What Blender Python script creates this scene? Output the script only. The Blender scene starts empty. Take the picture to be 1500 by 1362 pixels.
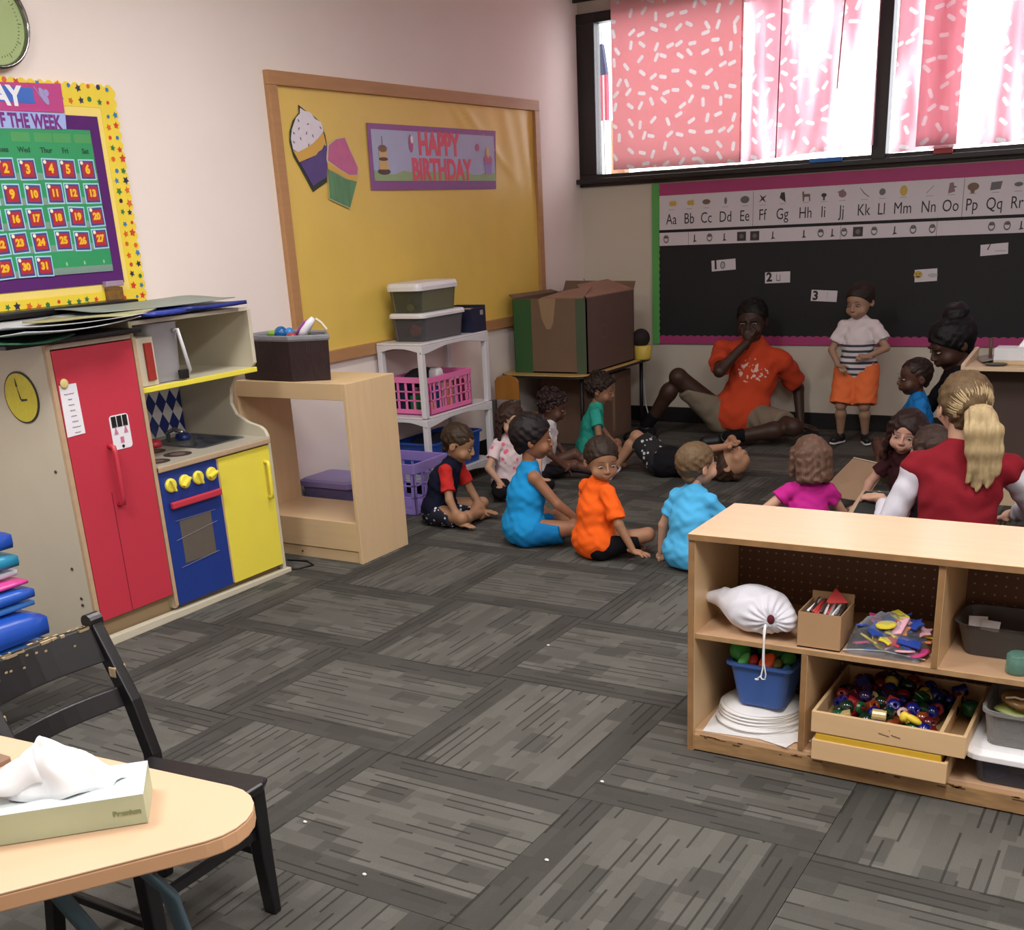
import bpy, math, random
import numpy as np
from mathutils import Vector, Matrix, Euler
random.seed(7); NP = np.random.RandomState(5)
S = bpy.context.scene; COL = S.collection
PI = math.pi
# ------------------------------------------------------------------ camera
H = 1.40; FPX = 1632.76; CX, CY = 750.0, 935.87
YAW, PITCH, ROLL = (math.radians(v) for v in (31.8095, 20.6398, -3.0721))
fw = Vector((-math.sin(YAW)*math.cos(PITCH), math.cos(YAW)*math.cos(PITCH), -math.sin(PITCH)))
r0 = Vector((math.cos(YAW), math.sin(YAW), 0)); u0 = r0.cross(fw)
rt = math.cos(ROLL)*r0 + math.sin(ROLL)*u0; up = -math.sin(ROLL)*r0 + math.cos(ROLL)*u0
cam = bpy.data.cameras.new('camera'); cam.sensor_fit = 'HORIZONTAL'; cam.sensor_width = 36
cam.lens = 36*FPX/1500; cam.shift_y = (CY-681)/1500; cam.clip_start = .05
co = bpy.data.objects.new('camera', cam); COL.objects.link(co)
co.matrix_world = Matrix(((rt.x, up.x, -fw.x, 0), (rt.y, up.y, -fw.y, 0), (rt.z, up.z, -fw.z, H), (0, 0, 0, 1)))
S.camera = co
# ------------------------------------------------------------------ light and exposure
S.view_settings.view_transform = 'Standard'; S.view_settings.look = 'None'
S.view_settings.gamma = 1; S.view_settings.exposure = 0.2; S.view_settings.use_curve_mapping = False
W = bpy.data.worlds.new('sky'); S.world = W; W.use_nodes = True
W.node_tree.nodes['Background'].inputs[0].default_value = (.93, .95, 1, 1)
W.node_tree.nodes['Background'].inputs[1].default_value = 5.0
CEIL = 2.75
LAMPS = [(-2.3, 1.0, 38), (-.2, 1.0, 40), (1.9, 1.0, 28), (-2.3, 3.3, 21), (-.2, 3.0, 30), (1.9, 3.3, 16)]
for x, y, e in LAMPS:
    l = bpy.data.lights.new('ceiling_light_glow', 'AREA'); l.shape = 'RECTANGLE'; l.size = .5; l.size_y = 1.1
    l.energy = e; l.color = (1, .985, .965)
    o = bpy.data.objects.new('ceiling_light_glow', l); COL.objects.link(o); o.location = (x, y, CEIL-.05)
# ------------------------------------------------------------------ pixel -> place
def ray(x, y): return fw*FPX + rt*(x-CX) - up*(y-CY)
CO = Vector((0, 0, H))
def Zp(x, y, z=0): d = ray(x, y); return CO + d*((z-H)/d.z)
def Xp(x, y, v): d = ray(x, y); return CO + d*(v/d.x)
def Yp(x, y, v): d = ray(x, y); return CO + d*(v/d.y)
XL, YB = -3.80, 7.352
# ------------------------------------------------------------------ materials
def lin(c):
    if isinstance(c, str): c = [int(c[i:i+2], 16)/255 for i in (0, 2, 4)]
    return tuple(v/12.92 if v <= .04045 else ((v+.055)/1.055)**2.4 for v in c)
_M = {}
class NT:
    def __init__(s, m): s.t = m.node_tree; s.b = s.t.nodes['Principled BSDF']
    def n(s, ty, **k):
        n = s.t.nodes.new(ty)
        for a, v in k.items():
            if a.startswith('i_'): n.inputs[a[2:].replace('_', ' ')].default_value = v
            else: setattr(n, a, v)
        return n
    def l(s, a, b): s.t.links.new(a, b)
    def math(s, op, a, b=None, c=None):
        n = s.t.nodes.new('ShaderNodeMath'); n.operation = op
        for i, v in enumerate((a, b, c)):
            if v is None: continue
            if isinstance(v, (int, float)): n.inputs[i].default_value = v
            else: s.l(v, n.inputs[i])
        return n.outputs[0]
    def mix(s, f, a, b):
        n = s.t.nodes.new('ShaderNodeMix'); n.data_type = 'RGBA'
        for i, v in ((0, f), (6, a), (7, b)):
            if isinstance(v, (int, float)): n.inputs[i].default_value = v
            elif isinstance(v, tuple): n.inputs[i].default_value = (*v, 1)
            else: s.l(v, n.inputs[i])
        return n.outputs[2]
def newmat(name):
    m = bpy.data.materials.new(name); m.use_nodes = True; return m, NT(m)
def mat(name, col, rough=.6, metal=0, var=.08, scale=8, bump=0, bscale=60, stretch=(1, 1, 1), spec=.5, trans=0, alpha=1, coat=0):
    if name in _M: return _M[name]
    m, N = newmat(name); c = lin(col); b = N.b
    b.inputs['Roughness'].default_value = rough; b.inputs['Metallic'].default_value = metal
    b.inputs['Specular IOR Level'].default_value = spec
    if coat: b.inputs['Coat Weight'].default_value = coat; b.inputs['Coat Roughness'].default_value = .1
    if trans: b.inputs['Transmission Weight'].default_value = trans
    if alpha < 1: b.inputs['Alpha'].default_value = alpha
    tc = N.n('ShaderNodeTexCoord'); mp = N.n('ShaderNodeMapping'); mp.inputs['Scale'].default_value = stretch
    N.l(tc.outputs['Object'], mp.inputs[0])
    no = N.n('ShaderNodeTexNoise', i_Scale=scale, i_Detail=4.0); N.l(mp.outputs[0], no.inputs['Vector'])
    lo = tuple(v*(1-var*1.6) for v in c); hi = tuple(min(1, v*(1+var)) for v in c)
    N.l(N.mix(no.outputs['Fac'], lo, hi), b.inputs['Base Color'])
    if bump:
        n2 = N.n('ShaderNodeTexNoise', i_Scale=bscale, i_Detail=3.0); N.l(mp.outputs[0], n2.inputs['Vector'])
        bp = N.n('ShaderNodeBump', i_Strength=bump, i_Distance=.004); N.l(n2.outputs['Fac'], bp.inputs['Height'])
        N.l(bp.outputs[0], b.inputs['Normal'])
    _M[name] = m; return m
def wood(name, col, axis='x', rough=.45, var=.12): 
    st = {'x': (1, 9, 9), 'y': (9, 1, 9), 'z': (9, 9, 1)}[axis]
    return mat(name, col, rough, var=var, scale=4, stretch=st, bump=.05, bscale=8)
def cloth(name, col, var=.1, rough=.9): return mat(name, col, rough, var=var, scale=14, bump=.25, bscale=220, spec=.15)
def clear(name, col, alpha=.3, rough=.15):
    if name in _M: return _M[name]
    m, N = newmat(name); t = N.t
    tr = N.n('ShaderNodeBsdfTransparent'); tr.inputs[0].default_value = (*[min(1, v*.5+.5) for v in lin(col)], 1)
    mx = N.n('ShaderNodeMixShader'); fr = N.n('ShaderNodeFresnel', i_IOR=1.4)
    no = N.n('ShaderNodeTexNoise', i_Scale=5.0); 
    f = N.math('ADD', N.math('MULTIPLY', no.outputs['Fac'], alpha*.16), alpha*.9)
    f = N.math('MINIMUM', N.math('ADD', f, fr.outputs[0]), 1)
    N.b.inputs['Base Color'].default_value = (*lin(col), 1); N.b.inputs['Roughness'].default_value = rough
    N.l(f, mx.inputs[0]); N.l(tr.outputs[0], mx.inputs[1]); N.l(N.b.outputs[0], mx.inputs[2])
    N.l(mx.outputs[0], t.nodes['Material Output'].inputs[0]); _M[name] = m; return m
def glow(name, col, e):
    m, N = newmat(name); N.b.inputs['Base Color'].default_value = (*lin(col), 1)
    N.b.inputs['Emission Color'].default_value = (*lin(col), 1); N.b.inputs['Emission Strength'].default_value = e; return m
# ------------------------------------------------------------------ objects
ROOTM = {}
def setp(o, label=None, cat=None, group=None, kind=None):
    for k, v in (('label', label), ('category', cat), ('group', group), ('kind', kind)):
        if v: o[k] = v
    return o
def thing(name, label, cat, loc=(0, 0, 0), rz=0, group=None, rot=None):
    o = bpy.data.objects.new(name, None); COL.objects.link(o); o.empty_display_size = .05
    o.location = loc; o.rotation_euler = rot if rot else (0, 0, rz); setp(o, label, cat, group)
    ROOTM[o.name] = Matrix.Translation(Vector(loc)) @ o.rotation_euler.to_matrix().to_4x4(); return o
class MB:
    def __init__(s): s.V = []; s.F = []; s.I = []; s.mi = 0
    def add(s, V, F):
        n = len(s.V); s.V += [tuple(v) for v in V]; s.F += [tuple(i+n for i in f) for f in F]; s.I += [s.mi]*len(F); return s
    def box(s, a, b, M=None):
        x0, x1 = sorted((a[0], b[0])); y0, y1 = sorted((a[1], b[1])); z0, z1 = sorted((a[2], b[2]))
        V = [Vector(p) for p in ((x0,y0,z0),(x1,y0,z0),(x1,y1,z0),(x0,y1,z0),(x0,y0,z1),(x1,y0,z1),(x1,y1,z1),(x0,y1,z1))]
        if M: V = [M @ v for v in V]
        return s.add(V, [(0,3,2,1),(4,5,6,7),(0,1,5,4),(1,2,6,5),(2,3,7,6),(3,0,4,7)])
    def prism(s, P, d):            # polygon P (3D points) extruded by vector d
        n = len(P); P = [Vector(p) for p in P]; d = Vector(d)
        nn = Vector((0, 0, 0))
        for i in range(n): nn += P[i].cross(P[(i+1) % n])
        if nn.dot(d) > 0: P = P[::-1]
        V = P + [p+d for p in P]
        return s.add(V, [tuple(range(n)), tuple(range(2*n-1, n-1, -1))] + [((i+1) % n, i, n+i, n+(i+1) % n) for i in range(n)])
    def tube(s, P, r, n=8, cap=True, flat=None):
        P = [Vector(p) for p in P]; R = r if isinstance(r, (list, tuple)) else [r]*len(P); V = []; F = []
        ref = None
        for i, p in enumerate(P):
            t = (P[min(i+1, len(P)-1)] - P[max(i-1, 0)]).normalized()
            if ref is None: ref = t.orthogonal().normalized() if flat is None else Vector(flat)
            a = (ref - t*ref.dot(t)).normalized(); b = t.cross(a); ref = a
            fl = 1 if flat is None else .35
            V += [p + (a*math.cos(2*PI*j/n) + b*fl*math.sin(2*PI*j/n))*R[i] for j in range(n)]
        for i in range(len(P)-1):
            for j in range(n): F.append((i*n+j, i*n+(j+1) % n, (i+1)*n+(j+1) % n, (i+1)*n+j))
        if cap: F += [tuple(range(n-1, -1, -1)), tuple(range((len(P)-1)*n, len(P)*n))]
        return s.add(V, F)
    def lathe(s, prof, c, n=20, M=None, close=True):
        c = Vector(c); V = []; F = []
        for r, z in prof:
            for j in range(n):
                v = Vector((r*math.cos(2*PI*j/n), r*math.sin(2*PI*j/n), z)); v = (M @ v if M else v); V.append(c+v)
        k = len(prof)
        for i in range(k-1):
            for j in range(n): F.append((i*n+j, i*n+(j+1) % n, (i+1)*n+(j+1) % n, (i+1)*n+j))
        if close: F += [tuple(range(n-1, -1, -1)), tuple(range((k-1)*n, k*n))]
        return s.add(V, F)
    def ball(s, c, r, n=12, M=None):
        if isinstance(r, (int, float)): r = (r, r, r)
        V = []; F = []; m = max(4, n//2); c = Vector(c)
        for i in range(1, m):
            a = PI*i/m
            for j in range(n):
                v = Vector((r[0]*math.sin(a)*math.cos(2*PI*j/n), r[1]*math.sin(a)*math.sin(2*PI*j/n), r[2]*math.cos(a)))
                V.append(c+(M @ v if M else v))
        for q in (r[2], -r[2]): v = Vector((0, 0, q)); V.append(c+(M @ v if M else v))
        for i in range(m-2):
            for j in range(n): F.append((i*n+j, (i+1)*n+j, (i+1)*n+(j+1) % n, i*n+(j+1) % n))
        T = len(V)-2
        for j in range(n): F.append((T, j, (j+1) % n)); F.append((T+1, (m-2)*n+(j+1) % n, (m-2)*n+j))
        return s.add(V, F)
    def loft(s, rings, cap=True):  # rings: lists of points of equal length
        n = len(rings[0]); V = [p for r in rings for p in r]; F = []
        for i in range(len(rings)-1):
            for j in range(n): F.append((i*n+j, i*n+(j+1) % n, (i+1)*n+(j+1) % n, (i+1)*n+j))
        if cap: F += [tuple(range(n-1, -1, -1)), tuple(range((len(rings)-1)*n, len(rings)*n))]
        return s.add(V, F)
    def build(s, name, m, parent=None, smooth=False, bevel=0, world=True, kind=None, sub=0, bseg=2, solid=0):
        V = [Vector(v) for v in s.V]; loc = None
        if parent is not None and world:
            Mi = ROOTM[parent.name].inverted(); V = [Mi @ v for v in V]
        elif parent is None:
            xs = [v.x for v in V]; ys = [v.y for v in V]; zs = [v.z for v in V]
            loc = Vector(((min(xs)+max(xs))/2, (min(ys)+max(ys))/2, min(zs))); V = [v-loc for v in V]
        me = bpy.data.meshes.new(name); me.from_pydata([tuple(v) for v in V], [], s.F)
        for mm in (m if isinstance(m, (list, tuple)) else [m]): me.materials.append(mm)
        if max(s.I, default=0): me.polygons.foreach_set('material_index', s.I)
        if smooth: me.polygons.foreach_set('use_smooth', [True]*len(me.polygons))
        me.update(); o = bpy.data.objects.new(name, me); COL.objects.link(o)
        if parent is not None:
            o.parent = parent; ROOTM[o.name] = ROOTM[parent.name]
        else: o.location = loc; ROOTM[o.name] = Matrix.Translation(loc)
        if solid: md = o.modifiers.new('s', 'SOLIDIFY'); md.thickness = solid; md.offset = 0
        if bevel: md = o.modifiers.new('b', 'BEVEL'); md.width = bevel; md.segments = bseg; md.limit_method = 'ANGLE'; md.angle_limit = .6
        if sub: md = o.modifiers.new('u', 'SUBSURF'); md.levels = md.render_levels = sub
        if kind: o['kind'] = kind
        return o
def bx(a, b, M=None): return MB().box(a, b, M)
def rring(cx, cy, z, wx, wy, r, n=4):      # rounded rectangle ring
    P = []
    for qx, qy, a0 in ((1, 1, 0), (-1, 1, PI/2), (-1, -1, PI), (1, -1, 3*PI/2)):
        for i in range(n+1):
            a = a0+PI/2*i/n; P.append((cx+qx*(wx/2-r)+r*math.cos(a), cy+qy*(wy/2-r)+r*math.sin(a), z))
    return P
_TC = {}
def textmesh(txt, size, fat=0, ext=.0004, space=1.0):
    k = (txt, size, fat, ext)
    if k not in _TC:
        c = bpy.data.curves.new('t', 'FONT'); c.body = txt; c.size = size; c.offset = fat; c.extrude = ext
        c.align_x = 'CENTER'; c.align_y = 'CENTER'; c.resolution_u = 3; c.space_character = space
        o = bpy.data.objects.new('t', c); me = bpy.data.meshes.new_from_object(o)
        V = [tuple(v.co) for v in me.vertices]; F = [tuple(p.vertices) for p in me.polygons]
        bpy.data.objects.remove(o); bpy.data.curves.remove(c); bpy.data.meshes.remove(me); _TC[k] = (V, F)
    return _TC[k]
def put_text(mb, txt, size, pos, ux, uy, fat=0, ext=.0004, sx=1, sy=1, lean=0):
    V, F = textmesh(txt, size, fat, ext); pos = Vector(pos); ux = Vector(ux); uy = Vector(uy); un = ux.cross(uy)
    return mb.add([pos + ux*(v[0]*sx+v[1]*lean) + uy*v[1]*sy + un*v[2] for v in V], F)
def star(n, r1, r2, a0=0):
    return [((r1 if i % 2 == 0 else r2)*math.cos(a0+PI*i/n), (r1 if i % 2 == 0 else r2)*math.sin(a0+PI*i/n)) for i in range(2*n)]
def circ(r, n=16, ry=None): return [(r*math.cos(2*PI*i/n), (ry or r)*math.sin(2*PI*i/n)) for i in range(n)]
class Wall:
    """flat things on a wall: (u, z) in metres along it"""
    def __init__(s, side): s.L = side == 'L'
    def p(s, u, z, off=0): return Vector((XL+off, u, z)) if s.L else Vector((u, YB-off, z))
    def n(s): return Vector((1, 0, 0)) if s.L else Vector((0, -1, 0))
    def u(s): return Vector((0, 1, 0)) if s.L else Vector((1, 0, 0))
    def px(s, x, y):
        q = Xp(x, y, XL) if s.L else Yp(x, y, YB); return (q.y, q.z) if s.L else (q.x, q.z)
    def poly(s, mb, P, off, th): return mb.prism([s.p(a, b, off) for a, b in P], s.n()*th)
    def rect(s, mb, u0, z0, u1, z1, off, th): return s.poly(mb, [(u0, z0), (u1, z0), (u1, z1), (u0, z1)], off, th)
LW, BW = Wall('L'), Wall('B')
Z3 = Vector((0, 0, 1))
# ================================================================== THE ROOM
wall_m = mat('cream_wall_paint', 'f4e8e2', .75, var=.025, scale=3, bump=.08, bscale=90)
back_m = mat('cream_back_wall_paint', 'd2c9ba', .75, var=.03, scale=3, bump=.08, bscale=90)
ceil_m = mat('ceiling_white', 'e8e6e0', .9)
blk = mat('black_trim', '1a1718', .5, var=.1)
def struct(o): o['kind'] = 'structure'; return o
WX0, WX1, WZ0, WZ1 = -3.80, 1.9, 1.573, 2.62
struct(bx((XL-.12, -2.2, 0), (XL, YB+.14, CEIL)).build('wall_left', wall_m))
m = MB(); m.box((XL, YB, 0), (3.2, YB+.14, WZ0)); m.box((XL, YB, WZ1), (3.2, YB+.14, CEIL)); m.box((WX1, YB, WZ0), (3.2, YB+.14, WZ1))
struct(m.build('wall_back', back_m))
struct(bx((3.2, -2.2, 0), (3.32, YB+.14, CEIL)).build('wall_right', wall_m))
struct(bx((XL-.12, -2.32, 0), (3.32, -2.2, CEIL)).build('wall_front', wall_m))
cl = struct(bx((XL-.12, -2.32, CEIL), (3.32, YB+.14, CEIL+.1)).build('ceiling', ceil_m))
struct(bx((XL, YB-.012, 0), (3.2, YB, .105)).build('baseboard_back', blk, bevel=.003))
struct(bx((XL, 4.06, 0), (XL+.012, YB-.012, .105)).build('baseboard_left', blk, bevel=.003))
struct(bx((-7, YB+.141, -.1), (5, 14, -.002)).build('ground_outside', mat('pavement_grey', '8f8d88', .9)))
# window frame, mullion, glass
fr = mat('black_window_frame', '1d1818', .4, var=.15, bump=.1, bscale=30)
m = MB(); d0, d1 = YB-.03, YB+.06
m.box((WX0, d0, WZ0), (WX1, d1, WZ0+.075)); m.box((WX0, d0, WZ1-.06), (WX1, d1, WZ1)); m.box((WX1-.06, d0, WZ0), (WX1, d1, WZ1))
m.box((WX0, d0, WZ0+.075), (WX0+.13, d1, WZ1-.06))
win = struct(m.build('window_1', fr, bevel=.004))
def sub(mb, name, mt, **k): return mb.build(name, mt, win, **k)
for x in (-1.80, .15): sub(bx((x-.042, YB-.045, WZ0+.02), (x+.042, YB+.05, WZ1)), 'mullion', fr, bevel=.004)
sub(bx((WX0, YB-.085, WZ0+.02), (WX1, YB-.03, WZ0+.05)), 'window_sill', fr, bevel=.004)
for a, b in ((-3.67, -1.842), (-1.758, .108), (.192, 1.84)):
    sub(bx((a, YB+.015, WZ0+.075), (b, YB+.02, WZ1-.06)), 'pane', clear('window_glass', 'ffffff', .02, .02))
# floor: a slab and quarter-turned carpet tiles
struct(bx((XL-.12, -2.32, -.12), (3.32, YB+.14, -.012)).build('floor', mat('floor_slab', '3c3834', .9)))
floor = bpy.data.objects['floor']
def carpet():
    m, N = newmat('carpet_tile'); t = .61
    tc = N.n('ShaderNodeTexCoord'); oi = N.n('ShaderNodeObjectInfo'); sp = N.n('ShaderNodeSeparateXYZ'); N.l(tc.outputs['Object'], sp.inputs[0])
    X, Y = sp.outputs[0], sp.outputs[1]; R = oi.outputs['Random']
    def wn(a, b, c):
        cb = N.n('ShaderNodeCombineXYZ')
        for i, v in enumerate((a, b, c)):
            if isinstance(v, (int, float)): cb.inputs[i].default_value = v
            else: N.l(v, cb.inputs[i])
        w = N.n('ShaderNodeTexWhiteNoise'); N.l(cb.outputs[0], w.inputs['Vector']); return w.outputs['Value']
    ys = N.math('MULTIPLY', Y, 33.0); row = N.math('FLOOR', ys); fy = N.math('FRACT', ys)
    rr = wn(row, 3.1, R)
    seg = N.math('FLOOR', N.math('ADD', N.math('MULTIPLY', X, N.math('ADD', 5.0, N.math('MULTIPLY', rr, 5.0))), N.math('MULTIPLY', rr, 7.0)))
    v1 = wn(row, seg, R)
    # big rectangles
    row2 = N.math('FLOOR', N.math('MULTIPLY', Y, 13.0)); seg2 = N.math('FLOOR', N.math('ADD', N.math('MULTIPLY', X, 9.0), N.math('MULTIPLY', wn(row2, 9.0, R), 3.0)))
    v2 = wn(row2, seg2, N.math('ADD', R, 4.0))
    ex = N.math('SUBTRACT', N.math('ABSOLUTE', Y), .205); band = N.math('GREATER_THAN', ex, 0)
    ex2 = N.math('GREATER_THAN', N.math('ABSOLUTE', X), .27)
    dash = N.math('MULTIPLY', N.math('LESS_THAN', fy, .2), N.math('GREATER_THAN', wn(row, N.math('FLOOR', N.math('MULTIPLY', N.math('ADD', X, N.math('MULTIPLY', rr, 2.0)), 8.0)), N.math('ADD', R, 2.0)), .55))
    blk2 = N.math('MULTIPLY', N.math('GREATER_THAN', v2, .82), N.math('SUBTRACT', 1.0, band))
    g = N.math('MULTIPLY', N.math('ADD', N.math('MULTIPLY', v1, .34), .6), N.math('SUBTRACT', 1.0, N.math('MULTIPLY', band, .55)))
    g = N.math('MULTIPLY', g, N.math('SUBTRACT', 1.0, N.math('MULTIPLY', blk2, .38)))
    g = N.math('MULTIPLY', g, N.math('SUBTRACT', 1.0, N.math('MULTIPLY', dash, .75)))
    g = N.math('MULTIPLY', g, N.math('ADD', .86, N.math('MULTIPLY', R, .25)))
    no = N.n('ShaderNodeTexNoise', i_Scale=420.0, i_Detail=2.0); N.l(tc.outputs['Object'], no.inputs['Vector'])
    ge = N.n('ShaderNodeNewGeometry'); st = N.n('ShaderNodeTexNoise', i_Scale=1.7, i_Detail=3.0); N.l(ge.outputs['Position'], st.inputs['Vector'])
    g = N.math('MULTIPLY', g, N.math('ADD', .55, N.math('MULTIPLY', no.outputs['Fac'], .9)))
    g = N.math('MULTIPLY', g, N.math('ADD', .7, N.math('MULTIPLY', st.outputs['Fac'], .6)))
    dk, lt = lin('2c2a27'), lin('62605b')
    N.l(N.mix(g, dk, lt), N.b.inputs['Base Color'])
    N.b.inputs['Roughness'].default_value = .95; N.b.inputs['Specular IOR Level'].default_value = .15
    bp = N.n('ShaderNodeBump', i_Strength=.5, i_Distance=.003); N.l(N.math('ADD', N.math('MULTIPLY', v1, .4), no.outputs['Fac']), bp.inputs['Height']); N.l(bp.outputs[0], N.b.inputs['Normal'])
    return m
CM = carpet(); T = .608
tm = MB(); e = T/2-.0008; tm.V = []; tm.prism([(-e, -e, -.012), (e, -e, -.012), (e, e, -.012), (-e, e, -.012)], (0, 0, .012))
tile0 = None
for i in range(-5, 9):
    for j in range(-6, 10):
        cx, cy = -1.815-.0+T*(i+.5)-T, 2.235+T*(j+.5)
        if cx+e < XL or cy-e > YB or cx-e > 3.2: continue
        if tile0 is None: o = tile0 = tm.build('carpet_tile', CM, floor, world=False)
        else: o = tile0.copy(); COL.objects.link(o)
        loc = floor.location; o.location = (cx-loc.x, cy-loc.y, -loc.z)
        o.rotation_euler = (0, 0, (PI/2 if (i+j) % 2 else 0) + (PI if random.random() < .5 else 0))
# ceiling lamps
for x, y, e_ in LAMPS:
    t = thing('ceiling_light', 'recessed white fluorescent panel in the ceiling, outside the photograph', 'ceiling light', (x, y, CEIL), group='ceiling lights')
    bx((x-.3, y-.6, CEIL-.02), (x+.3, y+.6, CEIL-.001)).build('frame', mat('lamp_frame', 'dddddd'), t)
    bx((x-.27, y-.57, CEIL-.026), (x+.27, y+.57, CEIL-.02)).build('diffuser', glow('lamp_diffuser', 'fff8ee', 2.5), t)
# ================================================================== YELLOW BULLETIN BOARD
oak = wood('oak_frame', 'b98a5c', 'y', .5)
u0, u1, z0, z1 = 4.255, 6.748, .760, 2.082
bb = thing('bulletin_board', 'large bulletin board covered in yellow paper with oak frame on left wall', 'bulletin board', (XL, (u0+u1)/2, z0))
for nm, a in (('frame', (u0, z1-.06, u1, z1)), ('frame', (u0, z0, u1, z0+.06)), ('frame', (u0, z0+.06, u0+.06, z1-.06)), ('frame', (u1-.06, z0+.06, u1, z1-.06))):
    m = MB(); LW.rect(m, *a, 0, .028); m.build(nm, oak, bb, bevel=.003)
def paper_grid(wall, ua, ub, za, zb, off, fn, nu=60, nz=36):
    V = []; F = []
    for j in range(nz+1):
        for i in range(nu+1):
            s, t = i/nu, j/nz; V.append(wall.p(ua+(ub-ua)*s, za+(zb-za)*t, off+fn(s, t)))
    for j in range(nz):
        for i in range(nu):
            a = j*(nu+1)+i; F.append((a, a+1, a+nu+2, a+nu+1))
    m = MB(); m.add(V, F); return m
def wrinkle(s, t):
    w = .0022*math.sin(s*61+2.5*math.sin(t*5+s*9))*max(0, s-.52)*2.1*(1 if t > .3 else t/.3)
    d = (s-.72)+(t-.9)*.75
    w += .0075*math.exp(-(d/.018)**2)*max(0, min(1, (t-.62)*5))
    d = (s-.66)+(t-.9)*.55
    w += .006*math.exp(-(d/.014)**2)*max(0, min(1, (t-.7)*5))
    w += .002*math.sin(t*9+s*23)*math.sin(s*14)
    return w+.0035
paper_grid(LW, u0+.05, u1-.05, z0+.05, z1-.05, .004, wrinkle, 110, 60).build('backing_paper', mat('yellow_paper', 'ecca62', .4, var=.05, scale=5), bb, smooth=True)
def LP(x, y): return LW.px(x, y)
def BP(x, y): return BW.px(x, y)
# happy birthday poster
pur = mat('poster_purple', '8a4b94', .35); blu = mat('poster_blue', 'a8b4d8', .3, var=.06); pinkl = mat('poster_letter_red', 'e0506a', .35)
grn = mat('poster_green', '8fb07a', .35)
A = LP(534, 180); B = LP(723, 192); Cc = LP(724, 277); D = LP(541, 279)
bp = thing('birthday_poster', 'lilac and purple birthday poster with red lettering pinned on yellow paper', 'poster', LW.p(A[0], D[1], .012))
m = MB(); LW.poly(m, [D, Cc, B, A], .012, .002); m.build('poster_sheet', pur, bp)
uc, zc = (A[0]+B[0]+Cc[0]+D[0])/4, (A[1]+B[1]+Cc[1]+D[1])/4; wu, hz = (B[0]-A[0]), A[1]-D[1]
m = MB(); LW.rect(m, uc-wu/2+.035, zc-hz/2+.045, uc+wu/2-.02, zc+hz/2-.028, .014, .0012); m.build('printed_panel', blu, bp)
m = MB(); P = [(uc-wu/2+.035, zc-hz/2+.045), (uc+wu/2-.02, zc-hz/2+.045)] + [(uc+wu/2-.02-(wu-.055)*i/14, zc-hz/2+.085+.012*math.sin(i*1.9)) for i in range(15)]
LW.poly(m, P, .015, .001); m.build('printed_grass', grn, bp)
m = MB(); put_text(m, 'HAPPY', .145, LW.p(uc+.02, zc+.068, .0165), (0, 1, 0), (0, 0, 1), .006, .0008, .92, 1.1); put_text(m, 'BIRTHDAY', .13, LW.p(uc+.04, zc-.062, .0165), (0, 1, 0), (0, 0, 1), .005, .0008, .95, 1.15)
m.build('lettering', pinkl, bp)
m = MB()
def wp(wall, mb, P, u, z, off, th=.0012, mi=0, rot=0, sc=1):
    mb.mi = mi; c, s_ = math.cos(rot), math.sin(rot)
    wall.poly(mb, [(u+sc*(a*c-b*s_), z+sc*(a*s_+b*c)) for a, b in P], off, th)
cu, cz = uc-wu/2+.12, zc-hz/2+.1; CK = [mat('choc', '4b3328', .4), mat('cake_yellow', 'd8b370', .4), mat('cake_top', '7b5b40', .4), mat('cup_lilac', '9b86cc', .4), mat('pink_print', 'b65c8c', .4), mat('white_print', 'efeff2', .4)]
wp(LW, m, circ(.055, 16, .016), cu, cz-.01, .016, mi=0)
wp(LW, m, [(-.04, 0), (.04, 0), (.037, .05), (-.037, .05)], cu, cz, .0165, mi=1); wp(LW, m, [(-.034, .05), (.034, .05), (.034, .1), (-.034, .1)], cu, cz, .0165, mi=1)
wp(LW, m, circ(.038, 12, .018), cu, cz+.1, .0172, mi=2); wp(LW, m, circ(.04, 12, .009), cu, cz+.05, .0172, mi=0); wp(LW, m, [(-.002, 0), (.002, 0), (.002, .05), (-.002, .05)], cu, cz+.11, .0172, mi=2)
m.build('printed_cake', CK, bp); m = MB(); cu = uc+wu/2-.1
wp(LW, m, [(-.03, 0), (.03, 0), (.045, .07), (-.045, .07)], cu, cz-.02, .0165, mi=3); wp(LW, m, circ(.046, 14, .025), cu, cz+.06, .0172, mi=4); wp(LW, m, circ(.018, 12, .03), cu, cz+.1, .0178, mi=1)
m.build('printed_cupcake', CK, bp); m = MB(); wp(LW, m, circ(.02, 12), cu-.11, cz+.125, .0172, mi=4); m.build('printed_balloon', CK, bp); m = MB(); wp(LW, m, circ(.02, 12, .045), uc-.25, cz+.13, .0172, mi=4); wp(LW, m, circ(.012, 10, .02), uc-.24, cz+.15, .0178, mi=5)
m.build('printed_balloon', CK, bp)
# two cupcake cut-outs
c1 = lambda x, y: LP(410+x*.1321, 140+y*.1321)
def wallpoly(wall, pts, off, th, mi=0, mb=None):
    mb = mb or MB(); mb.mi = mi; wall.poly(mb, pts, off, th); return mb
whp = mat('frosting_white', 'ece6f2', .5, var=.06, scale=30); ylc = mat('cupcake_cake', 'e6b755', .5); dpur = mat('wrapper_purple', '59478c', .5, var=.2, scale=20)
outl = mat('outline_dark', '2c3a2c', .5)
t = thing('cupcake_cutout', 'paper cupcake cutout with white frosting and purple wrapper on yellow board', 'cutout', LW.p(*c1(340, 1060), .012))
o1 = [c1(*p) for p in ((180, 105), (250, 160), (340, 220), (430, 300), (480, 440), (500, 560), (500, 960), (345, 1070), (200, 800), (130, 680), (85, 520), (85, 400), (120, 280), (190, 190))]
wallpoly(LW, o1[::-1], .012, .0015).build('paper_base', outl, t)
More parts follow.
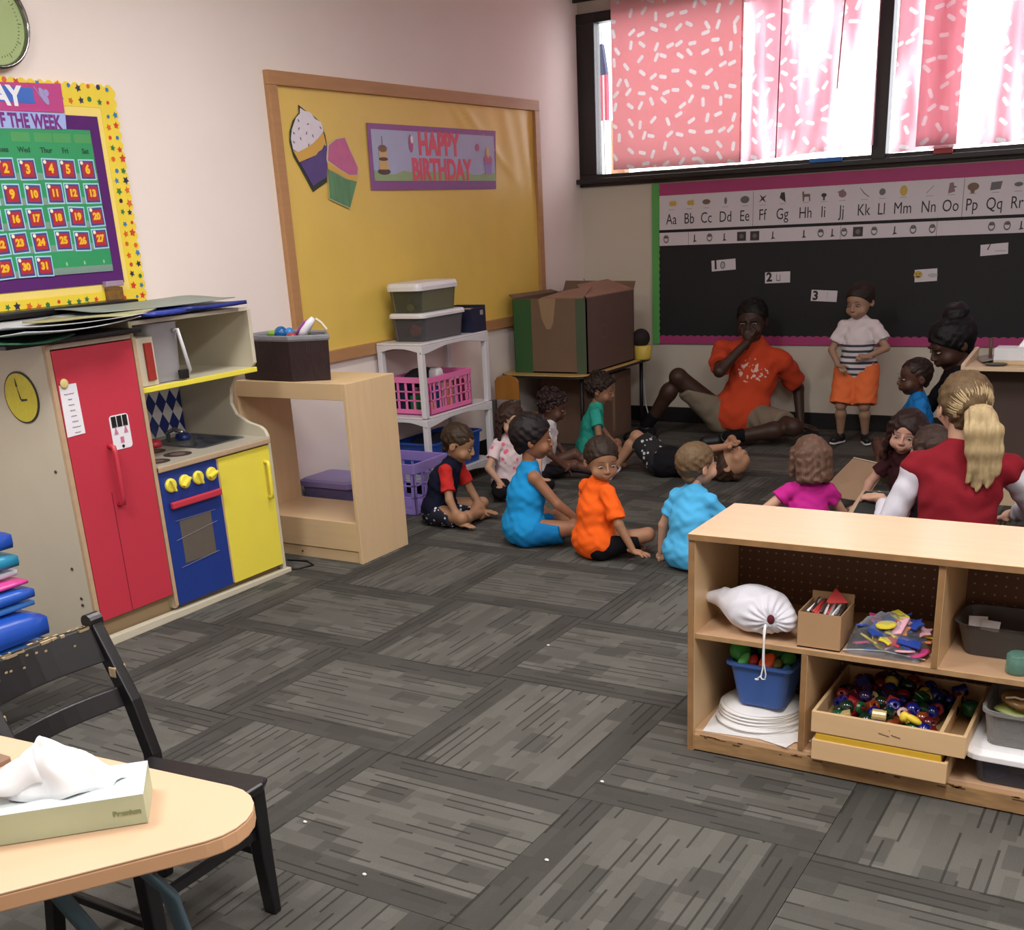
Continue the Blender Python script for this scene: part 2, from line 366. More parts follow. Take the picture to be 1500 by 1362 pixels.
fr_ = [c1(*p) for p in ((195, 140), (240, 170), (310, 190), (360, 260), (430, 300), (455, 400), (400, 470), (330, 540), (250, 590), (170, 630), (120, 600), (95, 480), (105, 380), (150, 250), (195, 200))]
wallpoly(LW, fr_[::-1], .0145, .002).build('frosting', whp, t)
wallpoly(LW, [c1(*p) for p in ((120, 610), (170, 630), (330, 545), (455, 410), (490, 560), (380, 660), (190, 740))][::-1], .0138, .0015).build('cake_band', ylc, t)
wallpoly(LW, [c1(*p) for p in ((195, 745), (250, 715), (280, 720), (330, 680), (370, 670), (400, 625), (440, 600), (465, 548), (495, 570), (495, 900), (345, 1000), (330, 990))][::-1], .0142, .002).build('wrapper', dpur, t)
m = MB()
for (x, y) in ((175, 280), (280, 320), (180, 370), (125, 420), (265, 420), (335, 450), (200, 480), (125, 520), (290, 550), (420, 360)): 
    u, z = c1(x, y); wp(LW, m, circ(.008, 6, .003), u, z, .0167, rot=x)
m.build('sprinkles', mat('sprinkle', '6d5684', .5), t)
t = thing('cupcake_cutout', 'paper cupcake cutout with pink frosting and green wrapper on yellow board', 'cutout', LW.p(*c1(740, 1250), .014))
wallpoly(LW, [c1(*p) for p in ((500, 545), (590, 480), (690, 460), (740, 580), (840, 800), (840, 900), (745, 1255), (515, 1150), (505, 800), (485, 700))][::-1], .0165, .0015).build('paper_base', mat('cut_edge', 'cfd0b4', .5), t)
wallpoly(LW, [c1(*p) for p in ((510, 555), (590, 490), (685, 470), (735, 590), (830, 800), (825, 880), (740, 880), (640, 820), (500, 720))][::-1], .0178, .002).build('frosting', mat('frosting_pink', 'cf6d9c', .5, var=.18, scale=18), t)
wallpoly(LW, [c1(*p) for p in ((498, 735), (640, 835), (740, 890), (835, 890), (815, 955), (720, 930), (500, 810))][::-1], .0184, .0015).build('cake_band', ylc, t)
wallpoly(LW, [c1(*p) for p in ((505, 820), (700, 930), (820, 955), (745, 1245), (520, 1140))][::-1], .0178, .002).build('wrapper', mat('wrapper_green', '5f9468', .5, var=.35, scale=9, stretch=(1, 3, .6)), t)
# ================================================================== CALENDAR BOARD
ex = mat('calendar_yellow', 'f5dd7a', .45, var=.03)
ua, ub, za, zb = 2.50, 3.372, 1.124, 1.964
cb = thing('calendar_board', 'yellow calendar bulletin board with star border beside the round wall clock', 'bulletin board', (XL, 2.95, za))
m = MB(); LW.rect(m, ua, za, ub-.02, zb-.02, 0, .02); m.build('board', ex, cb)
m = MB(); n = 26
P = []
def scallop(u, z, du, dz, n, amp, ou, oz):
    return [(u+du*i/n/3+ou*amp*math.sin(PI*(i % 3)/3)*1, z+dz*i/n/3+oz*amp*math.sin(PI*(i % 3)/3)) for i in range(n*3)]
P = scallop(ua, zb-.012, ub-ua-.012, 0, 22, .012, 0, 1) + scallop(ub-.012, zb-.012, 0, za-zb+.02, 22, .012, 1, 0)
P += [(ub-.085, za+.008), (ub-.085, zb-.085), (ua, zb-.085)]
LW.poly(m, P[::-1], .02, .0015)
P = scallop(ub-.012, za+.012, ua-ub+.012, 0, 22, .012, 0, -1) + [(ua, za+.085), (ub-.085, za+.085), (ub-.012, za+.085)]
LW.poly(m, P[::-1], .021, .0015); m.build('border_strip', mat('border_yellow', 'f3d843', .4), cb)
cols = [mat('print_'+c, h, .4) for c, h in (('red', 'd8402e'), ('green', '2f7d46'), ('blue', '2f7fc0'), ('navy', '2b3050'), ('orange', 'df6b28'))]
m = MB(); rr = random.Random(3)
def sprinkle_stars(u, z, w, h, n):
    for i in range(n):
        for k in range(2):
            s_ = rr.uniform(.011, .017); a, b = (u+w*(i+.5)/n, z+h*(k+.5)/2) if w > h else (u+w*(k+.5)/2, z+h*(i+.5)/n)
            wp(LW, m, star(5, s_, s_*.5) if rr.random() < .6 else circ(s_*.6, 8), a+rr.uniform(-.006, .006), b+rr.uniform(-.006, .006), .0228, .0008, rr.randrange(5), rr.uniform(0, 6))
sprinkle_stars(ua, zb-.085, ub-ua-.02, .09, 19); sprinkle_stars(ub-.08, za, .078, zb-za-.09, 19); sprinkle_stars(ua, za, ub-ua-.1, .08, 17)
m.build('printed_stars', cols, cb, kind='stuff')
dp = mat('purple_felt', '56186c', .8)
q = [LP(*p) for p in ((180, 412), (134, 171), (-90, 160), (-60, 440))]
m = MB(); LW.rect(m, 2.5, 1.238, 3.262, 1.847, .0205, .003); m.build('purple_felt', dp, cb)
# green pocket chart
gm = mat('chart_green', '2f9a62', .5, var=.05); gm2 = mat('chart_pocket', '55b38c', .2, var=.05)
gu0, gu1, gz0, gz1 = 2.5, 3.213, 1.295, 1.797
pc = thing('pocket_chart', 'green fabric calendar pocket chart hanging over the purple felt', 'pocket chart', LW.p(2.87, gz0, .024))
m = MB(); LW.rect(m, gu0, gz0, gu1, gz1, .024, .003); m.build('fabric_panel', gm, pc)
cw, ch = .0935, .0815
colu = [3.174, 3.081, 2.997, 2.9, 2.81, 2.72]; rowz = [1.657, 1.572, 1.487, 1.405, 1.322]
gr_ = [LP(*p) for p in ((122, 248), (137, 318), (145, 385))]
m = MB()
for z in rowz: LW.rect(m, gu0, z-.037, gu1-.002, z-.012, .0272, .0008)
m.build('clear_pocket_strip', clear('pocket_vinyl', 'cfe8e0', .25, .1), pc)
m = MB()
for k, w_ in enumerate(('Sat', 'Fri', 'Thur', 'Wed', 'Tues', 'Mon')): put_text(m, w_, .026, LW.p(colu[k], 1.722, .0275), (0, 1, 0), (0, 0, 1), .0006, .0004)
m.build('lettering', mat('chart_print_dark', '1b4b33', .5), pc)
m = MB()
for k in range(1, 5): LW.rect(m, colu[k-1]-.045, 1.75, colu[k-1]+.035, 1.782, .0272, .0004)
m.build('chart_header_boxes', mat('chart_header', '4fa05e', .5), pc)
m = MB()
for k in (0, 1, 2): put_text(m, '8', .018, LW.p(colu[k], rowz[4], .0275), (0, 1, 0), (0, 0, 1))
m.build('printed_digits', mat('chart_print_light', 'b8e0b8', .5), pc)
cred, cyel, cblu, ctq = mat('card_red', 'b52f3c', .35), mat('card_yellow', 'f4c22c', .35), mat('card_navy', '4a4a8c', .35), mat('card_edge', 'a8dcea', .3)
cwht = mat('card_dot', 'fff4d8', .4)
NW = 'zero one two three four five six seven eight nine ten eleven twelve thirteen fourteen fifteen sixteen seventeen eighteen nineteen twenty'.split(); NW += ['twenty-'+q for q in NW[1:10]]+['thirty', 'thirty-one']
for r in range(5):
    for k in range(6):
        num = 7*r+6-k
        if num < 1 or num > 31: continue
        u, z = colu[k]+rr.uniform(-.006, .006), rowz[r]+rr.uniform(-.003, .003); a = rr.uniform(-.05, .05)
        t = thing('number_card', f'red calendar card printed {NW[num]} in the green pocket chart', 'card', LW.p(u, z-.036, .028), group='calendar number cards')
        for nm, w_, h_, o_, mm in (('card_sheet', .074, .074, .0275, ctq), ('printed_blue_frame', .064, .064, .0285, cblu), ('printed_red_panel', .05, .05, .0291, cred)):
            m = MB(); wp(LW, m, [(-w_/2, -h_/2), (w_/2, -h_/2), (w_/2, h_/2), (-w_/2, h_/2)], u, z, o_, .0008, rot=a); m.build(nm, mm, t)
        m = MB(); put_text(m, str(num), .042 if num < 10 else .034, LW.p(u, z, .0301), (0, 1, 0), (0, 0, 1), .0022, .0003); m.build('printed_number', cyel, t)
        m = MB(); wp(LW, m, circ(.007, 8), u-.024, z+.024, .0301, .0006); m.build('printed_dot', cwht, t)
# header signs
sg = thing('header_sign', 'magenta heading sign with white letters above green calendar chart', 'sign', LW.p(2.9, 1.86, .024))
m = MB(); LW.poly(m, [LP(-90, 160), LP(88, 166), LP(82, 124), LP(-90, 118)], .0245, .002); m.build('sign_sheet', mat('sign_magenta', 'c0468a', .4), sg)
qa = LP(45, 158); qb = LP(40, 128); m = MB(); LW.rect(m, 2.6, qa[1]+.012, LP(43, 145)[0], qb[1]-.005, .0268, .001); m.build('printed_blue_block', mat('sign_blue', '3f6fc8', .4), sg)
m = MB(); tu = LP(18, 143); put_text(m, 'TODAY', .088, LW.p(tu[0]-.135, tu[1], .0282), (0, 1, 0), (0, 0, 1), .004, .0004); m.build('lettering', mat('sign_white', 'f2f2fa', .4), sg)
m = MB(); a = LP(57, 142); wp(LW, m, circ(.014, 10, .032), a[0], a[1], .0268, rot=.5); wp(LW, m, circ(.012, 10), a[0]+.012, a[1]+.012, .0275); wp(LW, m, [(0, 0), (.004, 0), (-.03, .05), (-.034, .05)], a[0]-.005, a[1]-.02, .0268)
m.build('printed_figure', mat('sign_lilac', 'a59ad0', .4), sg)
sg = thing('header_sign', 'pale blue sign with purple words about the week under magenta sign', 'sign', LW.p(2.9, 1.8, .026))
m = MB(); LW.poly(m, [LP(-90, 188), LP(90, 190), LP(88, 167), LP(-90, 160)], .027, .002); m.build('sign_sheet', mat('sign_pale_blue', 'a3b8ec', .4), sg)
m = MB(); a = LP(32, 179); put_text(m, 'DAY OF THE WEEK', .052, LW.p(a[0]-.055, a[1], .0294), (0, 1, 0), (0, 0, 1), .002, .0003, .9, 1.25); m.build('lettering', mat('sign_purple_text', '7a2f86', .4), sg)
# small frame leaning at the corner + shelf of the calendar board
a = LP(163, 440)
t = thing('small_plaque', 'small brown and clear plastic holder fixed at calendar board corner', 'holder', (XL+.03, a[0], a[1]-.04))
m = MB(); m.box((XL+.022, a[0]-.045, a[1]-.05), (XL+.04, a[0]+.035, a[1]+.05)); m.build('holder_body', clear('holder_brown', 'a07848', .5), t, bevel=.003)
m = MB(); m.box((XL+.022, a[0]-.05, a[1]+.055), (XL+.045, a[0]+.04, a[1]+.075)); m.build('holder_lip', clear('holder_clear', 'd8c0d8', .5), t, bevel=.003)
# round wall clock
a = (2.86, 2.135)
ck = thing('wall_clock', 'round wall clock with pale green face and chrome rim', 'clock', LW.p(a[0], a[1]-.155, 0))
RX = Matrix.Rotation(PI/2, 3, 'Y')
m = MB(); m.lathe([(.15, 0), (.155, .012), (.155, .035), (.148, .045), (.141, .04), (.139, .03)], LW.p(*a, 0), 40, RX, close=False); m.build('rim', mat('chrome_rim', '9a9a9a', .15, 1), ck, smooth=True)
m = MB(); m.lathe([(.1405, .018), (.1405, .026)], LW.p(*a, 0), 40, RX); m.build('clock_face', mat('clock_green', 'a9bd84', .3, var=.03), ck)
m = MB()
for k in range(60):
    th = 2*PI*k/60; l = .016 if k % 5 == 0 else .006
    wp(LW, m, [(-.001, .112), (.001, .112), (.001, .112+l), (-.001, .112+l)], a[0], a[1], .026, .0008, rot=th)
m.build('minute_marks', mat('clock_ink', '333322', .5), ck)
for L_, w_, th in ((.075, .005, 1.1), (.105, .0035, 2.9)):
    m = MB(); wp(LW, m, [(-w_, -.015), (w_, -.015), (w_*.4, L_), (-w_*.4, L_)], a[0], a[1], .029, .001, rot=th); m.build('hand', blk, ck)
# ================================================================== ALPHABET BOARD ON THE BACK WALL
ab = thing('black_bulletin_board', 'black bulletin board with pink scalloped border below the window', 'bulletin board', (-1, YB, .53))
bu0, bu1, bz0, bz1 = -3.268, 1.3, .537, 1.565
m = MB(); BW.rect(m, bu0, bz0, bu1, bz1, .001, .012); m.build('board', mat('board_black', '1c1b20', .7, var=.15), ab)
pk = mat('border_pink', 'b03d78', .55); gg = mat('border_green', '5fae5c', .55)
def sc_strip(ua, ub, zbase, ztip, n, sgn):
    P = [(ua, zbase), (ub, zbase)]; Q = []
    for i in range(n*4+1):
        Q.append((ub+(ua-ub)*i/(n*4), ztip+sgn*.009*abs(math.sin(PI*i/4))))
    R = P+Q; return R if sgn > 0 else R[::-1]
m = MB(); m.V = []; BW.poly(m, sc_strip(bu0, bu1, bz0, bz0+.05, 90, 1), .0135, .002); m.build('bottom_border', pk, ab)
m = MB(); BW.poly(m, sc_strip(bu0, bu1, bz1, bz1-.072, 90, -1), .0135, .002); m.build('top_border', pk, ab)
P = [(bu0-.003, bz0), (bu0-.003, bz1)] + [(bu0+.047+.006*abs(math.sin(PI*i/4)), bz1-(bz1-bz0)*i/96) for i in range(97)]
m = MB(); BW.poly(m, P[::-1], .016, .002); m.build('side_border', gg, ab)
# alphabet strip
strip_w = mat('strip_paper', 'd9d3dc', .5, var=.02)
st = thing('alphabet_strip', 'long white alphabet strip with letters and small pictures on black board', 'alphabet strip', (-1, YB-.02, 1.23))
za_, zb_ = BP(969, 337)[1], BP(968, 287)[1]
ends = [BP(x, 300)[0] for x in (969, 1105, 1413)] + [-.3]; ends = [bu0+.05, -2.57, -1.304, -.03, 1.25]
for i in range(4):
    m = MB(); BW.rect(m, ends[i]+.001, za_, ends[i+1]-.001, zb_, .016, .0015); m.build('card', strip_w, st, bevel=.0008)
px_ = [(985, 'Aa'), (1011, 'Bb'), (1036, 'Cc'), (1064, 'Dd'), (1092, 'Ee'), (1118, 'Ff'), (1147, 'Gg'), (1181, 'Hh'), (1207, 'Ii'), (1234, 'Jj'), (1266, 'Kk'), (1292, 'Ll'), (1323, 'Mm'), (1361, 'Nn'), (1393, 'Oo'), (1424, 'Pp'), (1457, 'Qq'), (1490, 'Rr')]
ink = mat('letter_ink', '262228', .5); m = MB(); lu = []
for x, s_ in px_:
    u = BP(x, 322-(x-985)*.043)[0]; lu.append(u); put_text(m, s_, .082, BW.p(u, za_+.062, .0178), (1, 0, 0), (0, 0, 1), 0, .0003, .85, 1.15)
for i, s_ in enumerate(('Ss', 'Tt', 'Uu', 'Vv', 'Ww', 'Xx', 'Yy', 'Zz')): put_text(m, s_, .082, BW.p(lu[-1]+.14*(i+1), za_+.062, .0178), (1, 0, 0), (0, 0, 1), 0, .0003, .85, 1.15)
m.build('lettering', ink, st)
pics = [mat('pic_'+k, h, .5) for k, h in (('yellow', 'c9a94a'), ('brown', '7b6250'), ('grey', '6d6a70'), ('dark', '3a3236'), ('mauve', '8c7078'))]
m = MB(); zp = zb_-.052; s5 = .03
shapes = [(0, [star(5, .02, .012), circ(.016)]), (0, [circ(.015), circ(.012, 8, .02)]), (1, [circ(.028, 12, .016)]), (2, [circ(.01, 8, .022)]), (2, [circ(.03, 14, .022)]), (3, [star(4, .034, .008, .7)]), (3, [[(-.01, .03), (.012, .03), (.02, -.03), (-.02, 0)]]),
          (1, [[(-.025, .025), (-.015, .03), (-.012, .012), (.025, .012), (.027, -.03), (.02, -.03), (.018, -.004), (-.01, -.004), (-.012, -.03), (-.02, -.03)]]), (3, [circ(.017, 10, .012), [(-.004, -.03), (.006, -.03), (.006, 0), (-.004, 0)]]), (4, [circ(.024, 10, .02), [(-.035, .012), (0, 0), (.01, .03)]]),
          (2, [[(-.03, .03), (-.026, .03), (0, 0), (.03, -.022), (.028, -.026), (-.004, -.004)]]), (2, [circ(.019)]), (0, [circ(.022, 12, .03)]), (2, [[(-.02, -.02), (.02, .02), (.022, .018), (-.018, -.022)]]), (4, [[(-.02, -.03), (.02, -.02), (.012, -.002), (.03, .006), (.01, .012), (.008, .03), (-.014, .028)]]),
          (1, [circ(.032, 14, .022), [(-.012, -.035), (.008, -.035), (.012, 0), (-.016, 0)]]), (2, [[(-.03, -.025), (.026, -.02), (.034, .022), (-.026, .018)]]), (2, [circ(.024, 10, .012)])]
for (mi, L_), u in zip(shapes, lu):
    m = MB()
    for j, P in enumerate(L_): wp(BW, m, P, u+(j*.022 if len(L_) > 1 and mi == 0 else 0), zp, .0178+.0006*j, .0005, mi)
    m.build('printed_picture', pics, st)
m = MB()
for u in lu: wp(BW, m, [(-.02, 0), (.02, 0), (.02, .002), (-.02, .002)], u, zb_-.09, .0178, .0003, 2)
m.build('printed_captions', pics, st, kind='stuff')
# sign-language strip below
s2 = thing('picture_strip', 'narrow white strip of small grey hand drawings under alphabet strip', 'picture strip', (-1, YB-.02, 1.13))
zc_, zd_ = BP(971, 360)[1], BP(971, 341)[1]
e2 = [bu0+.05, -3.01, -2.006, -1.438, 1.25]
for i in range(4): m = MB(); BW.rect(m, e2[i]+.001, zc_, e2[i+1]-.001, zd_, .016, .0015); m.build('card', strip_w, s2, bevel=.0008)
m = MB(); r2 = random.Random(11); u = bu0+.1
while u < 1.2:
    k = r2.random(); z = (zc_+zd_)/2; 
    if k < .12: wp(BW, m, [(-.03, -.028), (.03, -.028), (.03, .028), (-.03, .028)], u, z, .0178, .0004, 3); wp(BW, m, circ(.015, 8), u, z, .0184, .0004, 2)
    elif k < .5: 
        wp(BW, m, circ(.02, 10, .026), u, z, .0178, .0004, 2); wp(BW, m, circ(.014, 10, .019), u, z+.002, .0184, .0004, 5)
        for q in range(3): wp(BW, m, [(-.003, 0), (.003, 0), (.003, .02), (-.003, .02)], u-.008+q*.008, z+.004, .0184, .0004, 2)
    elif k < .8: wp(BW, m, [(-.012, -.025), (.018, -.02), (.004, -.012), (.004, .024), (-.003, .02), (-.004, -.014)], u, z, .0178, .0004, 3)
    u += r2.uniform(.07, .13)
m.build('printed_pictures', pics+[strip_w], s2, kind='stuff')
# number and picture cards
def numcard(c, txt, lab, rot=0, w=.165, h=.068, pic=2):
    u, z = BP(*c); t = thing('wall_card', lab, 'card', BW.p(u, z-h/2, .013), group='cards on the black board')
    m = MB(); wp(BW, m, [(-w/2, -h/2), (w/2, -h/2), (w/2, h/2), (-w/2, h/2)], u, z, .0135, .0015, rot=rot); m.build('card_sheet', strip_w, t)
    if txt:
        m = MB(); put_text(m, txt, .075, BW.p(u-w/2+.028, z, .0155), (math.cos(rot), 0, math.sin(rot)), (-math.sin(rot), 0, math.cos(rot)), .003, .0003); m.build('printed_number', ink, t)
    m = MB()
    if pic == 0: wp(BW, m, circ(.026, 14, .022), u-.045, z+.004, .0155, .0005, 0); wp(BW, m, circ(.004, 6), u-.054, z+.01, .0162, .0004, 3); wp(BW, m, circ(.004, 6), u-.036, z+.01, .0162, .0004, 3); wp(BW, m, circ(.014, 8, .004), u-.045, z-.006, .0162, .0004, 3); wp(BW, m, circ(.03, 8, .012), u+.04, z, .0155, .0004, 5)
    elif pic == 1: wp(BW, m, [(-.02, -.012), (-.006, .02), (0, .02), (-.012, -.012)], u-.02, z+.01, .0155, .0005, 3); wp(BW, m, [(-.03, 0), (.03, 0), (.03, .006), (-.03, .006)], u+.035, z-.012, .0155, .0004, 5)
    elif pic == 3: wp(BW, m, [(-.012, -.022), (.014, -.022), (.014, .018), (.01, .018), (.01, -.016), (-.008, -.016), (-.008, .022), (-.012, .022)], u+.005, z, .0155, .0005, 2)
    elif pic == 4: wp(BW, m, [(-.012, -.022), (-.009, -.022), (-.006, .022), (-.01, .022)], u+.03, z, .0155, .0005, 5)
    else: wp(BW, m, circ(.018, 10, .024), u-.005, z, .0155, .0005, 2); wp(BW, m, circ(.012, 8, .017), u-.005, z, .0162, .0004, 5)
    m.build('printed_picture', pics[:5]+[mat('pic_pale', 'b9b6bd', .5)], t)
numcard((1061, 388), '1', 'white card with a bold number one on the black board', .06, pic=2)
numcard((1140, 406), '2', 'white card with a bold number two on the black board', .02, pic=3)
numcard((1208, 433), '3', 'white card with a bold number three on the black board', -.05, pic=4)
numcard((1357, 403), '', 'white card with a yellow smiling face on the black board', .05, .13, .072, pic=0)
numcard((1457, 365), '', 'white card with a tiny black mark, nearest the alphabet strip', .06, .15, .062, pic=1)
# ================================================================== CURTAINS, FLAG, THINGS ON THE SILL
def curtain_mat(name, col, tfac, clearf, bands=False):
    m, N = newmat(name); t = N.t; c = lin(col)
    tc = N.n('ShaderNodeTexCoord'); sp = N.n('ShaderNodeSeparateXYZ'); N.l(tc.outputs['Object'], sp.inputs[0]); cb_ = N.n('ShaderNodeCombineXYZ')
    sc = 11.5
    N.l(N.math('MULTIPLY', sp.outputs[0], sc), cb_.inputs[0]); N.l(N.math('MULTIPLY', sp.outputs[2], sc), cb_.inputs[1])
    vo = N.n('ShaderNodeTexVoronoi', i_Scale=1.0, i_Randomness=.62); vo.voronoi_dimensions = '2D'; N.l(cb_.outputs[0], vo.inputs['Vector'])
    df = N.n('ShaderNodeVectorMath', operation='SUBTRACT'); N.l(cb_.outputs[0], df.inputs[0]); N.l(vo.outputs['Position'], df.inputs[1])
    se = N.n('ShaderNodeSeparateColor'); N.l(vo.outputs['Color'], se.inputs[0])
    ro = N.n('ShaderNodeVectorRotate', rotation_type='Z_AXIS'); N.l(df.outputs[0], ro.inputs['Vector']); N.l(N.math('MULTIPLY', se.outputs[0], 6.28), ro.inputs['Angle'])
    s2_ = N.n('ShaderNodeSeparateXYZ'); N.l(ro.outputs[0], s2_.inputs[0])
    ax = N.math('MAXIMUM', N.math('SUBTRACT', N.math('ABSOLUTE', s2_.outputs[0]), .19), 0.0)
    d = N.math('SQRT', N.math('ADD', N.math('MULTIPLY', ax, ax), N.math('MULTIPLY', s2_.outputs[1], s2_.outputs[1])))
    sp_ = N.math('LESS_THAN', d, .125)
    colr = N.mix(sp_, c, (.95, .93, .93))
    df_ = N.n('ShaderNodeBsdfDiffuse'); tl = N.n('ShaderNodeBsdfTranslucent'); tr = N.n('ShaderNodeBsdfTransparent')
    N.l(colr, df_.inputs[0]); N.l(colr, tl.inputs[0]); tr.inputs[0].default_value = (1, .93, .94, 1)
    m1 = N.n('ShaderNodeMixShader'); m1.inputs[0].default_value = tfac; N.l(df_.outputs[0], m1.inputs[1]); N.l(tl.outputs[0], m1.inputs[2])
    m2 = N.n('ShaderNodeMixShader'); m2.inputs[0].default_value = clearf; N.l(m1.outputs[0], m2.inputs[1]); N.l(tr.outputs[0], m2.inputs[2])
    if bands:
        bmp = N.n('ShaderNodeMapping'); bmp.inputs['Scale'].default_value = (5, 1, .9); N.l(tc.outputs['Object'], bmp.inputs[0]); bn = N.n('ShaderNodeTexNoise', i_Scale=1.0, i_Detail=2.0); N.l(bmp.outputs[0], bn.inputs['Vector'])
        bf = N.math('MULTIPLY', N.math('MAXIMUM', N.math('SUBTRACT', bn.outputs['Fac'], .42), 0.0), 3.2); N.l(N.math('MINIMUM', N.math('ADD', bf, clearf), .8), m2.inputs[0])
    N.l(m2.outputs[0], t.nodes['Material Output'].inputs[0]); return m
def curtain(nm, x0, x1, zb0, zb1, mt, lab, par=None, amp=.018, fr_=38, off=.10, ztop=2.68, n=120, name='curtain'):
    V = []; F = []; nz = 14
    for j in range(nz+1):
        for i in range(n+1):
            s = i/n; x = x0+(x1-x0)*s; zb = zb0+(zb1-zb0)*s; t = j/nz; z = zb+(ztop-zb)*t
            y = YB-off-amp*math.sin(x*fr_+1.3*math.sin(x*7))*(.6+.4*t)-amp*.4*math.sin(x*fr_*2.3+t*2)
            V.append((x, y, z))
    for j in range(nz):
        for i in range(n): a = j*(n+1)+i; F.append((a, a+1, a+n+2, a+n+1))
    m = MB(); m.add(V, F); o = m.build(name, mt, par, smooth=True, solid=.0015); 
    if lab: setp(o, lab, 'curtain')
    return o
cur_thick = curtain_mat('curtain_salmon', 'fbcdd0', .46, .0); cur_sheer = curtain_mat('curtain_sheer', 'f6c6d0', .6, .10, True); cur_mid = curtain_mat('curtain_pink', 'f8ccd4', .62, .05)
Ym = YB-.10
xa, xb, xc = Yp(898, 200, Ym).x, Yp(1086, 200, Ym).x, Yp(1286, 100, Ym).x
za1, zb1, zc1 = Yp(898, 249, Ym).z, Yp(1086, 238, Ym).z, Yp(1286, 212, Ym).z
curtain('c', xa, xb, za1, zb1, cur_thick, 'opaque salmon curtain with white sprinkle print at left window', amp=.004, fr_=14)
cur2 = curtain('c', xb-.01, xc, zb1, zc1, cur_sheer, 'pale sheer pink curtain in bright folds left of black mullion', amp=.016, fr_=30)
xd, xe, xf = Yp(1312, 100, Ym).x, Yp(1352, 100, Ym).x, Yp(1412, 100, Ym).x
zd1 = Yp(1330, 222, Ym).z
curtain('c', xd, 0.12, zd1, zd1+.03, cur_sheer, 'pale sheer pink curtain washed out by daylight right of mullion', amp=.016, fr_=30)
curtain('c', xe, xf, zd1+.02, zd1+.02, cur_mid, 'narrow pink curtain strip hanging over the right window', amp=.008, fr_=40, off=.145)
curtain('c', .2, 1.85, zd1+.03, zd1+.03, cur_sheer, 'sheer pink curtain at the far right window, outside the photograph', amp=.016, fr_=30)
rod = bx((XL+.02, Ym-.012, 2.675), (1.9, Ym+.012, 2.70)).build('curtain_rod', blk, bevel=.004); setp(rod, 'long black curtain rod above the window curtains', 'curtain rod')
# dark seams where curtain lengths meet
for x0_, y0_, x1_, y1_ in ((1146, 0, 1136, 232), (1238, 0, 1226, 130)):
    a = Yp(x0_, y0_, Ym-.035); b = Yp(x1_, y1_, Ym-.035); 
    MB().tube([(a.x, a.y, 2.66), a, b], .004, 6).build('curtain_seam', mat('cord_pink', 'b86070', .7), cur2)
# flag outside
fx, fy_ = 0, YB+.25
a, b = Yp(881, 65, fy_), Yp(884, 172, fy_)
t = thing('flag', 'furled red white and blue flag hanging outside left window gap', 'flag', (a.x, fy_, 0))
MB().tube([(a.x, fy_, a.z+.08), (a.x+.01, fy_, b.z-.35), (a.x+.01, fy_, 0)], .008, 8).build('pole', mat('flag_pole', 'c8c8c8', .3, .6), t)
m = MB()
for k, (mi, z0_, z1_, w0, w1) in enumerate(((0, 0, .42, .006, .035),)):
    for i in range(6):
        za2 = a.z-(a.z-b.z)*.42*i/6; zb2 = a.z-(a.z-b.z)*.42*(i+1)/6; w = .012+.03*i/6; w2 = .012+.03*(i+1)/6
        m.mi = 0; m.loft([[(a.x-w2, fy_-.02, zb2), (a.x+w2, fy_-.02, zb2), (a.x+w2, fy_+.02, zb2), (a.x-w2, fy_+.02, zb2)], [(a.x-w, fy_-.02, za2), (a.x+w, fy_-.02, za2), (a.x+w, fy_+.02, za2), (a.x-w, fy_+.02, za2)]])
    zt = a.z-(a.z-b.z)*.42
    for i in range(5):
        m.mi = 1 if i % 2 == 0 else 2; x_ = a.x-.042+.017*i
        m.box((x_, fy_-.02+.004*(i % 2), b.z-.02), (x_+.016, fy_+.02, zt))
m.build('flag_cloth', [mat('flag_navy', '2a2f52', .8), mat('flag_red', 'd0405a', .8), mat('flag_white', 'f0eef0', .8)], t)
t = thing('porch_post', 'white painted porch post standing outside the left window gap', 'post', (Yp(880, 220, YB+.6).x, YB+.6, 0))
x_ = Yp(880, 220, YB+.6).x; bx((x_-.035, YB+.58, 0), (x_+.0, YB+.66, 2.7)).build('shaft', mat('post_white', 'e8e4ea', .6), t); bx((x_-.045, YB+.57, 1.7), (x_+.01, YB+.67, 1.76)).build('trim', mat('post_white', 'e8e4ea', .6), t)
x_ = Yp(897, 220, YB+.5).x
o = bx((x_-.045, YB+.57, 0), (x_+.06, YB+.65, 2.02)).build('wooden_post', mat('post_tan', '9c7656', .8)); setp(o, 'tan wooden post outside beside the salmon curtain', 'post')
x0_, x1_ = Yp(895, 255, YB+.5).x, Yp(1080, 245, YB+.5).x
t = thing('brick_ledge', 'low brown brick ledge outside below the salmon curtain', 'ledge', ((x0_+x1_)/2, YB+.5, 0))
zt = Yp(1000, 244, YB+.5).z
n = 9
for i in range(n):
    xx = x0_+(x1_-x0_)*i/n; o = bx((xx+.004, YB+.45, zt-.11), (xx+(x1_-x0_)/n-.004, YB+.55, zt-.012 - (.02 if i % 3 == 1 else 0))).build('brick', mat('ledge_brick', 'a0583f', .9, var=.2), t, bevel=.003)
bx((x0_, YB+.44, 0), (x1_, YB+.56, zt-.115)).build('ledge_base', mat('ledge_base_mat', 'b59a84', .9), t)
ys = YB-.066
a, b = Yp(1186, 241, ys), Yp(1233, 239, ys)
o = bx((a.x, ys-.016, WZ0+.051), (b.x, ys+.016, WZ0+.075)).build('blue_marker_box', mat('sill_blue', '2f74c8', .5), bevel=.003); setp(o, 'flat blue case lying on the black window sill', 'case')
a, b = Yp(1368, 220, ys), Yp(1396, 217, ys)
t = thing('small_red_box', 'small red and white box standing on the window sill right of mullion', 'box', ((a.x+b.x)/2, ys, WZ0+.051))
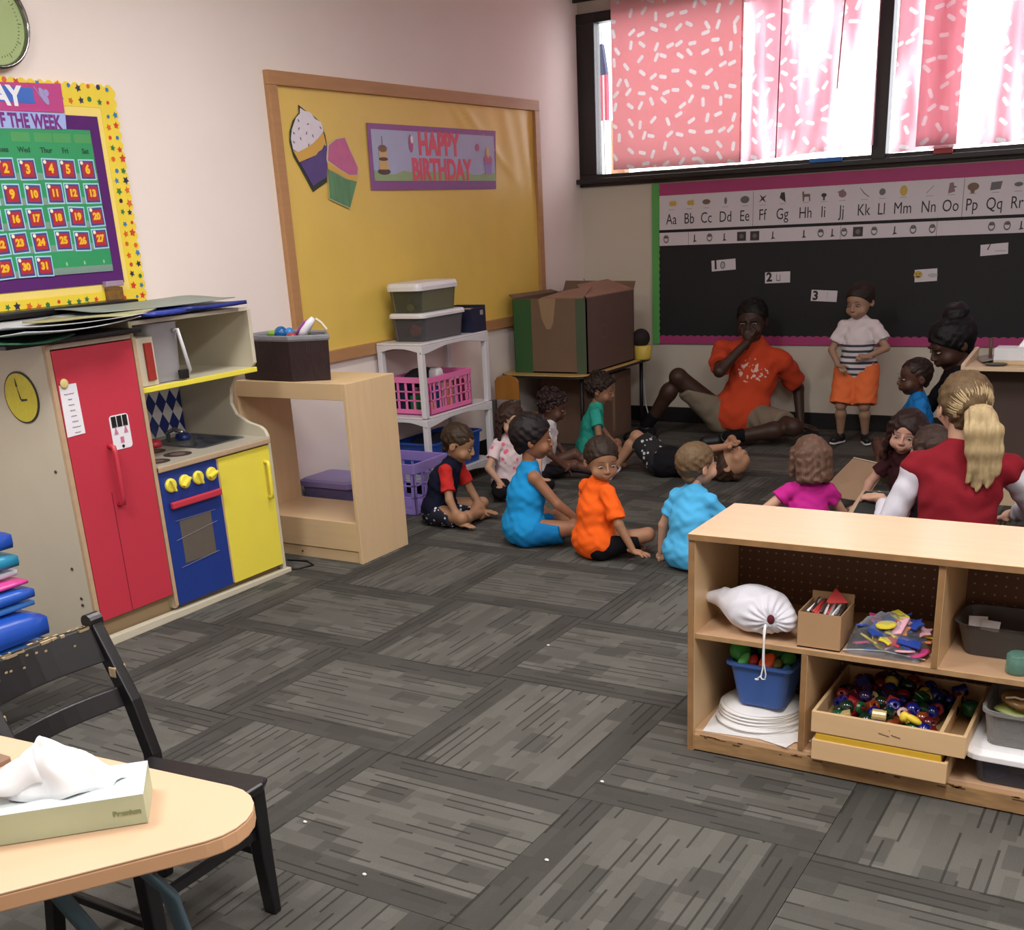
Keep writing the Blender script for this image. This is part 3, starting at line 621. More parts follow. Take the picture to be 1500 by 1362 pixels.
bx((a.x, ys-.015, WZ0+.051), (b.x, ys+.015, WZ0+.085)).build('carton', mat('sill_red', '9a3b38', .5), t, bevel=.002); bx((a.x, ys-.015, WZ0+.0852), (b.x, ys+.015, WZ0+.1)).build('lid', mat('sill_white', 'e8dde0', .5), t, bevel=.002)
m = MB(); m.tube([(XL+.01, YB-.03, .98), (XL+.06, YB-.02, .9), (XL+.11, YB-.02, .82), (XL+.14, YB-.03, .76)], .003, 6); setp(m.build('wall_cable', mat('cable_tan', '8d8577', .6)), 'thin tan cable running down the corner behind the big cardboard box', 'cable')
# ================================================================== PLAY KITCHEN
lam = mat('kitchen_laminate', 'cdc5b0', .45, var=.03); lamd = mat('kitchen_laminate_inside', 'c9bf9f', .5, var=.03)
edge = wood('plywood_edge', 'c2a483', 'y', .5)
redm = mat('door_red', 'c4384a', .35, var=.03, scale=3); ylw = mat('door_yellow', 'efe050', .35, var=.03); blum = mat('stove_blue', '1f3a8a', .4, var=.05)
KX, KB = -3.30, -3.79
y0, y1, y2, y3 = 2.467, 2.852, 3.163, 3.480
kt = thing('play_kitchen', 'wooden play kitchen with red fridge, blue stove and yellow sink door', 'play kitchen', (-3.54, 2.97, 0))
bx((KB, y0, .0), (KX-.008, y0+.016, 1.085)).build('side_panel', lam, kt, bevel=.002)
bx((KX-.008, y0, .02), (KX+.008, y0+.018, 1.085)).build('edge_strip', edge, kt, bevel=.002)
bx((KB, y1-.016, .04), (KX, y1, 1.125)).build('divider_panel', lamd, kt, bevel=.002)
bx((KX-.003, y1-.016, .05), (KX+.006, y1, 1.07)).build('edge_strip', edge, kt)
bx((KB, y0+.016, 1.066), (KX, y1-.016, 1.082)).build('top_panel', lam, kt, bevel=.002)
bx((KB, y0, .02), (KB+.012, y3, 1.12)).build('back_panel', lam, kt)
d = bx((KX-.012, y0+.022, .10), (KX+.006, y1-.02, 1.062)).build('fridge_door', redm, kt, bevel=.002)
bx((KX+.0062, 2.63, .10), (KX+.0068, 2.632, .55)).build('door_seam', mat('seam_dark', '5a1018', .6), d)
hy = 2.655; m = MB()
m.tube([(KX+.006, hy, .715), (KX+.03, hy, .71), (KX+.034, hy, .69), (KX+.034, hy, .53), (KX+.03, hy, .505), (KX+.006, hy, .5)], .0095, 8); m.build('handle', redm, d, smooth=True)
# base / kick
m = MB(); m.box((KB, y0+.018, 0), (KX-.03, y3-.02, .09)); m.build('plinth', mat('plinth_tan', 'a38c6a', .6), kt)
m = MB(); m.prism([(KX+.012, y0, 0), (KX+.012, y3+.02, 0), (KX+.012, y3+.02, .02), (KX+.012, y0, .035)], (-.03, 0, 0)); m.build('base_rail', lam, kt, bevel=.003)
# stove front, sink door
m = bx((KX-.014, y1+.004, .045), (KX+.004, y2-.006, .575)); st_ = m.build('stove_front', blum, kt, bevel=.002)
m = bx((KX-.014, y2+.004, .045), (KX+.004, y3-.018, .565)); sd = m.build('sink_door', ylw, kt, bevel=.002)
bx((KX-.012, y2-.006, .05), (KX+.002, y2+.004, .565)).build('edge_strip', edge, kt)
ym = 3.425; m = MB(); m.tube([(KX+.004, ym, .50), (KX+.024, ym, .50), (KX+.026, ym, .48), (KX+.026, ym, .37), (KX+.024, ym, .352), (KX+.004, ym, .352)], .008, 8); m.build('handle', ylw, sd, smooth=True)
for k in range(4):
    y = 2.905+.071*k; m = MB(); m.lathe([(.027, 0), (.027, .008), (.022, .012)], (KX+.004, y, .515), 20, RX); m.build('knob', ylw, kt, smooth=False, bevel=.001)
    kb = bpy.data.objects[-1] if False else None
    m = MB(); a = (.35, 2.2, .3, 1.9)[k]; Mr = Matrix.Translation((KX+.022, y, .515)) @ Matrix.Rotation(a, 4, 'X'); m.box((-.008, -.0045, -.024), (.008, .0045, .024), Mr); m.build('knob_grip', ylw, kt, bevel=.002)
m = MB(); m.box((KX+.012, y1+.03, .427), (KX+.03, y2-.02, .453)); m.box((KX+.0, y1+.05, .432), (KX+.014, y1+.07, .448)); m.box((KX+.0, y2-.06, .432), (KX+.014, y2-.04, .448)); m.build('oven_handle', redm, st_, bevel=.005)
o = bx((KX+.002, y1+.07, .20), (KX+.0055, y2-.075, .37)).build('oven_window', clear('oven_window_film', '6d655c', .85, .25), st_, bevel=.001)
m = MB(); 
for p, q in (((y1+.04, .30), (y2-.05, .325)), ((y1+.045, .19), (y2-.06, .205)), ((y1+.05, .375), (y2-.05, .372))):
    m.tube([(KX+.0065, p[0], p[1]), (KX+.0065, q[0], q[1])], .0009, 5)
m.build('tape_edges', mat('tape_grey', '8d8d94', .3), st_)
# counter
ctop = mat('counter_grey', 'b9b1a0', .35, var=.04)
m = MB(); sa, sb2, sc_, sd2 = -3.70, -3.40, 3.19, 3.42
for a, b in (((KB, y1, .575), (sa, y3-.016, .598)), ((sb2, y1, .575), (KX+.012, y3-.016, .598)), ((sa, y1, .575), (sb2, sc_, .598)), ((sa, sd2, .575), (sb2, y3-.016, .598))): m.box(a, b)
m.build('countertop', ctop, kt)
bx((KX-.01, y1, .572), (KX+.016, y3-.016, .594)).build('counter_edge', wood('counter_edge_wood', 'b99f84', 'y', .4), kt, bevel=.004)
steel = mat('sink_steel', 'aab0b8', .22, .9, var=.03)
rg = []
for dz, w, l in ((.5985, .33, .26), (.6015, .32, .25), (.5995, .285, .215), (.56, .27, .20), (.545, .24, .17), (.544, .05, .05)): rg.append(rring(-3.55, 3.305, dz, w, l, .024))
MB().loft(rg, cap=False).build('sink_basin', steel, kt, smooth=True)
m = MB(); m.tube([(-3.64, 3.24, .6), (-3.64, 3.24, .64), (-3.6, 3.24, .655), (-3.55, 3.24, .645)], .009, 8); m.build('faucet', steel, kt, smooth=True)
for (y, c_) in ((3.14, 'c23645'), (3.3, '22357a')):
    m = MB(); m.lathe([(.03, 0), (.034, .012), (.026, .026), (.01, .03)], (-3.62, y, .6), 16); m.build('tap_knob', mat('tap_'+c_, c_, .3), kt, smooth=True)
brn = mat('burner_dark', '4a3838', .5, var=.2)
for (x, y, r) in ((-3.37, 2.925, .05), (-3.52, 2.93, .05), (-3.40, 3.06, .055), (-3.55, 3.07, .05)):
    m = MB(); m.lathe([(r, 0), (r, .0015)], (x, y, .598), 24); m.build('burner', brn, kt)
    m = MB(); m.lathe([(r*.55, .0016), (r*.55, .0022)], (x, y, .598), 24); m.build('burner_ring', mat('burner_mid', '75605a', .5), kt)
# hutch: side with curved cut, shelf, top, backsplash, oven box
P = [(KX, .02), (KX, .60), (KX-.012, .625), (KX-.035, .64), (KX-.10, .655), (KX-.16, .685), (KX-.185, .73), (KX-.175, .79), (KX-.13, .85), (KX-.035, .885), (KX-.02, .90), (KX-.02, 1.115), (KB, 1.115), (KB, .02)]
m = MB(); m.prism([(a, y3-.016, b) for a, b in P], (0, .018, 0)); m.build('side_panel', lam, kt, bevel=.003)
bx((KB, y1, .868), (KX-.02, y3-.016, .884)).build('shelf', lam, kt); bx((KX-.022, y1, .866), (KX-.008, y3-.014, .885)).build('shelf_edge', ylw, kt, bevel=.002)
bx((KB, y1, 1.108), (KX-.02, y3-.016, 1.122)).build('top_panel', lam, kt)
bw, bh, nx, nz = .29, .265, 3.5, 3
bsp = MB(); bsp.box((KB+.012, y1+.002, .6), (KB+.016, y3-.018, .866)); bs = bsp.build('backsplash', mat('splash_white', 'e2e0e2', .4), kt)
m = MB(); nv = mat('splash_blue', '1d2f80', .4); cy_, cz_ = .0725, .094
for i in range(-1, 13):
    for j in range(-1, 5):
        y = y1+.002+cy_*(i*.8+.4); z = .6+cz_*(j+.5)*1.0; 
        P = [(y-.4*cy_, z), (y, z-.5*cz_), (y+.4*cy_, z), (y, z+.5*cz_)]
        # clip to panel
        def clipc(P, k, v, sgn):
            out = []
            for q in range(len(P)):
                A, B2 = P[q], P[(q+1) % len(P)]; ia, ib = sgn*(A[k]-v) >= 0, sgn*(B2[k]-v) >= 0
                if ia: out.append(A)
                if ia != ib: t_ = (v-A[k])/(B2[k]-A[k]); out.append(tuple(A[c]+(B2[c]-A[c])*t_ for c in (0, 1)))
            return out
        for k, v, sg_ in ((0, y1+.003, 1), (0, y3-.019, -1), (1, .6, 1), (1, .866, -1)):
            if P: P = clipc(P, k, v, sg_)
        if len(P) > 2: m.prism([(KB+.0162, a, b) for a, b in P], (.0012, 0, 0))
m.build('diamond_print', nv, bs)
bx((KB+.012, y1+.004, .886), (KX-.03, y1+.11, 1.06)).build('oven_box', lam, kt, bevel=.002)
bx((KX-.032, y1+.06, .905), (KX-.02, y1+.095, 1.04)).build('oven_door_strip', mat('oven_strip_red', 'a53028', .5), kt, bevel=.002)
m = MB()
for (y, z) in ((2.5, .6), (2.54, .31)): pass
for x, z in ((KX-.06, .655), (KX-.075, .30), (KX-.055, .19), (KX-.055, .165)): m.lathe([(.006, 0), (.005, .003)], (x, y0-.001, z), 10, Matrix.Rotation(PI/2, 3, 'X'))
m.build('screw_heads', mat('screw_dark', '4b4238', .4, .5), kt)
# printed clock on the side
ckk = MB(); RXY = Matrix.Rotation(PI/2, 3, 'X')
t = thing('toy_clock', 'yellow paper clock face with black rim on play kitchen side', 'clock', (-3.462, y0-.004, .82))
MB().lathe([(.089, 0), (.089, .003)], (-3.462, y0-.0005, .908), 36, RXY).build('rim', blk, t)
MB().lathe([(.083, .003), (.083, .0045)], (-3.462, y0-.0005, .908), 36, RXY).build('face', mat('clock_yellow', 'd6c934', .5, var=.12, scale=60), t)
m = MB(); yq = y0-.0055
m.prism([(-3.466, yq, .9), (-3.46, yq, .9), (-3.474, yq, .948)], (0, -.001, 0)); m.prism([(-3.462, yq, .895), (-3.462, yq, .903), (-3.43, yq, .905), (-3.43, yq, .899)], (0, -.001, 0)); m.prism([(-3.478, yq, .945), (-3.468, yq, .945), (-3.476, yq, .975)], (0, -.001, 0)); m.build('hands', blk, t)
# notices on the fridge door
def door_sheet(px, mt, nm, par, off=.0068, th=.0012):
    m = MB(); m.prism([tuple(Xp(a, b, KX+off)) for a, b in px], (th, 0, 0)); return m.build(nm, mt, par)
wpap = mat('paper_white', 'eeecf3', .5, var=.02)
t = thing('fridge_list', 'tall narrow white paper list on the red fridge door', 'paper', tuple(Xp(100, 640, KX+.007)))
door_sheet([(86, 565), (111, 561), (125, 634), (99, 641)][::-1], wpap, 'paper_sheet', t)
m = MB()
for k in range(8):
    q = Xp(101+k*1.9, 577+k*8.0, KX+.0086); w_ = (.02, .008, .011, .011, .012, .012, .017, .012)[k]; m.tube([(q.x, q.y-w_+2*w_*i/9, q.z+.002*math.sin(i*2.3+k)) for i in range(10)], .0009, 4)
m.build('handwriting', mat('pen_mauve', '6c4c6e', .5), t)
t = thing('fridge_magnet', 'small cream round magnet above the white list on red fridge', 'magnet', tuple(Xp(93, 566, KX+.008)))
q = Xp(93, 562, KX+.008); MB().lathe([(.015, 0), (.017, .004), (.012, .007)], q, 18, RX).build('magnet_body', mat('magnet_cream', 'ecd890', .4), t, smooth=True)
t = thing('fridge_drawing', 'rounded white card with black bars and pink dancers on red door', 'paper', tuple(Xp(178, 655, KX+.007)))
ce = Xp(177, 632, KX+.007)
m = MB(); m.prism([(KX+.0068, a, b) for a, b, _ in rring(ce.y, ce.z, 0, .085, .122, .012)], (.0012, 0, 0)); m.build('paper_sheet', wpap, t)
m = MB()
for k in (-1, 0, 1): m = MB(); m.prism([(KX+.0082, ce.y+k*.025-.0105, ce.z+.018), (KX+.0082, ce.y+k*.025+.0105, ce.z+.018), (KX+.0082, ce.y+k*.025+.0105, ce.z+.057), (KX+.0082, ce.y+k*.025-.0105, ce.z+.057)], (.0008, 0, 0)); m.build('printed_bar', blk, t)
m = MB(); m.lathe([(.006, 0), (.006, .001)], (KX+.008, ce.y, ce.z-.052), 10, RX)
m.build('printed_dot', blk, t)
m = MB()
for k in (-1, 1): m.prism([(KX+.009, ce.y+k*.022-.009, ce.z-.006), (KX+.009, ce.y+k*.022+.009, ce.z-.006), (KX+.009, ce.y+k*.022, ce.z+.022)], (.0006, 0, 0))
m.prism([(KX+.0083, ce.y-.008, ce.z-.04), (KX+.0083, ce.y+.008, ce.z-.04), (KX+.0083, ce.y+.008, ce.z-.018), (KX+.0083, ce.y-.008, ce.z-.018)], (.0004, 0, 0)); m.build('printed_dancers', mat('print_rose', 'cf7c9c', .5), t)
# things lying on the kitchen
def sheet(name, label, cat, c, w, l, rz, th, mt, curl=.01, group=None):
    m = MB(); V = []; F = []; n = 8
    for i in range(n+1):
        for j in range(n+1):
            a, b = i/n-.5, j/n-.5; V.append((a*w, b*l, curl*(math.sin(a*5+c[1]*9)*.6+(abs(b)*2)**2*.6-.2)))
    for i in range(n):
        for j in range(n): q = i*(n+1)+j; F.append((q, q+n+1, q+n+2, q+1))
    M = Matrix.Translation(c) @ Matrix.Rotation(rz, 4, 'Z'); m.add([M @ Vector(v) for v in V], F)
    o = m.build(name, mt, smooth=True, solid=th); setp(o, label, cat, group); return o
zt = 1.092
o = bx((-3.78, 2.30, 1.087), (-3.26, 2.86, 1.103)).build('black_folder', mat('folder_black', '17171a', .4), bevel=.004); setp(o, 'large flat black folder lowest in the pile on red fridge', 'folder')
sheet('green_folder', 'dark green folder drooping over the corner of the fridge top', 'folder', (-3.42, 2.38, 1.113), .4, .30, .25, .005, mat('folder_green', '1d5a3c', .45), .018)
sheet('plastic_sheet', 'crumpled clear grey plastic sheet spread on top of fridge pile', 'sheet', (-3.48, 2.55, 1.130), .56, .52, .1, .003, clear('sheet_plastic', 'd6dae0', .8, .12), .022)
sheet('newsprint', 'pale newspaper sheet lying across the fridge top pile', 'paper', (-3.45, 2.62, 1.142), .46, .5, -.2, .002, mat('newsprint_grey', 'cfcfd2', .5, var=.22, scale=16), .016)
sheet('olive_folder', 'olive beige folder on the pile right end above fridge', 'folder', (-3.44, 2.80, 1.148), .36, .34, .5, .006, mat('folder_olive', 'a8a478', .5), .008)
sheet('grey_paper', 'long grey green paper sheet on top of the hutch', 'paper', (-3.52, 3.12, 1.162), .34, .62, -.05, .003, mat('paper_greygreen', '8b958c', .5), .008)
sheet('blue_folder', 'royal blue folder under the grey paper above the hutch, left one', 'folder', (-3.47, 3.02, 1.142), .38, .3, .2, .012, mat('folder_blue', '22389a', .4), .006)
sheet('blue_folder', 'navy blue folder sticking out over hutch right corner', 'folder', (-3.46, 3.28, 1.140), .36, .3, -.1, .014, mat('folder_navy', '1c2c78', .4), .006)
o = bx((-3.79, 2.28, 1.152), (-3.66, 3.22, 1.176)).build('black_tray', mat('tray_black', '111114', .35), bevel=.006); setp(o, 'long black tray edge directly beneath calendar board', 'tray')
# plastic caddy in the hutch
t = thing('acrylic_caddy', 'clear plastic jug like holder on the kitchen hutch shelf', 'holder', (-3.42, 3.03, .885))
rg = [rring(-3.41, 3.03, .887+dz, w, l, .02) for dz, w, l in ((0, .12, .13), (.02, .125, .135), (.21, .14, .15), (.215, .15, .16), (.216, .135, .145), (.03, .115, .125))]
MB().loft(rg, cap=False).build('holder_body', clear('caddy_clear', 'd9d6dc', .4, .15), t, smooth=True)
MB().tube([(-3.335, 3.07, 1.07), (-3.315, 3.075, 1.075), (-3.312, 3.09, 1.0), (-3.315, 3.11, .92), (-3.335, 3.115, .905)], .007, 8).build('handle', mat('caddy_handle', 'dcdce2', .3), t, smooth=True)
bx((-3.33, 3.06, .89), (-3.312, 3.10, .925)).build('black_clip', blk, t, bevel=.003)
# black cable at the foot
o = MB().tube([(-3.34, 3.50, .004), (-3.28, 3.53, .004), (-3.25, 3.6, .004), (-3.32, 3.64, .004), (-3.42, 3.62, .004)], .004, 6).build('power_cord', blk, smooth=True); setp(o, 'black cord loop on carpet at right foot of play kitchen', 'cord')
# ================================================================== DRESS-UP UNIT
mp = wood('maple', 'd9bb92', 'z', .42, .06); mpx = wood('maple_long', 'd9bb92', 'x', .42, .06); mdk = mat('edge_tan', 'a98a66', .5)
dx0, dx1, dy0, dy1, dz = -3.690, -3.05, 3.70, 4.045, .787
t = thing('dress_up_unit', 'open maple dress-up unit with hooks beside the play kitchen', 'cabinet', ((dx0+dx1)/2, (dy0+dy1)/2, 0))
bx((dx1-.018, dy0, 0), (dx1, dy1, dz)).build('side_panel', mp, t, bevel=.002)
bx((dx0, dy0, 0), (dx0+.018, dy1, dz-.01)).build('side_panel', mp, t, bevel=.002)
bx((dx0+.018, dy0, dz-.07), (dx1-.018, dy0+.018, dz)).build('top_rail', mpx, t, bevel=.002)
bx((dx0+.018, dy0+.018, dz-.018), (dx1-.018, dy1, dz-.001)).build('top_panel', mpx, t)
bx((dx0+.018, dy0, .055), (dx1-.018, dy0+.016, .185)).build('front_panel', mpx, t, bevel=.002)
bx((dx0+.018, dy0+.008, 0), (dx1-.018, dy0+.02, .052)).build('kick_board', mpx, t, bevel=.002)
bx((dx0+.018, dy0+.016, .165), (dx1-.018, dy1, .182)).build('bench_board', mpx, t)
brass = mat('hook_brass', '6b5a40', .3, .8)
for x in (-3.50, -3.27):
    m = MB()
    for s in (-1, 1): m.tube([(x, dy0+.1, dz-.02), (x+s*.004, dy0+.1, dz-.055), (x+s*.018, dy0+.1, dz-.085), (x+s*.034, dy0+.1, dz-.085), (x+s*.04, dy0+.1, dz-.07)], .004, 8); m.ball((x+s*.04, dy0+.1, dz-.068), .006, 8)
    m.build('coat_hook', brass, t, smooth=True)
m = MB(); m.lathe([(.005, 0), (.004, .003)], (-3.40, dy0-.002+.008, .025), 8, RXY); m.build('screw_head', mat('screw_dark', '4b4238', .4, .5), t)
# wicker basket with toys
t = thing('storage_basket', 'dark brown woven basket with grey rim on the dress-up unit', 'basket', (-3.40, 3.85, dz))
fp = [(-3.645, 3.735), (-3.355, 3.722), (-3.205, 3.80), (-3.335, 3.94), (-3.62, 3.98)]
ct = (-3.43, 3.83)
def sc(f, z): return [(ct[0]+(a-ct[0])*f, ct[1]+(b-ct[1])*f, z) for a, b in fp]
dkb = mat('wicker_dark', '2c171a', .55, var=.25, scale=40, stretch=(3, 3, .4), bump=.6, bscale=60)
MB().loft([sc(1, dz+.002), sc(1.04, dz+.175), sc(.98, dz+.175), sc(.93, dz+.02)], cap=False).add([], []).build('basket_wall', dkb, t, bevel=.004)
MB().loft([sc(.96, dz+.02), sc(.96, dz+.021)]).build('basket_bottom', dkb, t)
MB().loft([sc(1.05, dz+.168), sc(1.085, dz+.176), sc(1.085, dz+.19), sc(1.04, dz+.194), sc(1.0, dz+.185), sc(1.0, dz+.17)], cap=False).build('rim', mat('rim_grey', '8a8a92', .5, var=.15, scale=30, bump=.5, bscale=90), t, smooth=False, bevel=.004)
def blob(name, label, cat, c, r, mt, rot=None, n=14, group=None, noise=.0, sub=0):
    m = MB(); m.ball(c, r, n, Euler(rot).to_matrix() if rot else None); 
    if noise: m.V = [tuple(v[k]+noise*math.sin(v[(k+1) % 3]*90+k) for k in range(3)) for v in m.V]
    o = m.build(name, mt, smooth=True, sub=sub); setp(o, label, cat, group); return o
zb = dz+.19
blob('toy_ball', 'shiny blue ball in brown basket on dress-up unit', 'toy', (-3.46, 3.80, zb+.005), .03, mat('toy_blue', '1f5fa0', .2))
blob('toy_ball', 'smaller light blue ball touching the shiny blue ball', 'toy', (-3.425, 3.815, zb+.006), .022, mat('toy_lblue', '3f86c8', .2))
blob('toy_frog', 'lime green plastic toy at the left end of the basket', 'toy', (-3.54, 3.84, zb-.002), (.035, .02, .016), mat('toy_lime', '86b840', .4))
blob('toy_ball', 'small green toy behind blue ball in brown basket', 'toy', (-3.37, 3.86, zb), (.022, .02, .014), mat('toy_green', '5fa048', .4))
blob('toy_heart', 'small red toy between blue ball and purple shoe', 'toy', (-3.385, 3.78, zb-.006), (.026, .02, .016), mat('toy_red', 'b03a3a', .4))
m = MB(); A = Vector((-3.35, 3.80, zb-.01)); B = Vector((-3.285, 3.83, zb+.075))
t2 = thing('toy_shoe', 'white and purple toy shoe sticking up from the basket', 'toy', tuple(A))
d = (B-A).normalized(); sd_ = Vector((0, 0, 1)).cross(d).normalized(); nn = d.cross(sd_)
def oval(c, a, b): return [c+sd_*a*math.cos(q*PI/6)+nn*b*math.sin(q*PI/6) for q in range(12)]
MB().loft([oval(A, .018, .015), oval(A+d*.03, .024, .02), oval(A+d*.07, .022, .018), oval(A+d*.1, .01, .01)]).build('shoe_upper', mat('shoe_toy_white', 'ece8f0', .4), t2, smooth=True)
MB().loft([[p-nn*.0-Vector((.012, 0, -.002)) for p in oval(A, .016, .015)], [p-Vector((.014, 0, -.002)) for p in oval(A+d*.035, .021, .018)], [p-Vector((.013, 0, -.002)) for p in oval(A+d*.07, .02, .016)], [p-Vector((.010, 0, 0)) for p in oval(A+d*.09, .009, .008)]]).build('purple_side', mat('shoe_toy_purple', '8c2f96', .4), t2, smooth=True)
o = MB().tube([(-3.29, 3.84, zb+.062), (-3.27, 3.85, zb+.045), (-3.25, 3.86, zb+.015)], .006, 8).build('toy_stick', mat('toy_cream', 'e0d6c0', .5)); setp(o, 'small cream stick leaning behind toy shoe in basket', 'toy')
# ================================================================== PINK CRATE, WHITE SHELF, BINS
wpl = mat('white_plastic', 'd8d6da', .35, var=.02)
sx0, sx1, sy0, sy1, sz = -3.765, -3.475, 4.86, 5.52, .815
t = thing('white_shelf', 'white plastic three-tier shelf standing below the yellow board', 'shelf', ((sx0+sx1)/2, (sy0+sy1)/2, 0))
for x in (sx0, sx1-.03):
    for y in (sy0, sy1-.035): 
        m = MB(); m.box((x, y, 0), (x+.03, y+.035, sz-.02)); m.build('post', wpl, t, bevel=.004)
bx((sx0+.01, sy0-.003, sz-.045), (sx0+.02, sy0, sz-.04))
for z in (sz, .43, .10):
    m = MB(); m.box((sx0, sy0, z-.012), (sx1, sy1, z)); m.build('shelf_board', wpl, t, bevel=.004)
    # aprons, deeper at the ends and arched
    P = [(sy0, z-.012)] + [(sy0+(sy1-sy0)*i/12, z-.028-.028*abs(math.cos(PI*i/12))**3) for i in range(13)] + [(sy1, z-.012)]
    m = MB(); m.prism([(sx1-.012, a, b) for a, b in P], (.014, 0, 0)); m.build('apron', wpl, t, bevel=.002)
    P = [(sx0, z-.012)] + [(sx0+(sx1-sx0)*i/8, z-.028-.02*abs(math.cos(PI*i/8))**3) for i in range(9)] + [(sx1, z-.012)]
    m = MB(); m.prism([(a, sy0-.001, b) for a, b in P], (0, .012, 0)); m.build('apron', wpl, t, bevel=.002)
def crate(name, label, x0, x1, y0, y1, z0, h, mt, group=None, rows=3, cols=(5, 8), th=.006, rim=.03, bot=.03):
    t = thing(name, label, 'crate', ((x0+x1)/2, (y0+y1)/2, z0), group=group)
    m = MB(); m.box((x0, y0, z0), (x1, y1, z0+.006)); m.build('bottom', mt, t)
    for (a, b, c_, d_, ax, n) in ((x0, x1, y0, y0+th, 0, cols[0]), (x0, x1, y1-th, y1, 0, cols[0]), (x0, x0+th, y0, y1, 1, cols[1]), (x1-th, x1, y0, y1, 1, cols[1])):
        m = MB(); m.box((a-.004*(ax == 1), c_-.004*(ax == 0), z0+h-rim), (b+.004*(ax == 1), d_+.004*(ax == 0), z0+h)); m.box((a, c_, z0), (b, d_, z0+bot))
        L = (b-a) if ax == 0 else (d_-c_)
        for k in range(n+1):
            w = .022 if k in (0, n) else .007; q = L*k/n
            q0, q1 = max(0, q-w), min(L, q+w)
            if ax == 0: m.box((a+q0, c_, z0+bot), (a+q1, d_, z0+h-rim))
            else: m.box((a, c_+q0, z0+bot), (b, c_+q1, z0+h-rim))
        for k in range(1, rows):
            z = z0+bot+(h-rim-bot)*k/rows; m.box((a, c_, z-.004), (b, d_, z+.004))
        m.build('lattice_side', mt, t, bevel=.0015)
    return t
pkm = mat('crate_pink', 'e877b0', .4, var=.03); ppm = mat('crate_purple', '9a86cf', .45, var=.03)
crate('milk_crate', 'pink plastic lattice crate of toys on middle tier of white shelf', -3.752, -3.492, 4.93, 5.34, .431, .20, pkm)
cx_ = [('toy_block', 'navy blue block in pink crate behind its front bars', (-3.70, 4.98, .44), (.09, .06, .16), '1a2648'), ('toy_block', 'green block low in the pink crate', (-3.62, 4.98, .44), (.05, .05, .09), '2f7a4a'), ('toy_block', 'yellow block at the near corner of pink crate', (-3.535, 4.985, .44), (.04, .05, .06), 'e8cf2a'),
       ('toy_block', 'red block on the bottom of the pink crate', (-3.66, 5.06, .44), (.12, .06, .06), 'b8283a'), ('toy_block', 'deep blue block in pink crate above the yellow one', (-3.535, 5.05, .44), (.045, .06, .13), '1c4a80'), ('toy_doll', 'peach coloured doll shape seen through pink crate side', (-3.525, 5.16, .44), (.03, .05, .14), 'd8926a'),
       ('toy_doll', 'pale pink figure standing low inside the pink crate side', (-3.522, 5.10, .44), (.026, .04, .08), 'e8a0b0'), ('toy_block', 'maroon block inside far end of pink crate', (-3.53, 5.27, .44), (.04, .07, .14), '7a2038'), ('toy_block', 'lilac block inside pink crate beside the maroon one', (-3.525, 5.22, .44), (.03, .03, .11), 'b8a8d0')]
for nm, lb, c, s_, h in cx_: o = bx((c[0]-s_[0]/2, c[1]-s_[1]/2, c[2]), (c[0]+s_[0]/2, c[1]+s_[1]/2, c[2]+s_[2])).build(nm, mat('c_'+h, h, .5), bevel=.008); setp(o, lb, 'toy')
o = MB().loft([rring(-3.56, 5.10, z, w, w, .012) for z, w in ((.58, .07), (.65, .06), (.662, .045))]).build('white_cup', wpl, smooth=True); setp(o, 'upside-down white plastic cup on top of pink crate toys', 'cup')
blob('dark_cloth', 'dark crumpled cloth piled at the back of pink crate', 'cloth', (-3.66, 5.1, .61), (.07, .12, .05), mat('cloth_dark', '1c1a20', .9), noise=.006)
crate('storage_crate', 'lilac plastic lattice crate on the floor beside the dress-up unit', -3.62, -3.318, 4.49, 4.80, .001, .265, ppm, cols=(4, 4), rim=.05)
t = thing('storage_bin', 'lilac lidded bin on the floor seen through dress-up unit', 'bin', (-3.62, 4.25, 0))
MB().loft([rring(-3.60, 4.25, z, w, l, .03) for z, w, l in ((.0, .27, .2), (.21, .30, .24))]).build('tub', clear('bin_lilac', '8478a8', .7), t, smooth=False)
MB().loft([rring(-3.60, 4.25, z, w, l, .03) for z, w, l in ((.21, .32, .26), (.235, .32, .26), (.245, .29, .23))]).build('lid', mat('lid_lilac', '8d7fb8', .4), t)
o = bx((-3.66, 4.16, .01), (-3.52, 4.22, .2)).build('green_toys', mat('bin_contents', '8a8a48', .6, var=.4, scale=30), bevel=.01); setp(o, 'yellow green block inside the lilac lidded bin', 'toy')
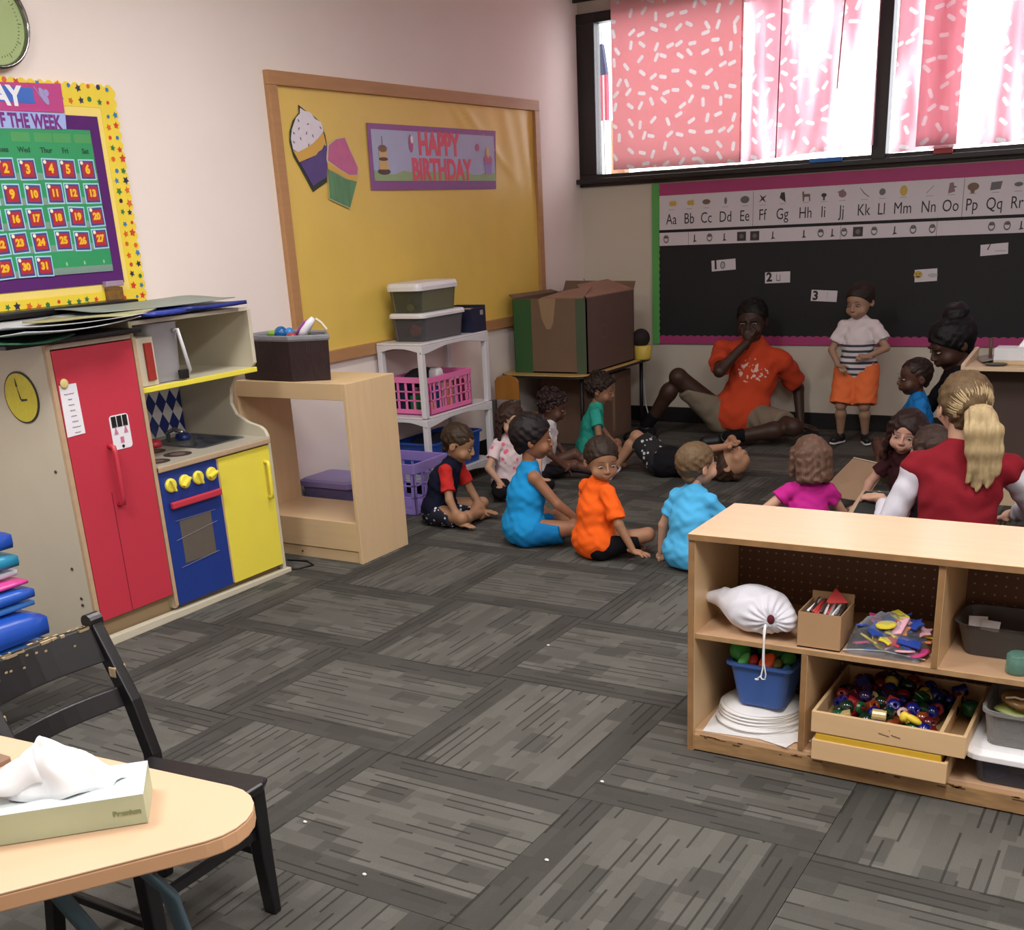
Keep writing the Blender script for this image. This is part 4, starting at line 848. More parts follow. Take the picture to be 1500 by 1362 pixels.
# clear tubs on top
def tub(name, label, x0, x1, y0, y1, z0, h, bm, lm, lidh=.03, ov=.012, grp=None, taper=.012, r=.03, lid=True):
    t = thing(name, label, 'tub', ((x0+x1)/2, (y0+y1)/2, z0), group=grp); cx, cy, w, l = (x0+x1)/2, (y0+y1)/2, x1-x0, y1-y0
    MB().loft([rring(cx, cy, z0+.004, w-2*taper-.004, l-2*taper-.004, r*.8), rring(cx, cy, z0, w-2*taper, l-2*taper, r*.8), rring(cx, cy, z0+h, w, l, r), rring(cx, cy, z0+h, w-.005, l-.005, r), rring(cx, cy, z0+.006, w-2*taper-.005, l-2*taper-.005, r*.8)], cap=False).build('tub_body', bm, t, smooth=False)
    MB().loft([rring(cx, cy, z0+.003, w-2*taper-.006, l-2*taper-.006, r*.8), rring(cx, cy, z0+.005, w-2*taper-.006, l-2*taper-.006, r*.8)]).build('tub_floor', bm, t)
    if lid:
        MB().loft([rring(cx, cy, z0+h-.006, w+ov*2, l+ov*2, r+.01), rring(cx, cy, z0+h+lidh*.4, w+ov*2, l+ov*2, r+.01), rring(cx, cy, z0+h+lidh*.9, w+ov*.6, l+ov*.6, r), rring(cx, cy, z0+h+lidh, w-.02, l-.02, r)]).build('lid', lm, t, smooth=False, bevel=.002)
    else:
        MB().loft([rring(cx, cy, z0+h-.004, w, l, r), rring(cx, cy, z0+h-.004, w+ov*2, l+ov*2, r+.01), rring(cx, cy, z0+h+.006, w+ov*2, l+ov*2, r+.01), rring(cx, cy, z0+h+.006, w-.004, l-.004, r)], cap=False).build('rim', lm, t)
    return t
smoke = clear('tub_smoke', 'a8a4a8', .12, .2); lidw = mat('lid_white', 'dcdade', .4, var=.02)
tub('plastic_tub', 'clear tub with white lid and orange ball on white shelf', -3.715, -3.50, 4.93, 5.33, sz+.001, .125, smoke, lidw, .02)
tub('plastic_tub', 'clear tub of dark toys topmost of the two stacked tubs', -3.715, -3.51, 4.93, 5.29, sz+.148, .115, clear('tub_clear', 'b8b8a0', .08, .2), lidw, .035)
blob('toy_ball', 'orange ball inside the lower clear tub', 'toy', (-3.585, 4.975, sz+.055), .03, mat('toy_orange', 'f0623a', .4))
blob('toy_bag', 'dark purple bundle lying inside the lower clear tub', 'toy', (-3.61, 5.14, sz+.055), (.085, .14, .048), mat('toy_dpurple', '2c2738', .7), noise=.006)
blob('toy_bag', 'dark grey bundle inside the upper clear tub', 'toy', (-3.60, 5.10, sz+.20), (.07, .10, .048), mat('toy_dgrey', '35363a', .7), noise=.008)
blob('toy_bag', 'small blue grey toy at right inside the upper tub', 'toy', (-3.56, 5.23, sz+.175), (.03, .035, .022), mat('toy_bluegrey', '3c4a5c', .6), noise=.004)
blob('toy_bag', 'small pale yellow toy at left inside upper tub', 'toy', (-3.60, 4.965, sz+.175), (.02, .016, .018), mat('toy_pyel', 'c8c468', .6), noise=.003)
nb = thing('navy_box', 'open navy blue box at the far end of white shelf top', 'box', (-3.58, 5.46, sz))
nvm = mat('navy_card', '1b1f3c', .6); m = MB()
for a, b in (((-3.68, 5.385, sz+.001), (-3.49, 5.395, sz+.125)), ((-3.68, 5.52, sz+.001), (-3.49, 5.53, sz+.14)), ((-3.68, 5.395, sz+.001), (-3.67, 5.52, sz+.14)), ((-3.50, 5.395, sz+.001), (-3.49, 5.52, sz+.13)), ((-3.67, 5.395, sz+.001), (-3.50, 5.52, sz+.008))): m.box(a, b)
m.build('box_walls', nvm, nb); bx((-3.66, 5.40, sz+.02), (-3.52, 5.46, sz+.128)).build('paper_stack', mat('tan_paper', 'a8947c', .7), nb)
bx((-3.4885, 5.47, sz+.09), (-3.4875, 5.50, sz+.115)).build('torn_patch', mat('torn_white', 'a09c9c', .7), nb)
tub('blue_tub', 'blue plastic tub on the lowest tier of white shelf', -3.755, -3.49, 4.93, 5.42, .101, .17, mat('tub_blue', '1d49a0', .35, var=.04), mat('tub_blue', '1d49a0', .35), .02, lid=False)
blob('toy_bag', 'dark blue toys heaped inside the blue shelf tub', 'toy', (-3.62, 5.15, .24), (.11, .2, .05), mat('toy_dark_blue', '1a2233', .6), noise=.01)
# ================================================================== CORNER: TABLE, BIG BOX, SMALL CHAIRS
tz = .487
t = thing('small_table', 'small wooden table with black legs in corner under big cardboard box', 'table', (-3.45, 6.6, 0))
m = MB().loft([rring(-3.47, 6.60, z, w, 1.02, .12) for z, w in ((tz-.02, .64), (tz-.002, .64), (tz, .636))]); m.build('tabletop', wood('table_yellow_wood', 'c9a766', 'y', .4), t)
MB().loft([rring(-3.47, 6.60, z, .646, 1.026, .12) for z in (tz-.02, tz-.005)], cap=False).build('edge_band', blk, t)
for x in (-3.73, -3.22):
    for y in (6.16, 7.03): MB().tube([(x, y, 0), (x, y, tz-.02)], .013, 10).build('leg', blk, t, smooth=True)
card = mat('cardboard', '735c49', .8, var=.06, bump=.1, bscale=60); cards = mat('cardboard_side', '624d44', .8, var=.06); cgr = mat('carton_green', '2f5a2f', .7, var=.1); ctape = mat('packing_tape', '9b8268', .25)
hb = .445; a0, a1, b0, b1 = -3.705, -3.19, 6.19, 6.86
def cs(y, z0_, z1_): pass
t = thing('big_cardboard_box', 'big open cardboard box with green stripes on table in corner', 'box', (-3.45, 6.5, tz))
zb0, zb1 = tz+.001, tz+hb
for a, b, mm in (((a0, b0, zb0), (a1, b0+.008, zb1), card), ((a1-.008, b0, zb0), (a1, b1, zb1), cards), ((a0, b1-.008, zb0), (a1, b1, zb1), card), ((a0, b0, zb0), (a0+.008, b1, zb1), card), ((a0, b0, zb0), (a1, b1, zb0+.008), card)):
    bx(a, b).build('box_wall', mm, t)
bx((a0+.003, b0-.0015, zb0), (a0+.13, b0, zb1)).build('green_stripe', cgr, t); bx((a1-.01, b0-.0015, zb0+.0), (a1-.075, b0, zb1)).build('green_stripe', mat('carton_green_dark', '4a5a44', .7), t)
m = MB(); m.prism([(-3.52, b0-.002, zb1), (-3.40, b0-.002, zb1), (-3.42, b0-.002, zb1-.14), (-3.44, b0-.002, zb1-.18), (-3.47, b0-.002, zb1-.18), (-3.50, b0-.002, zb1-.12)], (0, .0015, 0)); m.build('packing_tape', ctape, t)
m = MB(); m.prism([(a0+.01, b0, zb1), (a0+.01, b1-.1, zb1), (a0-.04, b1-.1, zb1+.012), (a0-.04, b0+.03, zb1+.02)], (0, 0, .006)); m.build('box_flap', card, t)
m = MB(); m.prism([(a1, b0+.0, zb1), (a1, b1, zb1), (a1-.17, b1-.03, zb1+.065), (a1-.22, b0+.30, zb1+.055)], (0, 0, .006)); m.build('box_flap', mat('flap_tan', '92705c', .8), t)
m = MB(); m.prism([(a1-.02, b0, zb1+.0), (a0+.2, b0, zb1), (a0+.28, b0+.2, zb1+.03), (a1-.08, b0+.24, zb1+.05)], (0, 0, .006)); m.build('box_flap', mat('flap_tan', '92705c', .8), t)
m = MB(); m.prism([(a0, b1, zb1), (a1, b1, zb1), (a1, b1+.03, zb1+.05), (a0, b1+.04, zb1+.06)], (0, -.004, .002)); m.build('box_flap', card, t)
m = MB(); m.lathe([(.045, 0), (.045, .0012), (.035, .0012), (.035, 0)], (a1, 6.42, tz+.23), 24, RX, close=False); m.build('printed_ring', mat('ring_print', '6b554c', .8), t)
t = thing('yellow_cup', 'yellow container with a round black top beside big cardboard box', 'container', (-3.11+.05, 6.8, tz))
q = (-3.135, 6.93)
MB().lathe([(.05, 0), (.055, .01), (.06, .085), (.055, .09)], (q[0]-.015, q[1]-.02, tz), 24).build('cup_body', mat('cup_yellow', 'd6bb52', .5), t, smooth=True)
MB().ball((q[0]-.03, q[1]-.02, tz+.135), (.06, .06, .062), 18).build('round_top', mat('foam_black', '221918', .8, bump=.4), t, smooth=True)
t = thing('tall_cardboard_box', 'plain brown cardboard box standing on the floor under table', 'box', (-3.4, 6.7, 0))
bx((-3.66, 6.42, 0), (-3.26, 6.95, .42)).build('carton', mat('cardboard_dim', '75594a', .85), t, bevel=.004); bx((-3.259, 6.66, .05), (-3.2585, 6.70, .42)).build('box_tape', ctape, t)
t = thing('toddler_chair', 'orange brown wooden toddler chair behind seated girl in pink', 'chair', (-3.60, 5.98, 0))
ch = wood('chair_orange', 'a9702e', 'z', .35)
MB().loft([[(-3.70+.0+x_, 5.90+.02*math.cos(3*x_)+dy, z) for x_, z in ((0, .36), (.0, .47), (.02, .495), (.06, .505), (.11, .505), (.15, .495), (.17, .47), (.17, .36))] for dy in (0, .016)]).build('backrest', ch, t, bevel=.003)
bx((-3.71, 5.91, .24), (-3.51, 6.12, .26)).build('seat', ch, t, bevel=.006)
for x in (-3.70, -3.53):
    for y in (5.91, 6.10): bx((x-.012, y-.012, 0), (x+.012, y+.012, .36 if y < 6 else .24)).build('leg', mat('chair_steel', '707070', .3, .6), t, bevel=.003)
t = thing('white_strap', 'thin white strap hanging to the floor beside table leg', 'strap', (-3.2, 7.1, 0)); 
MB().tube([(-3.24, 7.08, .40), (-3.23, 7.09, .3), (-3.22, 7.1, .16), (-3.17, 7.08, .02)], .004, 6).build('strap_line', wpl, t)
# ================================================================== BLACK CHAIR, TEACHER TABLE, BLUE PADS
bc = mat('chair_black_paint', '19181b', .32, var=.2, scale=20, bump=.12, bscale=30); chip = mat('chipped_wood', 'b09a78', .7, var=.3, scale=60)
t = thing('black_wooden_chair', 'chipped black wooden child chair tucked behind the table corner', 'chair', (-1.78, 1.35, 0))
cy0, cy1, cxb, cxf, sz_ = 1.17, 1.505, -1.885, -1.58, .325
def bar(P, w, d, nm, mt, ax=(0, 1, 0), bev=.004):
    m = MB(); ax = Vector(ax); P = [Vector(p) for p in P]; R = []
    for i, p in enumerate(P):
        tt = (P[min(i+1, len(P)-1)]-P[max(i-1, 0)]).normalized(); b = tt.cross(ax).normalized(); ww = w[i] if isinstance(w, (list, tuple)) else w
        R.append([p+ax*sx*ww/2+b*sb*d/2 for sx, sb in ((-1, -1), (1, -1), (1, 1), (-1, 1))])
    m.loft(R); return m.build(nm, mt, t, bevel=bev)
for y in (cy0+.016, cy1-.016):
    bar([(cxb-.035, y, 0), (cxb, y, sz_*.5), (cxb, y, sz_), (cxb-.035, y, sz_+.12), (cxb-.115, y, .605), (cxb-.125, y, .628)], .028, .034, 'back_post', bc)
    MB().tube([(cxb-.119, y-.016, .622), (cxb-.119, y+.016, .622)], .0175, 14).build('post_cap', bc, t, smooth=False)
    bar([(cxf, y, 0), (cxf-.006, y, .14), (cxf-.006, y, sz_-.02)], [.022, .032, .036], .034, 'front_leg', bc)
    bar([(cxb-.01, y, .15), (cxf-.006, y, .15)], .016, .022, 'stretcher', bc)
    bx((cxb-.076, y-.016, .50), (cxb-.055, y+.0165, .525), Matrix.Translation((0, 0, 0))).build('chipped_patch', chip, t, bevel=.003)
def rail(z0, z1, x0, x1, nm):
    V = []; R = []
    for i in range(9):
        s = i/8; y = cy0+.02+(cy1-cy0-.04)*s; c = -.018*math.sin(PI*s)
        R.append([(x0+c-.008, y, z0), (x0+c+.008, y, z0), (x1+c+.008, y, z1), (x1+c-.008, y, z1)])
    MB().loft(R).build(nm, bc, t, bevel=.003); return R
Rr = rail(.535, .613, cxb-.088, cxb-.117, 'top_rail'); rail(.435, .478, cxb-.052, cxb-.066, 'back_slat')
m = MB(); rr = random.Random(5)
for i in range(26):
    s = rr.random(); y = cy0+.03+(cy1-cy0-.06)*s; c = -.018*math.sin(PI*s); w = rr.uniform(.004, .016)
    xx = cxb-.117+c+rr.choice((-.0075, .006, .007)); m.box((xx-.003, y-w, .6085), (xx+.003, y+w, .6142))
for i in range(8):
    s = rr.random(); y = cy0+.03+(cy1-cy0-.06)*s; c = -.018*math.sin(PI*s); z = rr.uniform(.57, .6); q = (z-.535)/.078; m.box((cxb-.088-.029*q+c+.0078, y-.003, z), (cxb-.088-.029*q+c+.0086, y+.003, z+.004))
m.build('paint_chips', chip, t, kind='stuff')
rg = []
for z, g in ((sz_-.022, -.002), (sz_-.018, .0), (sz_-.006, .004), (sz_, .0)):
    rg.append([(cxb+.012-g, cy0+.03-g, z), (cxf+.012+g, cy0-.006-g, z), (cxf+.026+g, cy0+.02, z), (cxf+.026+g, cy1-.02, z), (cxf+.012+g, cy1+.006+g, z), (cxb+.012-g, cy1-.03+g, z)])
MB().loft(rg).build('seat', bc, t, bevel=.003)
bx((cxf-.02, cy0+.03, sz_-.06), (cxf-.004, cy1-.03, sz_-.022)).build('seat_rail', bc, t); bx((cxf-.014, cy0+.03, .19), (cxf, cy1-.03, .21)).build('stretcher', bc, t); bx((cxb-.006, cy0+.03, .12), (cxb+.01, cy1-.03, .14)).build('stretcher', bc, t)
# teacher table
tt = thing('activity_table', 'pale maple laminate table with rounded corner and blue grey legs', 'table', (-1.9, .7, 0))
Pt = [(-2.9, 1.02)]
cc = (-1.262, 1.048)
for k in range(9): a = math.radians(94-k*(94+32)/8); Pt.append((cc[0]+.098*math.cos(a), cc[1]+.098*math.sin(a)))
Pt += [(-1.60, .385), (-1.95, .0), (-2.9, .0)]
lam2 = mat('table_laminate', 'd3b091', .32, var=.02, scale=5); tedge = mat('table_edge', 'd0a27a', .45, var=.04)
def pl(z, g=0):
    c_ = Vector((-2.0, .7)); return [(p[0]+(p[0]-c_.x)*g, p[1]+(p[1]-c_.y)*g, z) for p in Pt[::-1]]
MB().prism(pl(.5465), (0, 0, .0035)).build('tabletop', lam2, tt, bevel=.001)
MB().prism(pl(.519), (0, 0, .0275)).build('edge_band', tedge, tt, bevel=.003)
blg = mat('leg_bluegrey', '4d6470', .4, .2)
m = MB(); m.tube([(-1.30, .92, .515), (-1.275, .95, .50), (-1.255, .975, .45), (-1.27, 1.01, .3), (-1.33, 1.04, .1), (-1.36, 1.06, .0)], .028, 14, flat=(1, .3, 0)); m.build('leg', blg, tt, smooth=True)
m = MB(); m.tube([(-1.42, .86, .515), (-1.43, .89, .47), (-1.36, .96, .25), (-1.34, 1.02, .06)], .014, 10); m.build('leg_brace', blg, tt, smooth=True)
for p in ((-2.6, .9), (-1.9, .15), (-2.7, .15)): MB().tube([(p[0], p[1], .519), (p[0], p[1], 0)], .02, 12).build('leg', blg, tt, smooth=True)
# tissue box
A = Zp(217.7, 1205.6, .55); B = Zp(0, 1240, .55); dd = (B-A).normalized(); nn = Vector((-dd.y, dd.x, 0)); nn = -nn if nn.dot(Vector((-.5, .8, 0))) < 0 else nn
C_ = A + dd*.235; hgt = .052; wdt = .118
t = thing('tissue_box', 'flat pale green tissue box with white tissues on maple table', 'tissue box', tuple((A+C_)/2+nn*wdt/2))
def obx(a0, a1, n0, n1, z0, z1): return MB().prism([A+dd*a0+nn*n0+Z3*z0, A+dd*a1+nn*n0+Z3*z0, A+dd*a1+nn*n1+Z3*z0, A+dd*a0+nn*n1+Z3*z0], (0, 0, z1-z0))
obx(0, .235, 0, wdt, .001, hgt-.001).build('carton', mat('carton_sage', 'b9c2a2', .5, var=.14, scale=7), t, bevel=.001)
obx(0.0, .235, 0.0, wdt, hgt-.001, hgt).build('carton_top', mat('carton_white', 'e4eef0', .4, var=.02), t)
m = MB(); put_text(m, 'Premium', .0115, A+dd*.028-nn*.0006+Z3*.024, -dd, (0, 0, 1), .0006, .0003); m.build('lettering', mat('carton_ink', '808c66', .5), t)
m = MB(); V = []; F = []; n1, n2 = 40, 14
c0 = A+dd*.125+nn*wdt*.55+Z3*hgt
for i in range(n1+1):
    s = i/n1; a = s*2*PI
    for j in range(n2+1):
        q = j/n2; rad = (1-q)**.7
        rx = .085*rad*(1+.07*math.sin(a*5+q*3))+.012*(1-q); ry = .032*rad*(1+.22*math.sin(a*7+1))+.008*(1-q)
        top = .082*q**.8*(1-.12*math.cos(a*2)); k = .035*q
        V.append(c0 + dd*(rx*math.cos(a)+.02*q+.006*math.sin(q*9+a*2)) + nn*(ry*math.sin(a)) + Z3*(top+.005*math.sin(a*6+q*6)*(1-q)))
for i in range(n1):
    for j in range(n2): q = i*(n2+1)+j; F.append((q, q+n2+1, q+n2+2, q+1))
m.add(V, F); m.build('tissue', mat('tissue_white', 'f2f3f6', .9, var=.02), t, smooth=True, solid=.001)
V = []; F = []
for i in range(13):
    for j in range(9):
        a, b = i/12, j/8; V.append(c0+dd*(.02+.11*a+.01*math.sin(b*5))+nn*(-.03+.05*b-.015*a)+Z3*(.004+.075*(math.sin(PI*(b*.75+.1))*(1-a*.85))+.004*math.sin(a*12+b*6)))
for i in range(12):
    for j in range(8): q = i*9+j; F.append((q, q+9, q+10, q+1))
m = MB(); m.add(V, F); m.build('tissue', mat('tissue_white', 'f2f3f6', .9, var=.02), t, smooth=True, solid=.0008)
q = Zp(2, 1118, .55); o = MB().loft([rring(q.x-.01, q.y, .55+z, .045, .03, .008) for z in (.0005, .008)]).build('wooden_block', wood('block_brown', '8a6a58', 'x')); setp(o, 'small brown wooden block behind tissue box on maple table', 'block')
# stack of blue pads at the left
yt = 2.02
lv = [(.000, .06, -3.24, 'pad_dark_blue', '1c49a8'), (.062, .13, -3.26, 'pad_blue', '2458b8'), (.132, .20, -3.20, 'pad_dark_blue', '1c49a8'), (.202, .262, -2.925, 'pad_light_blue', '3f83d4'), (.265, .355, -2.93, 'pad_royal', '2050b4'), (.358, .382, -2.975, 'pad_light_blue', '3f83d4'), (.384, .425, -2.965, 'pad_blue', '2458b8'), (.427, .445, -2.985, 'pad_pink', 'd8489a'), (.447, .475, -3.03, 'pad_white', 'd5dae4'), (.477, .53, -3.01, 'pad_teal', '2484a8'), (.532, .60, -3.02, 'pad_royal', '2a62c8')]
lbl = {4: 'thick royal blue shiny pad bulging in the middle of the stack', 5: 'thin light blue pad above the thick royal blue pad', 6: 'folded blue pad directly under the pink sheet', 7: 'bright pink pad in the blue stack at left edge', 8: 'white folded sheet on the pink pad', 9: 'teal pad second from the top of the stack', 10: 'royal blue pad on top of the stack at left edge', 3: 'light blue pad under thick royal blue pad', 2: 'dark blue pad under the light blue one near chair', 1: 'blue pad second from the floor in the stack', 0: 'dark blue pad lying on the floor under the stack'}
for k, (z0_, z1_, xr, nm, hx) in enumerate(lv):
    h_ = z1_-z0_; zc_ = (z0_+z1_)/2; R = []
    for i in range(13):
        s = i/12; y = 1.45+(yt-1.45)*s - (0.0); g = min(1, .55+math.sin(PI*min(1, max(0, s)))**.3*.45); sag = -.012*math.sin(s*3)*0
        R.append([(x_, y, z) for x_, z in ((-3.36, zc_-h_*.5*g), (xr-.03, zc_-h_*.5*g), (xr-.004, zc_-h_*.4), (xr, zc_-h_*.2), (xr, zc_+h_*.2), (xr-.03, zc_+h_*.48*g), (-3.36, zc_+h_*.5*g))])
    o = MB().loft(R).build('foam_pad', mat(nm, hx, .3, var=.06, bump=.15, bscale=18), smooth=True); setp(o, lbl[k], 'pad', 'stacked pads by the kitchen')
# ================================================================== LOW SHELF IN FRONT
sw = wood('shelf_maple', 'd0aa88', 'x', .26, .05); swv = wood('shelf_maple_side', 'd6b488', 'z', .4, .06); swe = mat('shelf_edge', '9a744c', .6, var=.25, scale=25); peg = None
def pegboard():
    m, N = newmat('pegboard'); tc = N.n('ShaderNodeTexCoord'); sp = N.n('ShaderNodeSeparateXYZ'); N.l(tc.outputs['Object'], sp.inputs[0])
    fx = N.math('SUBTRACT', N.math('FRACT', N.math('MULTIPLY', sp.outputs[0], 40.0)), .5); fz = N.math('SUBTRACT', N.math('FRACT', N.math('MULTIPLY', sp.outputs[2], 40.0)), .5)
    d = N.math('SQRT', N.math('ADD', N.math('MULTIPLY', fx, fx), N.math('MULTIPLY', fz, fz))); h = N.math('LESS_THAN', d, .1)
    N.l(N.mix(h, lin('6a4c38'), lin('a8927c')), N.b.inputs['Base Color']); N.b.inputs['Roughness'].default_value = .7; return m  # pale dots paint in the light that shows through the peg holes
peg = pegboard()
SX0, SX1, SF, SB, STOP = -1.066, .72, 2.608, 2.945, .620
ls = thing('low_shelf', 'long low maple cubby shelf full of toys in the foreground', 'shelf', (-.2, 2.78, 0))
bx((SX0, SF-.006, STOP-.018), (SX1, SB, STOP)).build('top_board', sw, ls, bevel=.003)
bx((SX0+.003, SF-.0075, STOP-.0165), (SX1, SF-.005, STOP-.0015)).build('edge_strip', swe, ls)
bx((SX0, SF, 0), (SX0+.019, SB-.005, STOP-.018)).build('side_panel', swv, ls, bevel=.002); bx((SX0+.001, SF-.0015, .0), (SX0+.018, SF+.0, STOP-.018)).build('edge_strip', swe, ls)
bx((SX1-.019, SF, 0), (SX1, SB-.005, STOP-.018)).build('side_panel', swv, ls, bevel=.002)
bx((SX0+.019, SF+.004, .330), (SX1-.019, SB-.008, .345)).build('middle_shelf', sw, ls, bevel=.001); bx((SX0+.019, SF+.0025, .331), (SX1-.019, SF+.0045, .344)).build('edge_strip', mat('shelf_edge_light', 'b08c62', .6, var=.25, scale=25), ls)
bx((SX0+.019, SF+.004, .047), (SX1-.019, SB-.008, .062)).build('bottom_board', sw, ls, bevel=.001)
bx((SX0+.019, SF+.0, .004), (SX1-.019, SF+.012, .05)).build('kick_board', mat('kick_worn', 'a8845a', .6, var=.4, scale=14, stretch=(1, 1, 5)), ls, bevel=.002)
for x, z0_, z1_ in ((-.439, .345, STOP-.018), (.19, .345, STOP-.018), (-.751, .062, .33), (-.13, .062, .33), (.35, .062, .33)):
    bx((x-.008, SF+.003, z0_), (x+.008, SB-.008, z1_)).build('divider', swv, ls, bevel=.001); bx((x-.007, SF+.001, z0_), (x+.007, SF+.003, z1_)).build('edge_strip', swe, ls)
bx((SX0+.005, SB-.008, .01), (SX1-.005, SB-.001, STOP-.018)).build('back_panel', peg, ls)
# fuzzy scuffs on the kick: small dark nicks
m = MB(); rr = random.Random(9)
for i in range(30): x = rr.uniform(SX0+.03, .1); w = rr.uniform(.006, .03); z = rr.uniform(.036, .05); m.box((x, SF-.0006, z), (x+w, SF+.0005, z+rr.uniform(.002, .005)))
m.build('scuff_marks', mat('scuff_dark', '5a4028', .8), ls, kind='stuff')
# --- sdf based soft things use the sculptor below
# cardboard pen box
t = thing('pen_box', 'small open cardboard box of pens on the shelf beside white bag', 'box', (-.72, 2.68, .345))
x0_, x1_, y0_, y1_, z0_, z1_ = -.775, -.667, 2.622, 2.745, .346, .440
cb2 = mat('pen_box_card', 'b28e68', .7, var=.05); 
for a, b in (((x0_, y0_, z0_), (x1_, y0_+.003, z1_)), ((x1_-.003, y0_+.003, z0_), (x1_, y1_, z1_)), ((x0_, y0_+.003, z0_), (x0_+.003, y1_, z1_)), ((x0_, y1_-.003, z0_), (x1_, y1_, z1_+.02))): bx(a, b).build('box_wall', cb2, t)
bx((x0_, y0_, z0_), (x1_, y1_, z0_+.003)).build('box_bottom', cb2, t)
rr = random.Random(4)
for i in range(13):
    c = rr.choice(['e8e4e4', '3a3436', 'b83838', '8a8486', 'e8e4e4', '2b2a30']); x = x0_+.012+.0068*i; y = rr.uniform(2.634, 2.65); a = rr.uniform(-.01, .01)
    o = MB().tube([(x, y, z1_-.012+rr.uniform(0, .012)), (min(x1_-.008, max(x0_+.008, x+a)), y+.085, z1_-.008+rr.uniform(0, .016))], .0038, 7).build('pen', mat('pen_'+c, c, .4), smooth=True)
    cn = {'e8e4e4': 'white', '3a3436': 'dark grey', 'b83838': 'red', '8a8486': 'grey', '2b2a30': 'black'}[c]
    setp(o, f'thin {cn} pen in the small cardboard box, '+'first second third fourth fifth sixth seventh eighth ninth tenth eleventh twelfth last'.split()[i]+' from left', 'pen', 'pens in the cardboard box')
o = MB().prism([(x0_+.045, y1_-.05, z1_+.002), (x1_-.01, y1_-.035, z1_+.006), (x0_+.06, y1_-.012, z1_+.034)], (.002, 0, .002)).build('red_paper', mat('red_paper_scrap', 'b83030', .5)); setp(o, 'red paper scrap sticking up from the pen box', 'paper')
# zip bag of foam shapes
zt = .346
fo = [('blue', '2748a8'), ('yellow', 'f0dc40'), ('pink', 'd84a8c'), ('red', 'c83040'), ('pale pink', 'f0b8c8'), ('orange', 'e08a50')]
rr = random.Random(21); nfo = 0
for i in range(56):
    cn, hx = fo[rr.choice((0, 0, 0, 1, 1, 2, 3, 4, 5))]; x = -.555+rr.gauss(0, .05); y = 2.70+rr.uniform(-.06, .05); z = zt+.012+.055*max(0, 1-((x+.555)/.1)**2-((y-2.70)/.09)**2)*(i/56)+.003*i/10
    x = min(-.485, max(-.635, x)); k = rr.randrange(3); P = (circ(.025, 12), star(6, .028, .018), [(-.028, -.014), (.028, -.014), (.028, .014), (-.028, .014)])[k]
    M = Matrix.Translation((x, y, z)) @ Euler((rr.uniform(-.7, .3), rr.uniform(-.5, .5), rr.uniform(0, 6))).to_matrix().to_4x4()
    P3 = [M @ Vector((a, b, 0)) for a, b in P]; o = MB().prism(P3, (M.to_3x3() @ Vector((0, 0, .005)))).build('foam_shape', mat('foam_'+cn.replace(' ', '_'), hx, .6), bevel=.001)
    pl_ = ('lowest', 'low', 'high', 'topmost')[i//14]+' '+('left', 'centre', 'right')[min(2, int((x+.64)/.055))]
    setp(o, f'{cn} foam {("disc", "flower", "bar")[k]} inside the clear zip bag, {pl_}', 'foam shape', f'{cn} foam shapes in the zip bag, {pl_}')
V = []; F = []; nu, nv_ = 30, 20
t = thing('zip_bag', 'clear plastic zip bag of colourful foam shapes on the shelf', 'bag', (-.56, 2.70, .345))
for side in (0, 1):
    o0 = len(V)
    for i in range(nu+1):
        for j in range(nv_+1):
            a, b = i/nu*2-1, j/nv_*2-1; hgt_ = .088*max(0, (1-a*a))**.7*max(0, (1-b*b))**.6 if side else 0
            x = -.565+.100*a + .012*b*a; y = 2.698+.078*b
            V.append((x, y, zt+.002+hgt_+(.0035*math.sin(a*23+b*9)+.003*math.sin(b*31-a*7))*(1 if side else .1)))
    for i in range(nu):
        for j in range(nv_): q = o0+i*(nv_+1)+j; F.append((q, q+nv_+1, q+nv_+2, q+1))
m = MB(); m.add(V, F); m.build('bag_film', clear('bag_film', 'dfe6ee', .07, .08), t, smooth=True)
MB().tube([(-.66, 2.63, zt+.006), (-.62, 2.625, zt+.014), (-.56, 2.628, zt+.018), (-.50, 2.63, zt+.012), (-.465, 2.64, zt+.006)], .002, 5).build('zip_strip', clear('zip_clear', 'e8eef4', .6, .1), t)
# clear shallow bin and its papers, right upper cubby
sm2 = clear('bin_clear', '8c8784', .22, .2)
def widebin(name, label, cx, cy, z0, w, l, h, bm, flare=1.25, r=.04, cat='bin'):
    t = thing(name, label, cat, (cx, cy, z0))
    MB().loft([rring(cx, cy, z0+.003, w/flare-.006, l/flare-.006, r*.7), rring(cx, cy, z0+.0, w/flare, l/flare, r*.7), rring(cx, cy, z0+h*.97, w, l, r), rring(cx, cy, z0+h, w+.012, l+.012, r), rring(cx, cy, z0+h-.002, w-.004, l-.004, r), rring(cx, cy, z0+.004, w/flare-.005, l/flare-.005, r*.7)], cap=False).build('bin_body', bm, t, smooth=False)
    MB().loft([rring(cx, cy, z0+.002, w/flare-.007, l/flare-.007, r*.7), rring(cx, cy, z0+.004, w/flare-.007, l/flare-.007, r*.7)]).build('bin_floor', bm, t); return t
widebin('clear_bin', 'shallow clear plastic bin holding white slips in upper right cubby', -.31, 2.80, .346, .215, .17, .082, sm2)
for k, (x, y, z, a) in enumerate(((-.375, 2.79, .412, .3), (-.345, 2.78, .408, -.2))):
    M = Matrix.Translation((x, y, z)) @ Euler((1.1, .1*a, a)).to_matrix().to_4x4(); o = MB().box((-.022, -.012, 0), (.022, .014, .001), M).build('paper_slip', wpap); setp(o, 'white paper slip standing in the clear bin, ' + ('left one' if k == 0 else 'right one'), 'paper')
t = thing('green_jar', 'small translucent green jar at the cubby front by the right edge', 'jar', (-.255, 2.66, .346)); MB().lathe([(.022, 0), (.026, .006), (.026, .045), (.02, .05)], (-.262, 2.655, .346), 18).build('jar_body', clear('jar_green', '6c9a8c', .6, .1), t, smooth=True)
